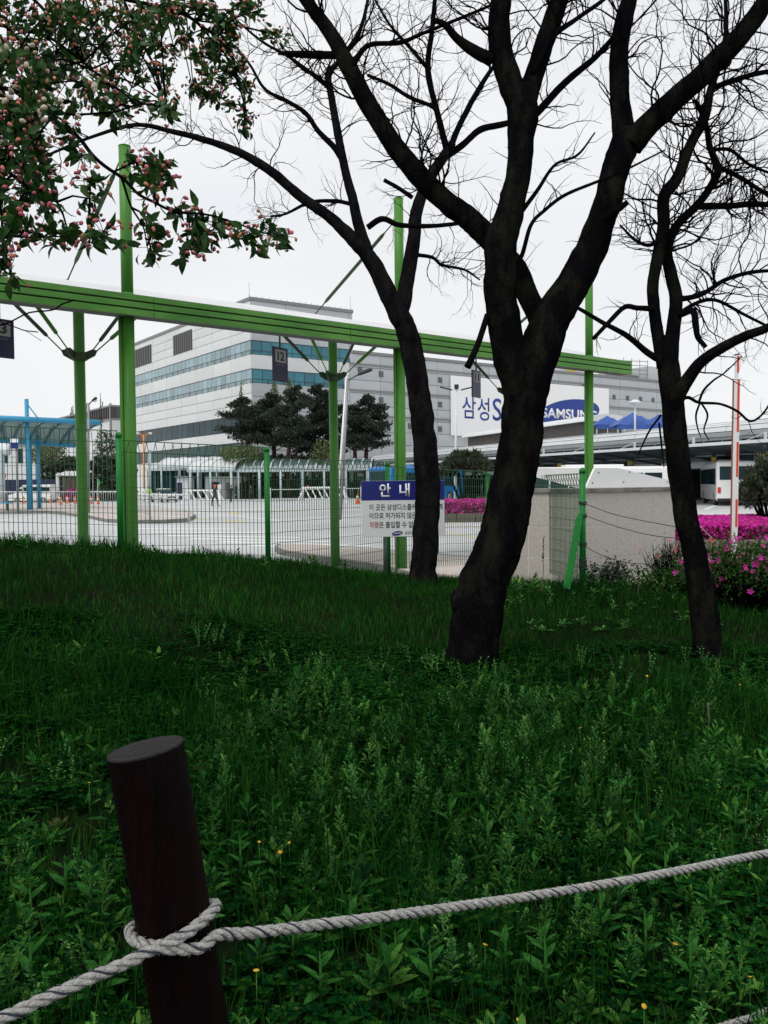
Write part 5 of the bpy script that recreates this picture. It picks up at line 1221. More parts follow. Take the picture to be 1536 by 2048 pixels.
# ---- crooked tree at the right
D3 = 6.1
bare_tree('crooked_tree', 'crooked twiggy tree at the right edge in front of the granite wall', D3,
    [(1412, 1335, 62), (1414, 1290, 58), (1408, 1230, 54), (1398, 1160, 48), (1384, 1090, 46), (1370, 1020, 46), (1360, 950, 44), (1352, 880, 44), (1345, 810, 44), (1340, 750, 43), (1335, 705, 36), (1332, 670, 18)],
    [[(1328, 735, 28), (1317, 680, 25), (1308, 620, 23), (1306, 566, 23), (1317, 508, 24), (1327, 455, 24), (1328, 395, 24), (1355, 355, 22), (1385, 280, 20), (1410, 235, 18), (1422, 176, 15), (1440, 125, 12), (1452, 60, 9), (1450, -20, 7)],
     [(1340, 730, 32, .05), (1346, 664, 28, .08), (1352, 600, 26, .1), (1340, 545, 24, .12), (1334, 500, 22, .12), (1352, 453, 18, .1), (1392, 413, 16, .1), (1420, 375, 15, .1), (1436, 340, 15, .1), (1420, 295, 12, .1), (1411, 245, 10, .1), (1390, 200, 8, .1)],
     [(1346, 850, 22, 0), (1348, 815, 30, -.03), (1366, 775, 27, -.1), (1398, 728, 23, -.15), (1440, 698, 21, -.2), (1490, 672, 19, -.25), (1545, 650, 16, -.3), (1600, 600, 12, -.3)],
     [(1330, 725, 16, 0), (1295, 705, 13, 0), (1255, 672, 11, 0), (1205, 645, 9, 0), (1150, 612, 7, 0)],
     [(1306, 618, 12, -.03), (1275, 616, 11, -.05), (1250, 614, 10, -.08), (1222, 640, 9, -.1), (1186, 678, 8, -.1)],
     [(1358, 630, 14, .05), (1385, 622, 14, .0), (1391, 650, 13, -.02), (1396, 675, 11, -.02), (1412, 694, 8, -.02)],
     [(1394, 413, 14, .1), (1425, 412, 13, .1), (1460, 412, 12, .05), (1500, 408, 12, 0), (1550, 410, 10, 0)],
     [(1425, 175, 11, 0), (1465, 162, 11, 0), (1510, 148, 10, 0), (1560, 140, 8, 0)],
     [(1350, 806, 8, -.04), (1375, 795, 7, -.08), (1398, 805, 6, -.1), (1440, 808, 5, -.12), (1474, 822, 5, -.12), (1500, 842, 5, -.12), (1525, 828, 4, -.12), (1550, 790, 4, -.12)],
     [(1398, 803, 5, -.1), (1408, 780, 5, -.1), (1428, 760, 4, -.1), (1450, 745, 3, -.1), (1484, 712, 2, -.1)],
     [(1402, 805, 4, -.1), (1415, 830, 4, -.1), (1408, 860, 3, -.1), (1418, 880, 2, -.1)],
     [(1400, 805, 4, -.1), (1392, 830, 4, -.1), (1395, 855, 3, -.1), (1402, 875, 2, -.1)],
     [(1322, 830, 5, -.03), (1300, 860, 4, -.05), (1285, 890, 3, -.06), (1276, 910, 2, -.06)],
     [(1318, 845, 4, -.03), (1322, 880, 4, -.05), (1325, 910, 3, -.05), (1328, 935, 2, -.05)],
     [(1350, 600, 12, .1), (1400, 590, 10, .15), (1450, 560, 9, .2), (1500, 545, 8, .2), (1560, 540, 6, .2)],
     [(1345, 640, 9, .1), (1385, 610, 8, .15), (1430, 600, 7, .2), (1490, 630, 6, .2), (1550, 660, 5, .2)],
     [(1440, 335, 9, .1), (1480, 355, 9, .1), (1520, 380, 8, .1), (1570, 410, 7, .1)],
     [(1330, 470, 9, 0), (1300, 490, 8, -.05), (1270, 480, 6, -.08), (1240, 450, 4, -.1)],
     [(1420, 300, 8, .1), (1460, 300, 7, .1), (1500, 330, 6, .1), (1550, 350, 5, .1)],
    ], 37,
    [(1, .3, 1, 46, .3, .8, 2), (2, .3, 1, 46, .3, .8, 2), (3, .35, 1, 10, .2, .5, 2), (4, .3, .9, 5, .1, .3, 1), (5, .2, 1, 6, .1, .25, 1), (6, .4, 1, 8, .06, .2, 1), (7, .1, 1, 24, .25, .6, 2), (8, .1, 1, 24, .25, .6, 2), (9, .1, .9, 8, .1, .25, 1), (15, .1, 1, 20, .25, .7, 2), (16, .1, 1, 20, .25, .7, 2), (17, .1, 1, 18, .25, .7, 2), (18, .1, 1, 16, .15, .45, 2), (19, .1, 1, 18, .2, .5, 2)], 'bark_moss')

# ================================================================ CRAB APPLE (flowering branches at the upper left)
r = random.Random(5)
crab = thing('crab_apple_tree', 'crab apple in bud overhead, leafy pink-budded branches hanging in from the upper left', 'tree', (-2.5, 1.7, gz(-2.5, 1.7)))
mains = [[(-60, 40, 2.6), (60, 62, 2.6), (150, 110, 2.6), (250, 190, 2.55), (335, 215, 2.5)],
    [(-60, 175, 2.15), (60, 200, 2.15), (140, 260, 2.12), (180, 310, 2.1), (240, 355, 2.1), (300, 400, 2.1), (350, 425, 2.1), (430, 437, 2.12), (500, 457, 2.15), (562, 470, 2.15)],
    [(-60, 462, 1.95), (40, 470, 1.95), (120, 468, 1.95), (205, 472, 1.95)],
    [(-60, 322, 2.05), (20, 350, 2.05), (70, 380, 2.05), (112, 402, 2.05)],
    [(-60, -60, 3.2), (100, -20, 3.2), (300, 10, 3.2), (420, 62, 3.15), (470, 135, 3.1), (492, 235, 3.1)],
    [(-60, 505, 1.95), (5, 530, 1.95), (25, 556, 1.95)],
    [(-20, -60, 4.3), (120, 50, 4.3), (200, 100, 4.3), (265, 175, 4.3)],
    [(240, 355, 2.1), (262, 410, 2.1), (285, 465, 2.1), (300, 505, 2.1)],
    [(150, -60, 3.0), (270, 50, 3.0), (330, 200, 2.9), (355, 215, 2.9)],
    [(225, 345, 2.1), (262, 328, 2.08), (310, 330, 2.08)],
    [(-60, 250, 2.2), (30, 235, 2.2), (110, 225, 2.2), (220, 225, 2.2), (300, 205, 2.25), (345, 225, 2.25)]]
wid = [6, 6, 4, 4, 7, 3, 6, 3, 6, 2.5, 5]
allp = []
hub = [Vector((-2.3, 1.9, 2.9)), Vector((-2.2, 2.0, 2.3)), Vector((-2.3, 1.8, 1.9))]
MB().tube(spline([(-2.5, 1.7, gz(-2.5, 1.7) - .1), (-2.45, 1.75, 1.0), (-2.35, 1.85, 1.8), (-2.25, 1.9, 2.5), (-2.3, 1.9, 3.3), (-2.1, 1.7, 4.0)], 6), lerp_list([.13, .11, .10, .09, .07, .04], 6), 14).build('trunk', 'bark', crab)
for seq, w in zip(mains, wid):
    pts = [P(*q) for q in seq]
    if seq[0][0] < 0 or seq[0][1] < 0:
        h_ = min(hub, key=lambda q: abs(q.z - pts[0].z)); pts = [h_, h_.lerp(pts[0], .5) + Vector((0, .05, .06))] + pts
    sp = spline(pts, 6); n = len(sp); w0 = w * pts[-1].y / FPX / 2
    sp = [p + Vector((mnoise.noise(p * 11), 0, mnoise.noise(p * 11 + Vector((3, 3, 3))))) * .012 for p in sp]
    MB().tube(sp, [w0 * (1.9 - 1.5 * i / n) for i in range(n)], 8).build('branch', 'twig', crab); allp += [p for p in sp if p.y > 1.85]
clusters = [(20, 30, 2.6), (60, 20, 2.6), (110, 40, 2.6), (165, 15, 2.7), (60, 80, 2.6), (105, 110, 2.6), (140, 75, 2.6), (205, 30, 2.8), (230, 70, 3.0), (262, 45, 3.0), (300, 20, 3.0), (275, 100, 3.0), (312, 60, 3.0), (350, 30, 3.1), (400, 15, 3.1), (440, 40, 3.1), (485, 8, 3.1), (420, 80, 3.1), (380, 70, 3.1), (462, 90, 3.1), (395, 115, 3.1), (440, 130, 3.1), (470, 150, 3.1), (455, 165, 3.1), (425, 150, 3.1), (500, 180, 3.1),
    (30, 130, 2.4), (20, 180, 2.3), (62, 170, 2.3), (92, 150, 2.5), (130, 140, 2.6), (170, 130, 4.3), (30, 212, 2.2), (72, 222, 2.2), (112, 232, 2.15), (50, 262, 2.15), (140, 262, 2.12), (182, 170, 2.6), (212, 150, 4.3), (250, 200, 2.4), (290, 205, 2.35), (322, 212, 2.3), (342, 222, 2.3), (192, 205, 2.3), (222, 222, 2.25), (132, 205, 2.3), (495, 232, 3.1), (488, 248, 3.1), (470, 205, 3.1),
    (20, 290, 2.1), (40, 330, 2.05), (12, 360, 2.05), (60, 388, 2.05), (100, 402, 2.05), (25, 420, 2.0), (78, 350, 2.05), (88, 380, 2.05), (182, 365, 2.08), (178, 400, 2.05), (162, 310, 2.1), (272, 330, 2.08), (300, 338, 2.08), (322, 322, 2.08), (330, 352, 2.08), (300, 368, 2.08), (315, 375, 2.08), (20, 460, 1.95), (60, 470, 1.95), (112, 470, 1.95), (140, 462, 1.95), (186, 466, 1.95), (205, 474, 1.95), (8, 515, 1.95), (20, 552, 1.95), (310, 470, 2.1), (302, 495, 2.1), (290, 450, 2.1), (380, 470, 2.1), (400, 462, 2.1), (372, 492, 2.1), (358, 422, 2.1), (400, 428, 2.12), (440, 440, 2.12), (480, 462, 2.15), (500, 478, 2.15), (538, 460, 2.15), (552, 470, 2.15), (410, 485, 2.1),
    (130, 60, 4.3), (160, 90, 4.3), (190, 60, 4.3), (220, 110, 4.3), (250, 140, 4.3), (180, 110, 4.3), (140, 110, 4.3), (230, 170, 4.3), (260, 130, 4.3), (100, 170, 4.3), (120, 30, 4.3), (40, 100, 4.0), (350, 100, 3.4), (330, 140, 4.0), (300, 130, 4.0), (370, 10, 3.4), (520, 20, 3.4), (540, 60, 3.6), (560, 70, 3.6),
    (0, 10, 2.5), (35, 55, 2.5), (85, 55, 2.6), (0, 90, 2.4), (45, 200, 2.2), (5, 250, 2.1), (0, 320, 2.05), (0, 400, 2.0), (45, 440, 1.97), (-10, 480, 1.95), (340, 5, 3.0), (420, 30, 3.1), (455, 60, 3.1), (430, 105, 3.1), (235, 20, 2.8), (280, 70, 3.0)]
for _ in range(55): clusters.append((r.uniform(0, 330), r.uniform(-10, 120) + 130 * r.random() ** 2, r.choice((2.4, 2.7, 3.2, 4.2))))
for _ in range(26): clusters.append((r.uniform(330, 505), r.uniform(-10, 190) ** 1.0, r.uniform(3.0, 3.6)))
for _ in range(20): clusters.append((r.uniform(-5, 90), r.uniform(120, 420), r.uniform(2.0, 2.3)))
def leaf_mesh(L=1.0, W=.30):
    vs = []; fs = []; prof = [(0, .02), (.15, .55), (.4, 1.0), (.7, .72), (1.0, .0)]
    for t, w in prof:
        z = .10 * math.sin(t * math.pi) - .22 * t * t; vs += [(-w * W / 2, t * L, z + .05 * w), (0, t * L, z - .02), (w * W / 2, t * L, z + .05 * w)]
    for i in range(4): b = i * 3; fs += [(b, b + 1, b + 4, b + 3), (b + 1, b + 2, b + 5, b + 4)]
    return MB().add(vs, fs, True)
LEAF = leaf_mesh(1, .42); leaf_me = LEAF.mesh('leaf', 'crab_leaf')
def bud_mesh(m_): return MB().lathe((0, 0, 0), [(.10, 0), (.30, .15), (.42, .45), (.33, .85), (.14, 1.12), (.02, 1.22)], 7).mesh('flower_bud', m_)
bud_mes = [bud_mesh('bud_pink'), bud_mesh('bud_peach'), bud_mesh('bud_white')]
def basis(y, r):
    y = y.normalized(); x = y.orthogonal().normalized(); a = r.uniform(0, 6.28); x = (Matrix.Rotation(a, 3, y) @ x); z = x.cross(y); return Matrix((x, y, z)).transposed()
leaf_T = []; bud_T = []; tw = MB()
for ci, (cx, cy, cd) in enumerate(clusters):
    c = P(cx + r.uniform(-5, 5), cy + r.uniform(-5, 5), cd + r.uniform(-.12, .12))
    near = min(allp, key=lambda p: (p - c).length_squared); md_ = near.lerp(c, .5) + Vector((0, 0, .01))
    if (near - c).length > .02: tw.tube([near, md_, c], [.0032, .0025, .002], 5, caps=False)
    nl = r.randint(13, 20); ax = (c - near); ax = ax.normalized() if ax.length > 1e-4 else rand_unit(r)
    for k in range(nl):
        d = (rand_unit(r) + ax * .4 + Vector((0, 0, -.35))).normalized(); p = c + rand_unit(r) * r.uniform(.0, .035)
        L = r.uniform(.026, .048) * (1.0 if cd < 2.5 else .95); leaf_T.append((p, basis(d, r), L, cd))
    for k in range(r.randint(4, 9)):
        d = (rand_unit(r) + ax * .5 + Vector((0, -.1, .15))).normalized(); e = c + d * r.uniform(.028, .055); e.z -= .004
        tw.tube([c, c.lerp(e, .5) + Vector((0, 0, .003)), e], [.0009, .0008, .0009], 3, caps=False)
        white = cx < 200 and 100 < cy < 290 and r.random() < .45
        peach = cy < 200 and r.random() < .65
        mi = 2 if white else 1 if (peach or r.random() < .25) else 0
        s_ = r.uniform(.0085, .0125) * (1.35 if mi == 2 else 1.0); bud_T.append((e, basis(d, r), s_, mi))
tw.build('twigs', 'twig', crab, kind='stuff')
def place(me, p, B, s, name):
    o = bpy.data.objects.new(name, me); COL.objects.link(o); m4 = (B * s).to_4x4(); m4.translation = p - Vector(crab.location); o.parent = crab; o.matrix_local = m4
def merged(proto, Ts, name, m_):
    V = np.array(proto.v); allv = []; loops = []; starts = []; base = 0; nl = 0
    fl = [np.array(f) for f in proto.f]
    for (p, B, s) in Ts:
        A = np.array(B) * s; allv.append(V @ A.T + np.array(p))
        for f in fl: loops.append(f + base); starts.append(nl); nl += len(f)
        base += len(V)
    return np_object(name, np.concatenate(allv), np.concatenate(loops), np.array(starts), m_, crab, True)
leaf_T.sort(key=lambda q: q[3]); near_l, far_l = leaf_T[:285], leaf_T[285:]
for p, B, s, _ in near_l: place(leaf_me, p, B, s, 'leaf')
# rest of the crown: further sprays, plus unseen leaves added to shade the bank
extra = []
for _ in range(7000):
    x, y = r.uniform(-4.6, .2), r.uniform(-2.0, 4.2); zmin = 1.6 + .60 * max(y, 0) + .35
    if x < -.46 * y - .4 and y > 0: zmin = 2.2
    z = max(zmin, 2.9) + abs(r.gauss(0, .5)); 
    if mnoise.noise(Vector((x, y, z)) * .9) < -.12: continue
    extra.append((Vector((x, y, z)), basis((rand_unit(r) + Vector((0, 0, -.4))), r), r.uniform(.06, .10)))
for _ in range(4200):  # more unseen leaves, added to darken the left of the bank
    x, y = r.uniform(-6.0, -1.3), r.uniform(2.5, 7.0); zmin = 1.6 + .60 * y + .45
    if mnoise.noise(Vector((x, y, 2)) * .8) < -.15: continue
    extra.append((Vector((x, y, zmin + abs(r.gauss(0, .4)))), basis((rand_unit(r) + Vector((0, 0, -.4))), r), r.uniform(.06, .10)))
merged(LEAF, [(p, B, s) for p, B, s, _ in far_l] + extra, 'foliage', 'crab_leaf')['kind'] = 'stuff'
ov = MB()
for k in range(26):
    a = Vector((-2.2 + r.uniform(-.1, .1), 1.8, 3.4)); e = Vector((r.uniform(-4.2, -.2), r.uniform(-1.6, 2.6), r.uniform(3.6, 4.4)))
    e.z = max(e.z, 1.6 + .6 * max(e.y, 0) + .5); mid_ = a.lerp(e, .5) + Vector((0, 0, .35)); mid_.z = max(mid_.z, 1.6 + .6 * max(mid_.y, 0) + .4); ov.tube(spline([a, mid_, e], 6), lerp_list([.03, .02, .006], 6), 6, caps=False)
ov.build('crown_branches', 'twig', crab, kind='stuff')
r.shuffle(bud_T); near_b, far_b = bud_T[:290], bud_T[290:]
for p, B, s, mi in near_b: place(bud_mes[mi], p, B, s, 'flower_bud')
BUD = MB().lathe((0, 0, 0), [(.10, 0), (.30, .15), (.42, .45), (.33, .85), (.14, 1.12), (.02, 1.22)], 7)
for mi, m_ in enumerate(('bud_pink', 'bud_peach', 'bud_white')):
    ts_ = [(p, B, s) for p, B, s, q in far_b if q == mi]
    if ts_: merged(BUD, ts_, 'flower_buds', m_)['kind'] = 'stuff'
# thin bare shoot in front of the sign numbered 13
o = MB(); r2 = random.Random(3)
o.tube(spline([P(-30, 655, 3), P(10, 648, 3), P(32, 638, 3), P(60, 625, 3), P(105, 620, 3), P(125, 608, 3), P(150, 600, 3)], 4), .0028, 5); o.tube(spline([P(-10, 640, 3), P(30, 654, 3), P(50, 661, 3), P(76, 664, 3)], 4), .002, 5); o.tube([P(50, 661, 3), P(65, 670, 3), P(83, 682, 3)], .0012, 4)
o.tube(spline([P(-30, 655, 3), Vector((-2.3, 2.4, 2.0)), Vector((-2.3, 1.9, 1.9))], 4), .005, 5)
o.build('bare_shoot', 'twig', crab)

# ================================================================ LEAFY MASSES (numpy)
def leaf_cloud(name, centers, dirs, size, m_, parent, asp=.5, rs=None, tri=False):
    """one pointed blade (quad) per centre"""
    g = rs or rng; n = len(centers); d = dirs / np.linalg.norm(dirs, axis=1, keepdims=True)
    a = g.normal(size=(n, 3)); x = np.cross(d, a); x /= np.linalg.norm(x, axis=1, keepdims=True) + 1e-9
    s = (size if hasattr(size, '__len__') else np.full(n, size))[:, None]
    v = np.stack([centers - d * s * .5, centers + x * s * asp * .5, centers + d * s * .5, centers - x * s * asp * .5], 1).reshape(-1, 3)
    return np_object(name, v, np.arange(4 * n), np.arange(n) * 4, m_, parent)
def shell_points(n, c, rx, ry, rz, g, inner=.75, flat=None):
    u = g.normal(size=(n, 3)); u /= np.linalg.norm(u, axis=1, keepdims=True)
    rr = inner + (1 - inner) * g.random((n, 1)); p = u * rr
    return np.array(c) + p * np.array([rx, ry, rz]), u
# ---------------- pines in front of the factory
def pine(px, d, ytop, wpx, label, seed, lean=0, ybot=None, nf=2600):
    g = np.random.default_rng(seed); rr = random.Random(seed); b = P(px, 930, d); zt = P(px, ytop, d).z; H = zt - YARD
    t = thing('pine_tree', label, 'tree', (b.x, d, YARD), 'dark red-stemmed pines in front of the factory'); k = d / FPX; hw = wpx / 2 * k
    tx = b.x + lean * k
    tr = spline([(b.x, d, YARD), (b.x + .25 * rr.uniform(-1, 1), d, YARD + H * .35), (b.x + (tx - b.x) * .6, d + .3, YARD + H * .65), (tx, d, zt - .4)], 5)
    MB().tube(tr, lerp_list([.34, .28, .2, .08], 5), 9).build('trunk', 'pine_bark', t)
    zb = P(px, ybot or (ytop + 110), d).z; C = []; Dn = []
    npad = 19
    for i in range(npad):
        f = i / (npad - 1); z = zt - .5 - (zt - zb) * (f ** 1.05); rad = hw * (.22 + .85 * math.sin(min(1, f * 1.25) * math.pi * .62)) ; an = rr.uniform(0, 6.28)
        ra = rad * rr.uniform(.35, .8) if i else 0; cx = tx + (b.x - tx) * f * .4 + ra * math.cos(an); cyy = d + ra * math.sin(an) * .8
        m = int(nf / npad * (1.2 if f > .3 else .8)); p, u = shell_points(m, (cx, cyy, z), rad * .52 + .5, rad * .45 + .5, .38 + .12 * rad / 2, g, .2)
        p[:, 2] += .25 * np.sin(p[:, 0] * 2.3) * .5; C.append(p); q = u * .7 + np.array([0, 0, .55]); Dn.append(q)
        q0 = Vector((tx + (b.x - tx) * f * .5, d, z - .5 - rad * .15)); MB().tube(spline([q0, q0.lerp(Vector((cx, cyy, z - .15)), .5) + Vector((0, 0, -.15)), Vector((cx, cyy, z - .1))], 3), [.09, .08, .07, .06, .06, .05, .04][:7], 5).build('branch', 'pine_bark', t)
    C = np.concatenate(C); Dn = np.concatenate(Dn) + g.normal(size=(len(C), 3)) * .35
    o = leaf_cloud('crown', C, Dn, g.uniform(.28, .55, len(C)), 'pine', t, .42, g); o['kind'] = 'stuff'
    return t
pine(500, 112, 792, 108, 'leftmost pine with a wide low crown', 1, -10, 868, 6720)
pine(545, 116, 784, 105, 'second pine from the left, behind the hanging 12 sign', 2, 0, 880, 6400)
pine(578, 110, 770, 100, 'third pine from the left, reddish trunk', 3, 15, 880, 6720)
pine(628, 114, 766, 95, 'tallest pine just left of the middle green column', 4, 8, 900, 7360)
pine(655, 118, 790, 85, 'narrow pine directly behind the middle green column', 5, 5, 895, 5760)
pine(708, 112, 806, 70, 'slender pine right of the leaning lamp post', 6, 2, 880, 4800)
pine(733, 110, 789, 95, 'rightmost pine with ragged tufts before the long facade', 7, 6, 885, 7360)
# ---------------- sparse young conifers and leafing trees
def sparse_tree(px, d, ytop, wpx, label, seed, leafm='spring_leaf', conical=True, n=900, ybase=None, size=.3, name='larch_tree'):
    g = np.random.default_rng(seed); rr = random.Random(seed); b = P(px, 940, d); zt = P(px, ytop, d).z; zb = P(px, ybase, d).z if ybase else YARD + 2; k = d / FPX; hw = wpx / 2 * k
    t = thing(name, label, 'tree', (b.x, d, YARD)); MB().tube([(b.x, d, YARD), (b.x, d, (YARD + zt) / 2), (b.x, d, zt)], [.22, .14, .04], 7).build('trunk', 'pine_bark', t)
    br = MB()
    for i in range(34):
        f = rr.random() ** .8; z = zt - (zt - zb) * f; an = rr.uniform(0, 6.28); L = hw * (f if conical else math.sin(math.pi * min(.95, .15 + .8 * f)) * 1.0)
        br.tube([(b.x, d, z - L * .5), (b.x + L * .6 * math.cos(an), d + L * .6 * math.sin(an), z - .1 * L), (b.x + L * math.cos(an), d + L * math.sin(an), z + .2 * L)], [.05, .035, .015], 4, caps=False)
    br.build('branches', 'pine_bark', t, kind='stuff')
    f = g.random(n) ** .7; z = zt - (zt - zb) * f; rad = hw * (f if conical else np.sin(np.pi * np.clip(.15 + .8 * f, 0, .97))) * g.random(n) ** .5; an = g.uniform(0, 6.28, n)
    c = np.stack([b.x + rad * np.cos(an), d + rad * np.sin(an), z + .15 * rad], 1); leaf_cloud('crown', c, g.normal(size=(n, 3)) + np.array([0, 0, .3]), g.uniform(.6, 1.2, n) * size, leafm, t, .6, g)['kind'] = 'stuff'
sparse_tree(551, 121, 757, 40, 'sparse pale conifer behind the hanging 12 sign', 21, 'spring_leaf', True, 700, 820)
sparse_tree(580, 123, 755, 46, 'second sparse pale conifer behind the pines', 22, 'spring_leaf', True, 700, 830)
sparse_tree(485, 122, 762, 24, 'thin bare conifer left of the pines', 23, 'spring_leaf', True, 150, 830)
sparse_tree(204, 150, 786, 26, 'thin bare spire-shaped conifer left of the green columns', 24, 'hedge_dark', True, 110, 930)
sparse_tree(484, 110, 893, 95, 'spreading yellow-green bush behind the walkway', 25, 'spring_leaf', False, 2600, 940, .32, 'leafy_shrub')
sparse_tree(106, 112, 884, 62, 'light green young tree right of the blue shelter', 26, 'spring_leaf', False, 1500, 935, .3, 'leafy_tree')
sparse_tree(84, 114, 892, 44, 'smaller light green tree between the blue shelter columns', 27, 'spring_leaf', False, 900, 935, .3, 'leafy_tree')
sparse_tree(215, 125, 862, 60, 'dark evergreen tree left of the double green column', 28, 'hedge_dark', False, 2200, 985, .4, 'evergreen_tree')
sparse_tree(650, 108, 880, 60, 'low mixed greenery behind the middle green column', 29, 'spring_leaf', False, 1200, 950, .3, 'leafy_shrub')
def mass(name, label, cat, xa, xb, ya, yb, d0, d1, m_, n, size, seed, asp=.6, flowers=None, fl_n=0, base=None, lump=.4, group=None, stems=True, fl_size=None):
    """clipped hedge or shrub mass, filled box with a lumpy top"""
    g = np.random.default_rng(seed); rr = random.Random(seed); a = P(xa, yb, d0); b = P(xb, yb, d0); z0 = base if base is not None else a.z; zt = (P(xa, ya, d0).z + P(xb, ya, d0).z) / 2
    t = thing(name, label, cat, ((a.x + b.x) / 2, d0, z0), group)
    def pts(m, surf):
        u, v, w = g.random(m), g.random(m), g.random(m); k = g.random(m)
        if surf: w = np.where(k < .62, 1 - .10 * g.random(m), w); v = np.where(k >= .62, .12 * g.random(m), v)
        x = a.x + (b.x - a.x) * u; y = d0 + (d1 - d0) * v; hl = 1 - lump * .35 * (1 + np.sin(x * 3.1 + seed) * np.sin(y * 2.3 + 1)) * .5 - lump * .5 * (np.abs(2 * u - 1) ** 6) - lump * .3 * (1 - np.minimum(1, v * 5))
        return np.stack([x, y, z0 + (zt - z0) * w * hl], 1)
    c = pts(n, False); leaf_cloud('foliage', c, g.normal(size=(n, 3)) + np.array([0, 0, .4]), g.uniform(.6, 1.3, n) * size, m_, t, asp, g)['kind'] = 'stuff'
    c = pts(n, True); leaf_cloud('outer_foliage', c, g.normal(size=(n, 3)) + np.array([0, -.2, .4]), g.uniform(.6, 1.3, n) * size, m_, t, asp, g)['kind'] = 'stuff'
    if flowers:
        c = pts(fl_n, True); c[:, 2] += .02; nn = g.normal(size=(fl_n, 3)); leaf_cloud('blossom', c, nn, g.uniform(.7, 1.3, fl_n) * (fl_size or size), flowers, t, .95, g)['kind'] = 'stuff'
    if stems:
        mb = MB()
        for i in range(26):
            x = a.x + (b.x - a.x) * rr.random(); y = d0 + (d1 - d0) * rr.random(); mb.tube([(x, y, z0 - .1), (x + rr.uniform(-.1, .1), y, z0 + (zt - z0) * .5), (x + rr.uniform(-.2, .2), y, z0 + (zt - z0) * .8)], [.015, .01, .005], 4, caps=False)
        mb.build('stems', 'twig', t, kind='stuff')
    return t
mass('hedge', 'dark green bank of shrubs behind the orange cones', 'hedge', 78, 242, 908, 985, 106, 114, 'hedge_dark', 5000, .5, 41, base=YARD, stems=False)
mass('hedge', 'low dark hedge under the glass walkway', 'hedge', 470, 735, 958, 995, 110, 114, 'hedge_dark', 4000, .4, 42, base=YARD, stems=False)
mass('hedge', 'brownish undergrowth at the feet of the pines', 'hedge', 430, 700, 905, 990, 119, 124, 'hedge_dark', 4500, .5, 43, base=YARD, stems=False)
mass('azalea_hedge', 'far magenta azalea clump behind the platform rail', 'azalea', 128, 158, 978, 990, 98, 99.5, 'shrub_leaf', 500, .25, 44, flowers='azalea', fl_n=700, base=YARD, stems=False)
mass('azalea_hedge', 'small dark magenta azalea clump before the navy hoarding', 'azalea', 84, 112, 977, 988, 99, 100, 'shrub_leaf', 400, .25, 45, flowers='azalea', fl_n=220, base=YARD, stems=False)
# planters with magenta azaleas
def planter(xa, xb, d, ztop, label, depth, n=6):
    a = P(xa, 1000, d); b = P(xb, 1000, d); t = thing('planter_wall', label, 'planter', (a.x, d, YARD)); w = (b.x - a.x) / n
    for i in range(n): MB().box(a.x + w * i + .01, a.x + w * (i + 1) - .01, d - .2, d, YARD, ztop).build('kerb_stone', 'brown_stone', t, bevel=.01)
    MB().box(a.x + .02, b.x - .02, d, d + depth, YARD - .05, ztop - .06).build('soil_fill', 'soil', t)
planter(800, 1100, 38, YARD + .38, 'stone edged planter under the middle azalea hedge', 4.5, 8)
mass('azalea_hedge', 'bright magenta azalea hedge between the slim trunk and the thick trunk', 'azalea', 815, 1090, 1000, 1033, 38.2, 41.5, 'shrub_leaf', 5000, .09, 46, flowers='azalea', fl_n=11000, base=YARD + .3, lump=.4, fl_size=.12)
planter(1340, 1760, 19.6, YARD + .36, 'brown stone planter under the right azalea hedge', 6.5, 9)
mass('azalea_hedge', 'large flat-topped magenta azalea hedge behind the red and white pole', 'azalea', 1345, 1760, 1047, 1096, 20, 25.5, 'shrub_leaf', 12000, .06, 47, flowers='azalea', fl_n=30000, base=YARD + .28, lump=.28, fl_size=.075)
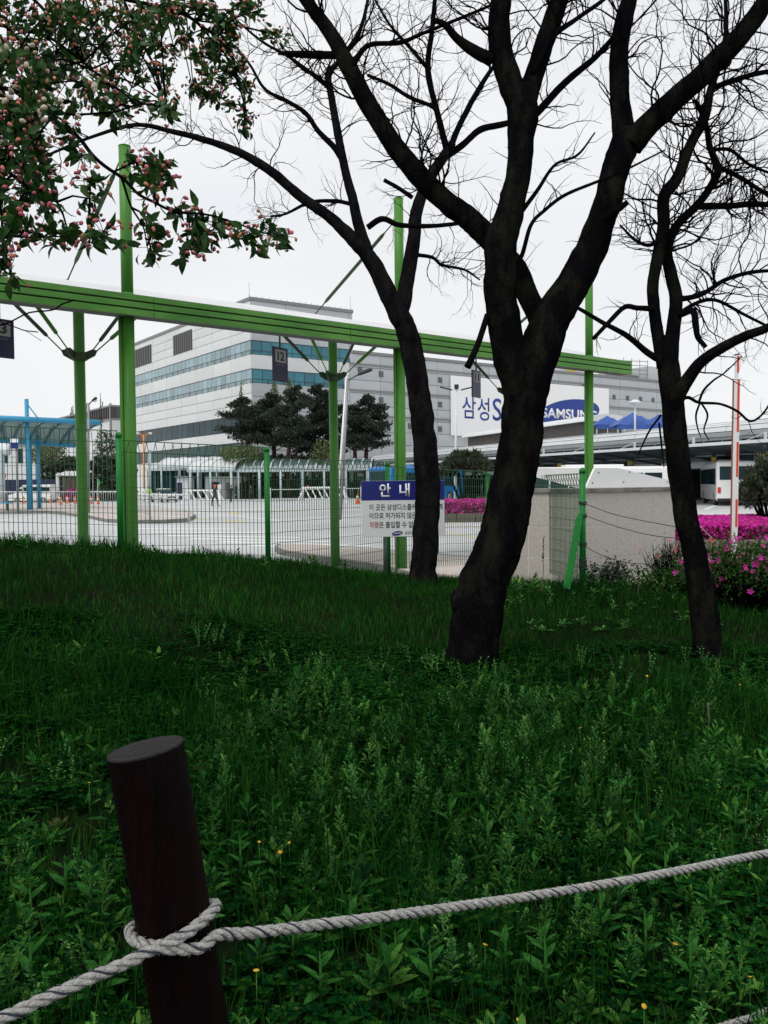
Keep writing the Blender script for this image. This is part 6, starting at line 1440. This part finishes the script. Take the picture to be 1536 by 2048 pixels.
# near azalea bushes at the right
def bush(name, label, cx, dd, wx, wy, hgt, seed, leafm, nleaf, lsize, flm, nfl, fsize, nst=60, bare=0.0):
    g = np.random.default_rng(seed); rr = random.Random(seed); c = P(cx, 1100, dd); z0 = gz(c.x, dd); t = thing(name, label, 'shrub', (c.x, dd, z0)); mb = MB()
    tips = []
    for i in range(nst):
        an = rr.uniform(0, 6.28); q = rr.random() ** .5; e = Vector((c.x + wx * q * math.cos(an), dd + wy * q * math.sin(an), z0 + hgt * (1 - .45 * q * q) * rr.uniform(.65, 1)))
        s = Vector((c.x + wx * .35 * q * math.cos(an), dd + wy * .35 * q * math.sin(an), z0 - .05)); m1_ = s.lerp(e, .5) + Vector((rr.uniform(-.05, .05), rr.uniform(-.05, .05), .03))
        mb.tube(spline([s, m1_, e], 3), lerp_list([.007, .005, .002], 3), 4, caps=False); tips.append(e)
        for _ in range(3):
            f = rr.uniform(.4, .95); p = s.lerp(e, f); e2 = p + Vector((rr.uniform(-.12, .12), rr.uniform(-.12, .12), rr.uniform(.03, .16))); mb.tube([p, e2], [.003, .0015], 3, caps=False); tips.append(e2)
    mb.build('stems', 'twig', t, kind='stuff'); T = np.array([tuple(p) for p in tips])
    if nleaf: i = g.integers(0, len(T), nleaf); ce = T[i] + g.normal(size=(nleaf, 3)) * np.array([.05, .05, .045]); leaf_cloud('foliage', ce, g.normal(size=(nleaf, 3)) + np.array([0, -.2, .5]), g.uniform(.6, 1.3, nleaf) * lsize, leafm, t, .45, g)['kind'] = 'stuff'
    if nfl:
        tp = sorted(tips, key=lambda p: -p.z); rr.shuffle(tp); MBp = None
        for p in tp[:nfl]:
            o = MB(); q = Vector(p) + Vector((rr.uniform(-.03, .03), -rr.uniform(.0, .06), rr.uniform(0, .04))); ax = (Vector((rr.uniform(-.6, .6), -.8, rr.uniform(0, .8)))).normalized(); B = basis(ax, rr); s_ = fsize * rr.uniform(.75, 1.2)
            for k in range(5):
                a_ = k * 2 * math.pi / 5; dv = B @ Vector((math.cos(a_), .25, math.sin(a_))); sd_ = B @ Vector((-math.sin(a_), 0, math.cos(a_))); o.add([q, q + dv * s_ * .55 + sd_ * s_ * .34, q + dv * s_ + ax * s_ * .1, q + dv * s_ * .55 - sd_ * s_ * .34], [(0, 1, 2, 3)])
            o.build('blossom', flm, t)
    return t
bush('azalea_bush', 'dark green azalea bush with a few pink flowers behind the crooked trunk', 1487, 8.3, .75, .55, .72, 51, 'shrub_leaf', 5200, .035, 'azalea', 80, .033, 150)
bush('azalea_bush', 'green azalea bush with pink blooms at the right picture edge', 1580, 8.6, .7, .6, .72, 52, 'shrub_leaf', 4200, .035, 'azalea', 40, .034, 120)
bush('azalea_bush', 'small azalea with red and orange flowers just right of the crooked trunk', 1425, 9.4, .42, .35, .60, 53, 'shrub_leaf', 1500, .035, 'azalea_red', 24, .042, 70)
bush('twiggy_bush', 'bare reddish twiggy bush left of the crooked trunk', 1338, 9.3, .30, .25, .62, 54, 'straw', 160, .03, 'azalea_red', 5, .02, 90)
# low clump of leaves below the wall
bush('broadleaf_clump', 'dark leafy clump at the foot of the granite wall', 1215, 9.5, .28, .2, .2, 55, 'shrub_dark', 900, .05, None, 0, 0, 40)
bush('broadleaf_clump', 'dark leafy clump under the twiggy bush', 1335, 8.9, .4, .2, .2, 56, 'shrub_leaf', 1100, .05, None, 0, 0, 40)
# rounded pines of the yard
def round_pine(px, d, ytop, ymid, ybot, wpx, label, seed, n=6000, size=.14, m_='pine_pale', zb=None):
    g = np.random.default_rng(seed); rr = random.Random(seed); k = d / FPX; b = P(px, ybot, d); zt = P(px, ytop, d).z; zm = P(px, ymid, d).z; hw = wpx / 2 * k
    z0 = YARD + (.3 if d > 30 else .2); t = thing('dwarf_pine', label, 'tree', (b.x, d, z0))
    for i in range(11):
        an = 6.28 * i / 11 + rr.uniform(-.2, .2); q = rr.uniform(.3, .9); e = Vector((b.x + hw * q * math.cos(an), d + hw * .8 * q * math.sin(an), zm + (zt - zm) * .3)); s = Vector((b.x + .1 * math.cos(an), d + .1 * math.sin(an), z0))
        MB().tube(spline([s, s.lerp(e, .45) + Vector((0, 0, -.05 * hw)), e], 5), lerp_list([.055 * hw, .04 * hw, .015 * hw], 5), 6).build('limb', 'twig', t)
    C = []; U = []
    for i in range(46):
        an = rr.uniform(0, 6.28); q = rr.random() ** .5; cx = b.x + hw * .84 * q * math.cos(an); cy_ = d + hw * .7 * q * math.sin(an); z = zm + (zt - zm) * (1 - q * q) * rr.uniform(.55, .9)
        p, u = shell_points(n // 46, (cx, cy_, z), hw * .24, hw * .24, (zt - zm) * .22, g, .3); C.append(p); U.append(u + np.array([0, 0, .6]))
    C = np.concatenate(C); U = np.concatenate(U); leaf_cloud('crown', C, U + g.normal(size=U.shape) * .3, g.uniform(.6, 1.3, len(C)) * size, m_, t, .22, g)['kind'] = 'stuff'
round_pine(932, 43, 897, 945, 1010, 122, 'rounded dwarf pine behind the middle azalea hedge', 61, 9000, .30)
round_pine(1545, 24, 905, 1000, 1040, 150, 'dark dwarf pine at the right edge beyond the red and white pole', 62, 11000, .18)

# ================================================================ GRASS AND WEEDS ON THE BANK
def in_frame_pts(n, y0, y1, g, pw=1.0):
    u = g.random(n); y = (y0 ** (pw + 1) + u * (y1 ** (pw + 1) - y0 ** (pw + 1))) ** (1 / (pw + 1)); x = (g.random(n) * 2 - 1) * (.50 * y + .75)
    return x, y
g = np.random.default_rng(99)
def nz(x, y, s): return np.sin(x * s + 1.3) * np.cos(y * s * 1.13 + .4) + .6 * np.sin(x * s * 2.3 + y * s * 1.7) + .4 * np.sin(x * s * 4.1 - y * s * 3.3)
def grass(n, y0, y1, hmin, hmax, wd, m_, pw, name='grass', mask=None):
    x, y = in_frame_pts(n, y0, y1, g, pw); k = y < fence_y(x) + .45
    if mask is not None: k &= mask(x, y)
    x, y = x[k], y[k]; n = len(x); z = ground_z(x, y) - .01
    hgt = (hmin + (hmax - hmin) * g.random(n) ** 1.5) * (1 + .28 * nz(x, y, 1.6)) ; hgt = np.clip(hgt, .02, None); an = g.uniform(0, 6.28, n); ln = g.normal(0, .30, (n, 2)) * hgt[:, None]
    w = wd * g.uniform(.6, 1.3, n); dx, dy = np.cos(an) * w / 2, np.sin(an) * w / 2; B = np.stack([x, y, z], 1)
    mid_ = B + np.stack([ln[:, 0] * .3, ln[:, 1] * .3, hgt * .58], 1); tip = B + np.stack([ln[:, 0], ln[:, 1], hgt * g.uniform(.75, 1, n)], 1); o = np.stack([dx, dy, 0 * dx], 1)
    V = np.stack([B - o, B + o, mid_ + o * .8, mid_ - o * .8, tip], 1).reshape(-1, 3); b = np.arange(n)[:, None] * 5
    L = np.concatenate([b + np.array([0, 1, 2, 3]), b + np.array([3, 2, 4])], 1).ravel(); st = (np.arange(n)[:, None] * 7 + np.array([0, 4])).ravel()
    ob = np_object(name, V, L, st, m_); return ob
tag(grass(150000, 3.9, 14.5, .05, .15, .006, 'grass', .9), 'short dense grass over the upper bank', 'grass', kind='stuff')
tag(grass(42000, 1.9, 5.2, .05, .22, .0042, 'grass', .9), 'thin grass blades among the near weeds', 'grass', kind='stuff')
tag(grass(500, 2.0, 11, .12, .30, .004, 'straw', .9), 'scattered dry straw stalks in the grass', 'grass', kind='stuff')
# weed prototypes as blade lists: each leaf = 6-vertex folded lance
def lance(p, d, up_, L, W):
    d = d.normalized(); x = d.cross(up_); x = x.normalized() if x.length > 1e-4 else d.orthogonal().normalized(); u = x.cross(d)
    return [p, p + d * L * .35 + x * W * .5 + u * W * .15, p + d * L * .75 + x * W * .33 + u * W * .02 - Vector((0, 0, L * .04)), p + d * L - Vector((0, 0, L * .12)), p + d * L * .75 - x * W * .33 + u * W * .02 - Vector((0, 0, L * .04)), p + d * L * .35 - x * W * .5 + u * W * .15]
LF_ = [(0, 1, 2, 3), (0, 3, 4, 5)]
def weed_proto(kind, rr):
    mb = MB()
    if kind == 'mugwort':
        H = 1.0; mb.tube([(0, 0, 0), (rr.uniform(-.04, .04), 0, .5), (rr.uniform(-.08, .08), rr.uniform(-.05, .05), H)], [.012, .009, .004], 3, caps=False); n = 15
        for i in range(n):
            f = .15 + .85 * i / n; a = i * 2.4; el = .55 + .8 * f; L = .36 * (1.12 - f * .55); p = Vector((0, 0, H * f)); d = Vector((math.cos(a) * math.cos(el), math.sin(a) * math.cos(el), math.sin(el)))
            mb.add(lance(p, d, Vector((0, 0, 1)), L, L * .22), LF_)
            for s_ in (-1, 1):
                sdv = d.cross(Vector((0, 0, 1))).normalized() * s_
                for q, l_ in ((.35, .5), (.6, .38)): mb.add(lance(p + d * L * q, d * .7 + sdv, Vector((0, 0, 1)), L * l_, L * .15), LF_)
    elif kind == 'broad':
        H = .75; mb.tube([(0, 0, 0), (rr.uniform(-.05, .05), 0, H)], [.014, .008], 4, caps=False); n = 11
        for i in range(n):
            f = i / n; a = i * 2.4 + rr.uniform(-.2, .2); el = .25 + .9 * f; L = .52 * (1.05 - f * .5); p = Vector((0, 0, H * (.1 + .9 * f))); d = Vector((math.cos(a) * math.cos(el), math.sin(a) * math.cos(el), math.sin(el))); mb.add(lance(p, d, Vector((0, 0, 1)), L, L * .38), LF_)
    elif kind == 'rosette':
        for i in range(9):
            a = i * 2.4; el = rr.uniform(.15, .9); L = rr.uniform(.5, .8); d = Vector((math.cos(a) * math.cos(el), math.sin(a) * math.cos(el), math.sin(el))); mb.add(lance(Vector((0, 0, .02)), d, Vector((0, 0, 1)), L, L * .28), LF_)
    elif kind == 'clover':
        for i in range(10):
            a = rr.uniform(0, 6.28); q = rr.random() ** .5 * .7; p = Vector((q * math.cos(a), q * math.sin(a), rr.uniform(.15, .6)))
            for k in range(3): b = a + k * 2.1; mb.add(lance(p, Vector((math.cos(b), math.sin(b), .25)), Vector((0, 0, 1)), .24, .2), LF_)
    elif kind == 'spray':
        for s in range(3):
            a = rr.uniform(0, 6.28); e = Vector((.25 * math.cos(a), .25 * math.sin(a), rr.uniform(.8, 1))); mb.tube([(0, 0, 0), e * .5 + Vector((0, 0, .06)), e], [.006, .005, .003], 3, caps=False)
            for k in range(9): f = .35 + .65 * k / 9; b = k * 2.4; p = e * f; d = Vector((math.cos(b), math.sin(b), .6)); mb.add(lance(p, d, Vector((0, 0, 1)), .09, .05), LF_)
    return mb
def scatter(kind, n, y0, y1, smin, smax, m_, seed, pw=.9, mask=None, name='weeds', nproto=5):
    rr = random.Random(seed); gg = np.random.default_rng(seed); protos = [weed_proto(kind, rr) for _ in range(nproto)]; x, y = in_frame_pts(n, y0, y1, gg, pw); k = y < fence_y(x) + .3
    if mask is not None: k &= mask(x, y)
    x, y = x[k], y[k]; z = ground_z(x, y); V = []; Lp = []; St = []; base = 0; nl = 0
    for pi, pr in enumerate(protos):
        pv = np.array(pr.v); fl = np.concatenate([np.array(f) for f in pr.f]); cnt = np.array([len(f) for f in pr.f]); sel = np.arange(len(x)) % nproto == pi
        for xx, yy, z_ in zip(x[sel], y[sel], z[sel]):
            s = smin + (smax - smin) * gg.random() ** 1.6; a = gg.uniform(0, 6.28); ca, sa = math.cos(a), math.sin(a); tl = gg.normal(0, .12, 2)
            q = pv * s; X = q[:, 0] * ca - q[:, 1] * sa + q[:, 2] * tl[0]; Y = q[:, 0] * sa + q[:, 1] * ca + q[:, 2] * tl[1]; V.append(np.stack([X + xx, Y + yy, q[:, 2] + z_], 1)); Lp.append(fl + base); St.append(np.cumsum(np.concatenate([[0], cnt[:-1]])) + nl); base += len(pv); nl += cnt.sum()
    return np_object(name, np.concatenate(V), np.concatenate(Lp), np.concatenate(St), m_)
pm = lambda lo, s=1.1: (lambda x, y: nz(x, y, s) > lo)
lowr = lambda x, y: (x > -.9 + .35 * (y - 4)) | (y < 2.9)
tag(scatter('mugwort', 1300, 2.0, 5.4, .07, .22, 'weed', 201, .8, lambda x, y: (nz(x, y, 1.3) > -.15) & lowr(x, y)), 'leafy mugwort stalks crowding the near bank', 'weeds', kind='stuff')
tag(scatter('mugwort', 460, 2.0, 5.2, .06, .19, 'weed_pale', 202, .8, lambda x, y: (nz(x, y, 1.4) > .15) & lowr(x, y)), 'paler silvery weed stalks on the near bank', 'weeds', kind='stuff')
tag(scatter('broad', 950, 2.0, 5.2, .07, .21, 'weed', 208, .8, lambda x, y: (nz(x, y, 1.9) > .25) & lowr(x, y)), 'broad-leaved weeds mixed through the near bank', 'weeds', kind='stuff')
tag(scatter('rosette', 1700, 1.9, 5.6, .05, .16, 'weed', 203, .8), 'low leaf rosettes between the weeds', 'weeds', kind='stuff')
tag(scatter('clover', 5500, 1.9, 6.5, .05, .13, 'clover', 204, .8, pm(-.9, 1.7)), 'small round-leaved ground cover', 'ground cover', kind='stuff')
tag(scatter('spray', 800, 2.0, 6, .06, .20, 'weed_pale', 205, .8, pm(.0, .9)), 'fine seed-headed weeds in pale sprays', 'weeds', kind='stuff')
tag(scatter('rosette', 260, 1.9, 5.0, .04, .11, 'straw', 210, .8, pm(.1, 2.1)), 'yellowed dying leaves low in the weeds', 'weeds', kind='stuff')
# lush clumps along the fence and the wall foot
tag(scatter('broad', 460, 7.8, 12.5, .07, .19, 'weed', 206, .5, lambda x, y: (y > fence_y(x) - 1.0) | ((x > .9) & (y > 7.8) & (x < 4))), 'broad-leaved weeds lining the fence foot', 'weeds', kind='stuff')
tag(scatter('rosette', 420, 7.0, 10.8, .06, .17, 'weed_pale', 209, .5, lambda x, y: (x > .9) & (x < 5)), 'low light green leaf tufts before the granite wall', 'weeds', kind='stuff')
tag(scatter('broad', 200, 7.8, 10.8, .05, .16, 'weed_pale', 207, .5, lambda x, y: (x > .9) & (x < 4.5)), 'light green weeds at the foot of the granite wall', 'weeds', kind='stuff')
# individual big-leaved plants
def where(px, py): return ('high on the bank ' if py < 1500 else 'midway down the bank ' if py < 1700 else 'just above the rope line ' if py < 1830 else 'near the bottom edge ') + ('left of the dark post' if px < 300 else 'right beside the dark post' if px < 600 else 'below the slim trunk' if px < 860 else 'below the thick trunk' if px < 1180 else 'towards the crooked trunk')
rr = random.Random(77); lance_me = MB().add(lance(Vector((0, 0, 0)), Vector((0, 1, 0)), Vector((0, 0, 1)), 1, .36), LF_, True).mesh('leaf', 'weed')
stem_me = MB().tube([(0, 0, 0), (.01, 0, .5), (0, .01, 1)], [.02, .015, .008], 5).mesh('stem', 'weed')
for i, (px, py) in enumerate([(975, 1700), (790, 1905), (1010, 1930), (1090, 1960), (545, 1640), (700, 1850), (1265, 1440), (1290, 1420), (60, 1830), (130, 1780), (180, 1800), (860, 1960), (1200, 1840), (1420, 1800), (1290, 1900), (1470, 1640), (900, 1640), (540, 1330), (480, 1730), (1120, 1560), (640, 1960), (1380, 1960), (60, 1960), (200, 1960), (1080, 1890), (720, 1700), (1240, 1600), (590, 1870), (985, 1400), (1330, 1740)]):
    z = .25
    for _ in range(6): q = G(px, py, z); z = gz(q.x, q.y) + .08
    p = Vector((q.x, q.y, gz(q.x, q.y))); H = rr.uniform(.14, .22); t = thing('broad_leaved_weed', 'broad-leaved weed with lance-shaped leaves ' + where(px, py), 'weed', p, 'broad-leaved weeds standing clear of the grass')
    s = bpy.data.objects.new('stem', stem_me); COL.objects.link(s); s.parent = t; s.scale = (.35, .35, H)
    for k in range(8):
        f = k / 8; a = k * 2.4 + rr.uniform(-.3, .3); el = .15 + .8 * f; L = rr.uniform(.06, .10) * (1.15 - .5 * f); o = bpy.data.objects.new('leaf', lance_me); COL.objects.link(o); o.parent = t; o.location = (0, 0, H * (.15 + .85 * f)); o.rotation_euler = (el, rr.uniform(-.3, .3), a); o.scale = (L, L, L)
# dandelions
head_me = MB().lathe((0, 0, 0), [(.3, -.25), (.55, -.1), (1.0, .12), (.8, .3), (.35, .38)], 9).mesh('flower_head', 'dandelion'); dst_me = MB().tube([(0, 0, 0), (.01, 0, .5), (0, 0, 1)], [.03, .025, .025], 5).mesh('stem', 'weed_pale')
for (px, py) in [(560, 1682), (518, 1662), (578, 1664), (178, 1546), (1207, 1450), (1208, 1466), (1180, 1462), (1294, 1328), (1480, 1356), (1352, 1862), (1288, 1984), (1500, 1926), (970, 1864), (740, 1895), (512, 1914), (1036, 2010), (1160, 1440)]:
    z = .3
    for _ in range(6): q = G(px, py, z); z = gz(q.x, q.y) + .16
    p = Vector((q.x, q.y, gz(q.x, q.y))); t = thing('dandelion', 'yellow dandelion flower ' + where(px, py), 'flower', p, 'yellow dandelions in the grass'); H = .12
    s = bpy.data.objects.new('stem', dst_me); COL.objects.link(s); s.parent = t; s.scale = (.06, .06, H); o = bpy.data.objects.new('flower_head', head_me); COL.objects.link(o); o.parent = t; o.location = (0, 0, H); f = rr.uniform(.006, .010); o.scale = (f, f, f); o.rotation_euler = (rr.uniform(-.4, .6), rr.uniform(-.4, .4), 0)
# dead dock stalks by the fence
for i, (px, y0, y1, d, lab) in enumerate([(1083, 1150, 1074, 8.9, 'rusty dead dock stalk standing left of the leaning brace'), (1274, 1215, 1142, 8.6, 'rusty dead stalk in front of the granite wall'), (1412, 1510, 1405, 4.6, 'thin dark dead stalk in the weeds at the right')]):
    b = P(px, y0, d); e = P(px + 4, y1, d); b.z = gz(b.x, b.y); o = thing('dead_stalk', lab, 'plant', b); MB().tube(spline([b, b.lerp(e, .5) + Vector((.01, 0, 0)), e], 4), .004, 5).build('stem', 'brown_stone', o); mb = MB(); 
    for k in range(16): q = b.lerp(e, rr.uniform(.6, 1)); mb.ball(q + Vector((rr.uniform(-.01, .01), rr.uniform(-.01, .01), 0)), .007, n=5, k=4)
    if i < 2: mb.build('seed_head', 'post_wood', o)

# ================================================================ ROPE POST AND ROPES
pt = P(291, 1499, 1.43); pbm = P(384, 2060, 1.47); ax = (pt - pbm).normalized(); base_ = pbm + ax * ((gz(pbm.x, pbm.y) - .15 - pbm.z) / ax.z); base_z = gz(base_.x, base_.y)
PRad = .0625
post = thing('rope_post', 'round dark brown timber post leaning left with a rough cut top', 'post', (base_.x, base_.y, base_z))
n = 26; sp = [base_.lerp(pt, i / n) for i in range(n + 1)]
u = ax.orthogonal().normalized(); w = ax.cross(u); m_ = 40; tiltv = Vector((.05, -.08, 0))
def post_ring(c, k, rr_=1.0, top=False):
    out = []
    for j in range(m_):
        a = 2 * math.pi * j / m_; q = u * math.cos(a) + w * math.sin(a); rad_ = PRad * rr_ * (1 + .02 * mnoise.noise(Vector((q.x * 2, q.y * 2, k * .25))))
        out.append(c + q * rad_ + (ax * (q.dot(tiltv) * .55 * rr_ * PRad * 2) if top else Vector()))
    return out
mb = MB(); vs = []
for k, c in enumerate(sp): vs += post_ring(c, k, 1.0, k == n)
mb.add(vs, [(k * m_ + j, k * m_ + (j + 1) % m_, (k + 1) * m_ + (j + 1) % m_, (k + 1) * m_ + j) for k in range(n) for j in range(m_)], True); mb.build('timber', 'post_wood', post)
mb = MB(); vs = post_ring(pt, n, 1.0, True); 
for rr_, up_ in ((.985, .003), (.6, .0045), (.3, .004)): vs += [p + ax * (up_ + .0015 * mnoise.noise(p * 90)) for p in post_ring(pt, n, rr_, True)]
vs.append(pt + ax * .004)
mb.add(vs, [(k * m_ + j, k * m_ + (j + 1) % m_, (k + 1) * m_ + (j + 1) % m_, (k + 1) * m_ + j) for k in range(3) for j in range(m_)] + [(3 * m_ + j, 3 * m_ + (j + 1) % m_, 4 * m_) for j in range(m_)], False); mb.build('cut_top', 'post_top', post)
RR = .0102
def rope(pts, label, name='rope', lay=.070, group=None, rad=RR):
    sp = spline(pts, 40); dense = [sp[0]]; 
    # resample evenly
    cum = [0]; 
    for a, b in zip(sp[:-1], sp[1:]): cum.append(cum[-1] + (b - a).length)
    Ltot = cum[-1]; N = int(Ltot / .006); cum = np.array(cum); A = np.array([tuple(p) for p in sp]); s = np.linspace(0, Ltot, N); X = np.stack([np.interp(s, cum, A[:, k]) for k in range(3)], 1)
    t = thing(name, label, 'rope', pts[0], group); T = np.gradient(X, axis=0); T /= np.linalg.norm(T, axis=1, keepdims=True)
    uu = np.zeros_like(X); v0 = np.cross(T[0], [0, 0, 1]); v0 /= np.linalg.norm(v0); uu[0] = v0
    for i in range(1, N): q = uu[i - 1] - T[i] * uu[i - 1].dot(T[i]); uu[i] = q / np.linalg.norm(q)
    ww = np.cross(T, uu)
    for k in range(3):
        ph = 2 * np.pi * (s / lay + k / 3); c = X + (uu * np.cos(ph)[:, None] + ww * np.sin(ph)[:, None]) * rad * .54
        MB().tube([Vector(q) for q in c], [rad * .475 * (1 + .06 * math.sin(i * 1.7 + k)) for i in range(N)], 7).build('strand', 'rope', t)
    core = MB().tube([Vector(q) for q in X[::3]], rad * .5, 6).build('core', 'fleck_gap_shade', t)  # dark core puts the shade of the grooves into the colour
    ph = 2 * np.pi * (s / lay + .5 / 3); c = X + (uu * np.cos(ph)[:, None] + ww * np.sin(ph)[:, None]) * rad * .80; MB().tube([Vector(q) for q in c], [rad * (.16 if math.sin(i * .045) > .2 else .05) for i in range(N)], 5).build('tracer_yarn', 'fleck_gap_shade', t)
    fz = MB(); r4 = random.Random(len(label))
    for i in range(int(Ltot * 420)):       # loose fibres
        j = r4.randrange(N); a = r4.uniform(0, 6.28); q = Vector(X[j]); dv = Vector(uu[j]) * math.cos(a) + Vector(ww[j]) * math.sin(a); p0 = q + dv * rad * .95; fz.tube([p0, p0 + dv * r4.uniform(.001, .004) + Vector(T[j]) * r4.uniform(-.006, .006)], .00025, 3, caps=False)
    fz.build('fibres', 'rope', t, kind='stuff'); return t
def around(ang, zpx, extra=0):       # point on the post's surface at the height of photo row zpx
    q = P(345, 972 + (zpx - 972) * (1 - .05 * math.cos(ang)), 1.45); f = (q.z - pbm.z) / ax.z; c = pbm + ax * f; return c + Vector((math.sin(ang), -math.cos(ang), 0)) * (PRad + RR * 1.02 + extra)
sec = P(1980, 1655, 3.05)
rope([P(-160, 2112, 1.20), P(-60, 2066, 1.245), P(60, 2011, 1.295), P(170, 1961, 1.335), P(262, 1921, 1.36), around(-.2, 1897, .006), around(.5, 1868, .004), around(1.25, 1830, 0), around(1.75, 1812, 0), around(2.5, 1815), around(3.3, 1838), around(4.1, 1852), around(4.75, 1858), around(5.35, 1880), around(5.9, 1893, .0), around(6.28 + .1, 1899, .002), around(6.28 + .7, 1893, .014), around(6.28 + 1.2, 1872, .012), P(500, 1866, 1.475), P(640, 1849, 1.56), P(850, 1822, 1.72), P(1080, 1789, 1.92), P(1300, 1752, 2.13), P(1536, 1706, 2.38), P(1750, 1668, 2.68), sec], 'thick grey-white twisted rope tied round the dark post')
rope([P(150, 2260, 1.30), around(-.6, 2230, .004), around(.5, 2215, .004), P(700, 2225, 1.6), P(1100, 2150, 1.95), P(1480, 2043, 2.3), P(1536, 2022, 2.38), P(1750, 1940, 2.68), P(1980, 1880, 3.05)], 'lower grey-white rope crossing the bottom right corner')
s2 = thing('rope_post', 'second dark timber post carrying the ropes beyond the right edge', 'post', (sec.x + .06, sec.y + .05, gz(sec.x, sec.y)))
MB().tube([(sec.x + .06, sec.y + .06, gz(sec.x, sec.y) - .1), (sec.x + .06, sec.y + .06, sec.z + .25)], .0625, 24).build('timber', 'post_wood', s2); MB().lathe((sec.x + .06, sec.y + .06, sec.z + .25), [(.0625, 0), (.06, .006), (.02, .008)], 24).build('cut_top', 'post_top', s2)
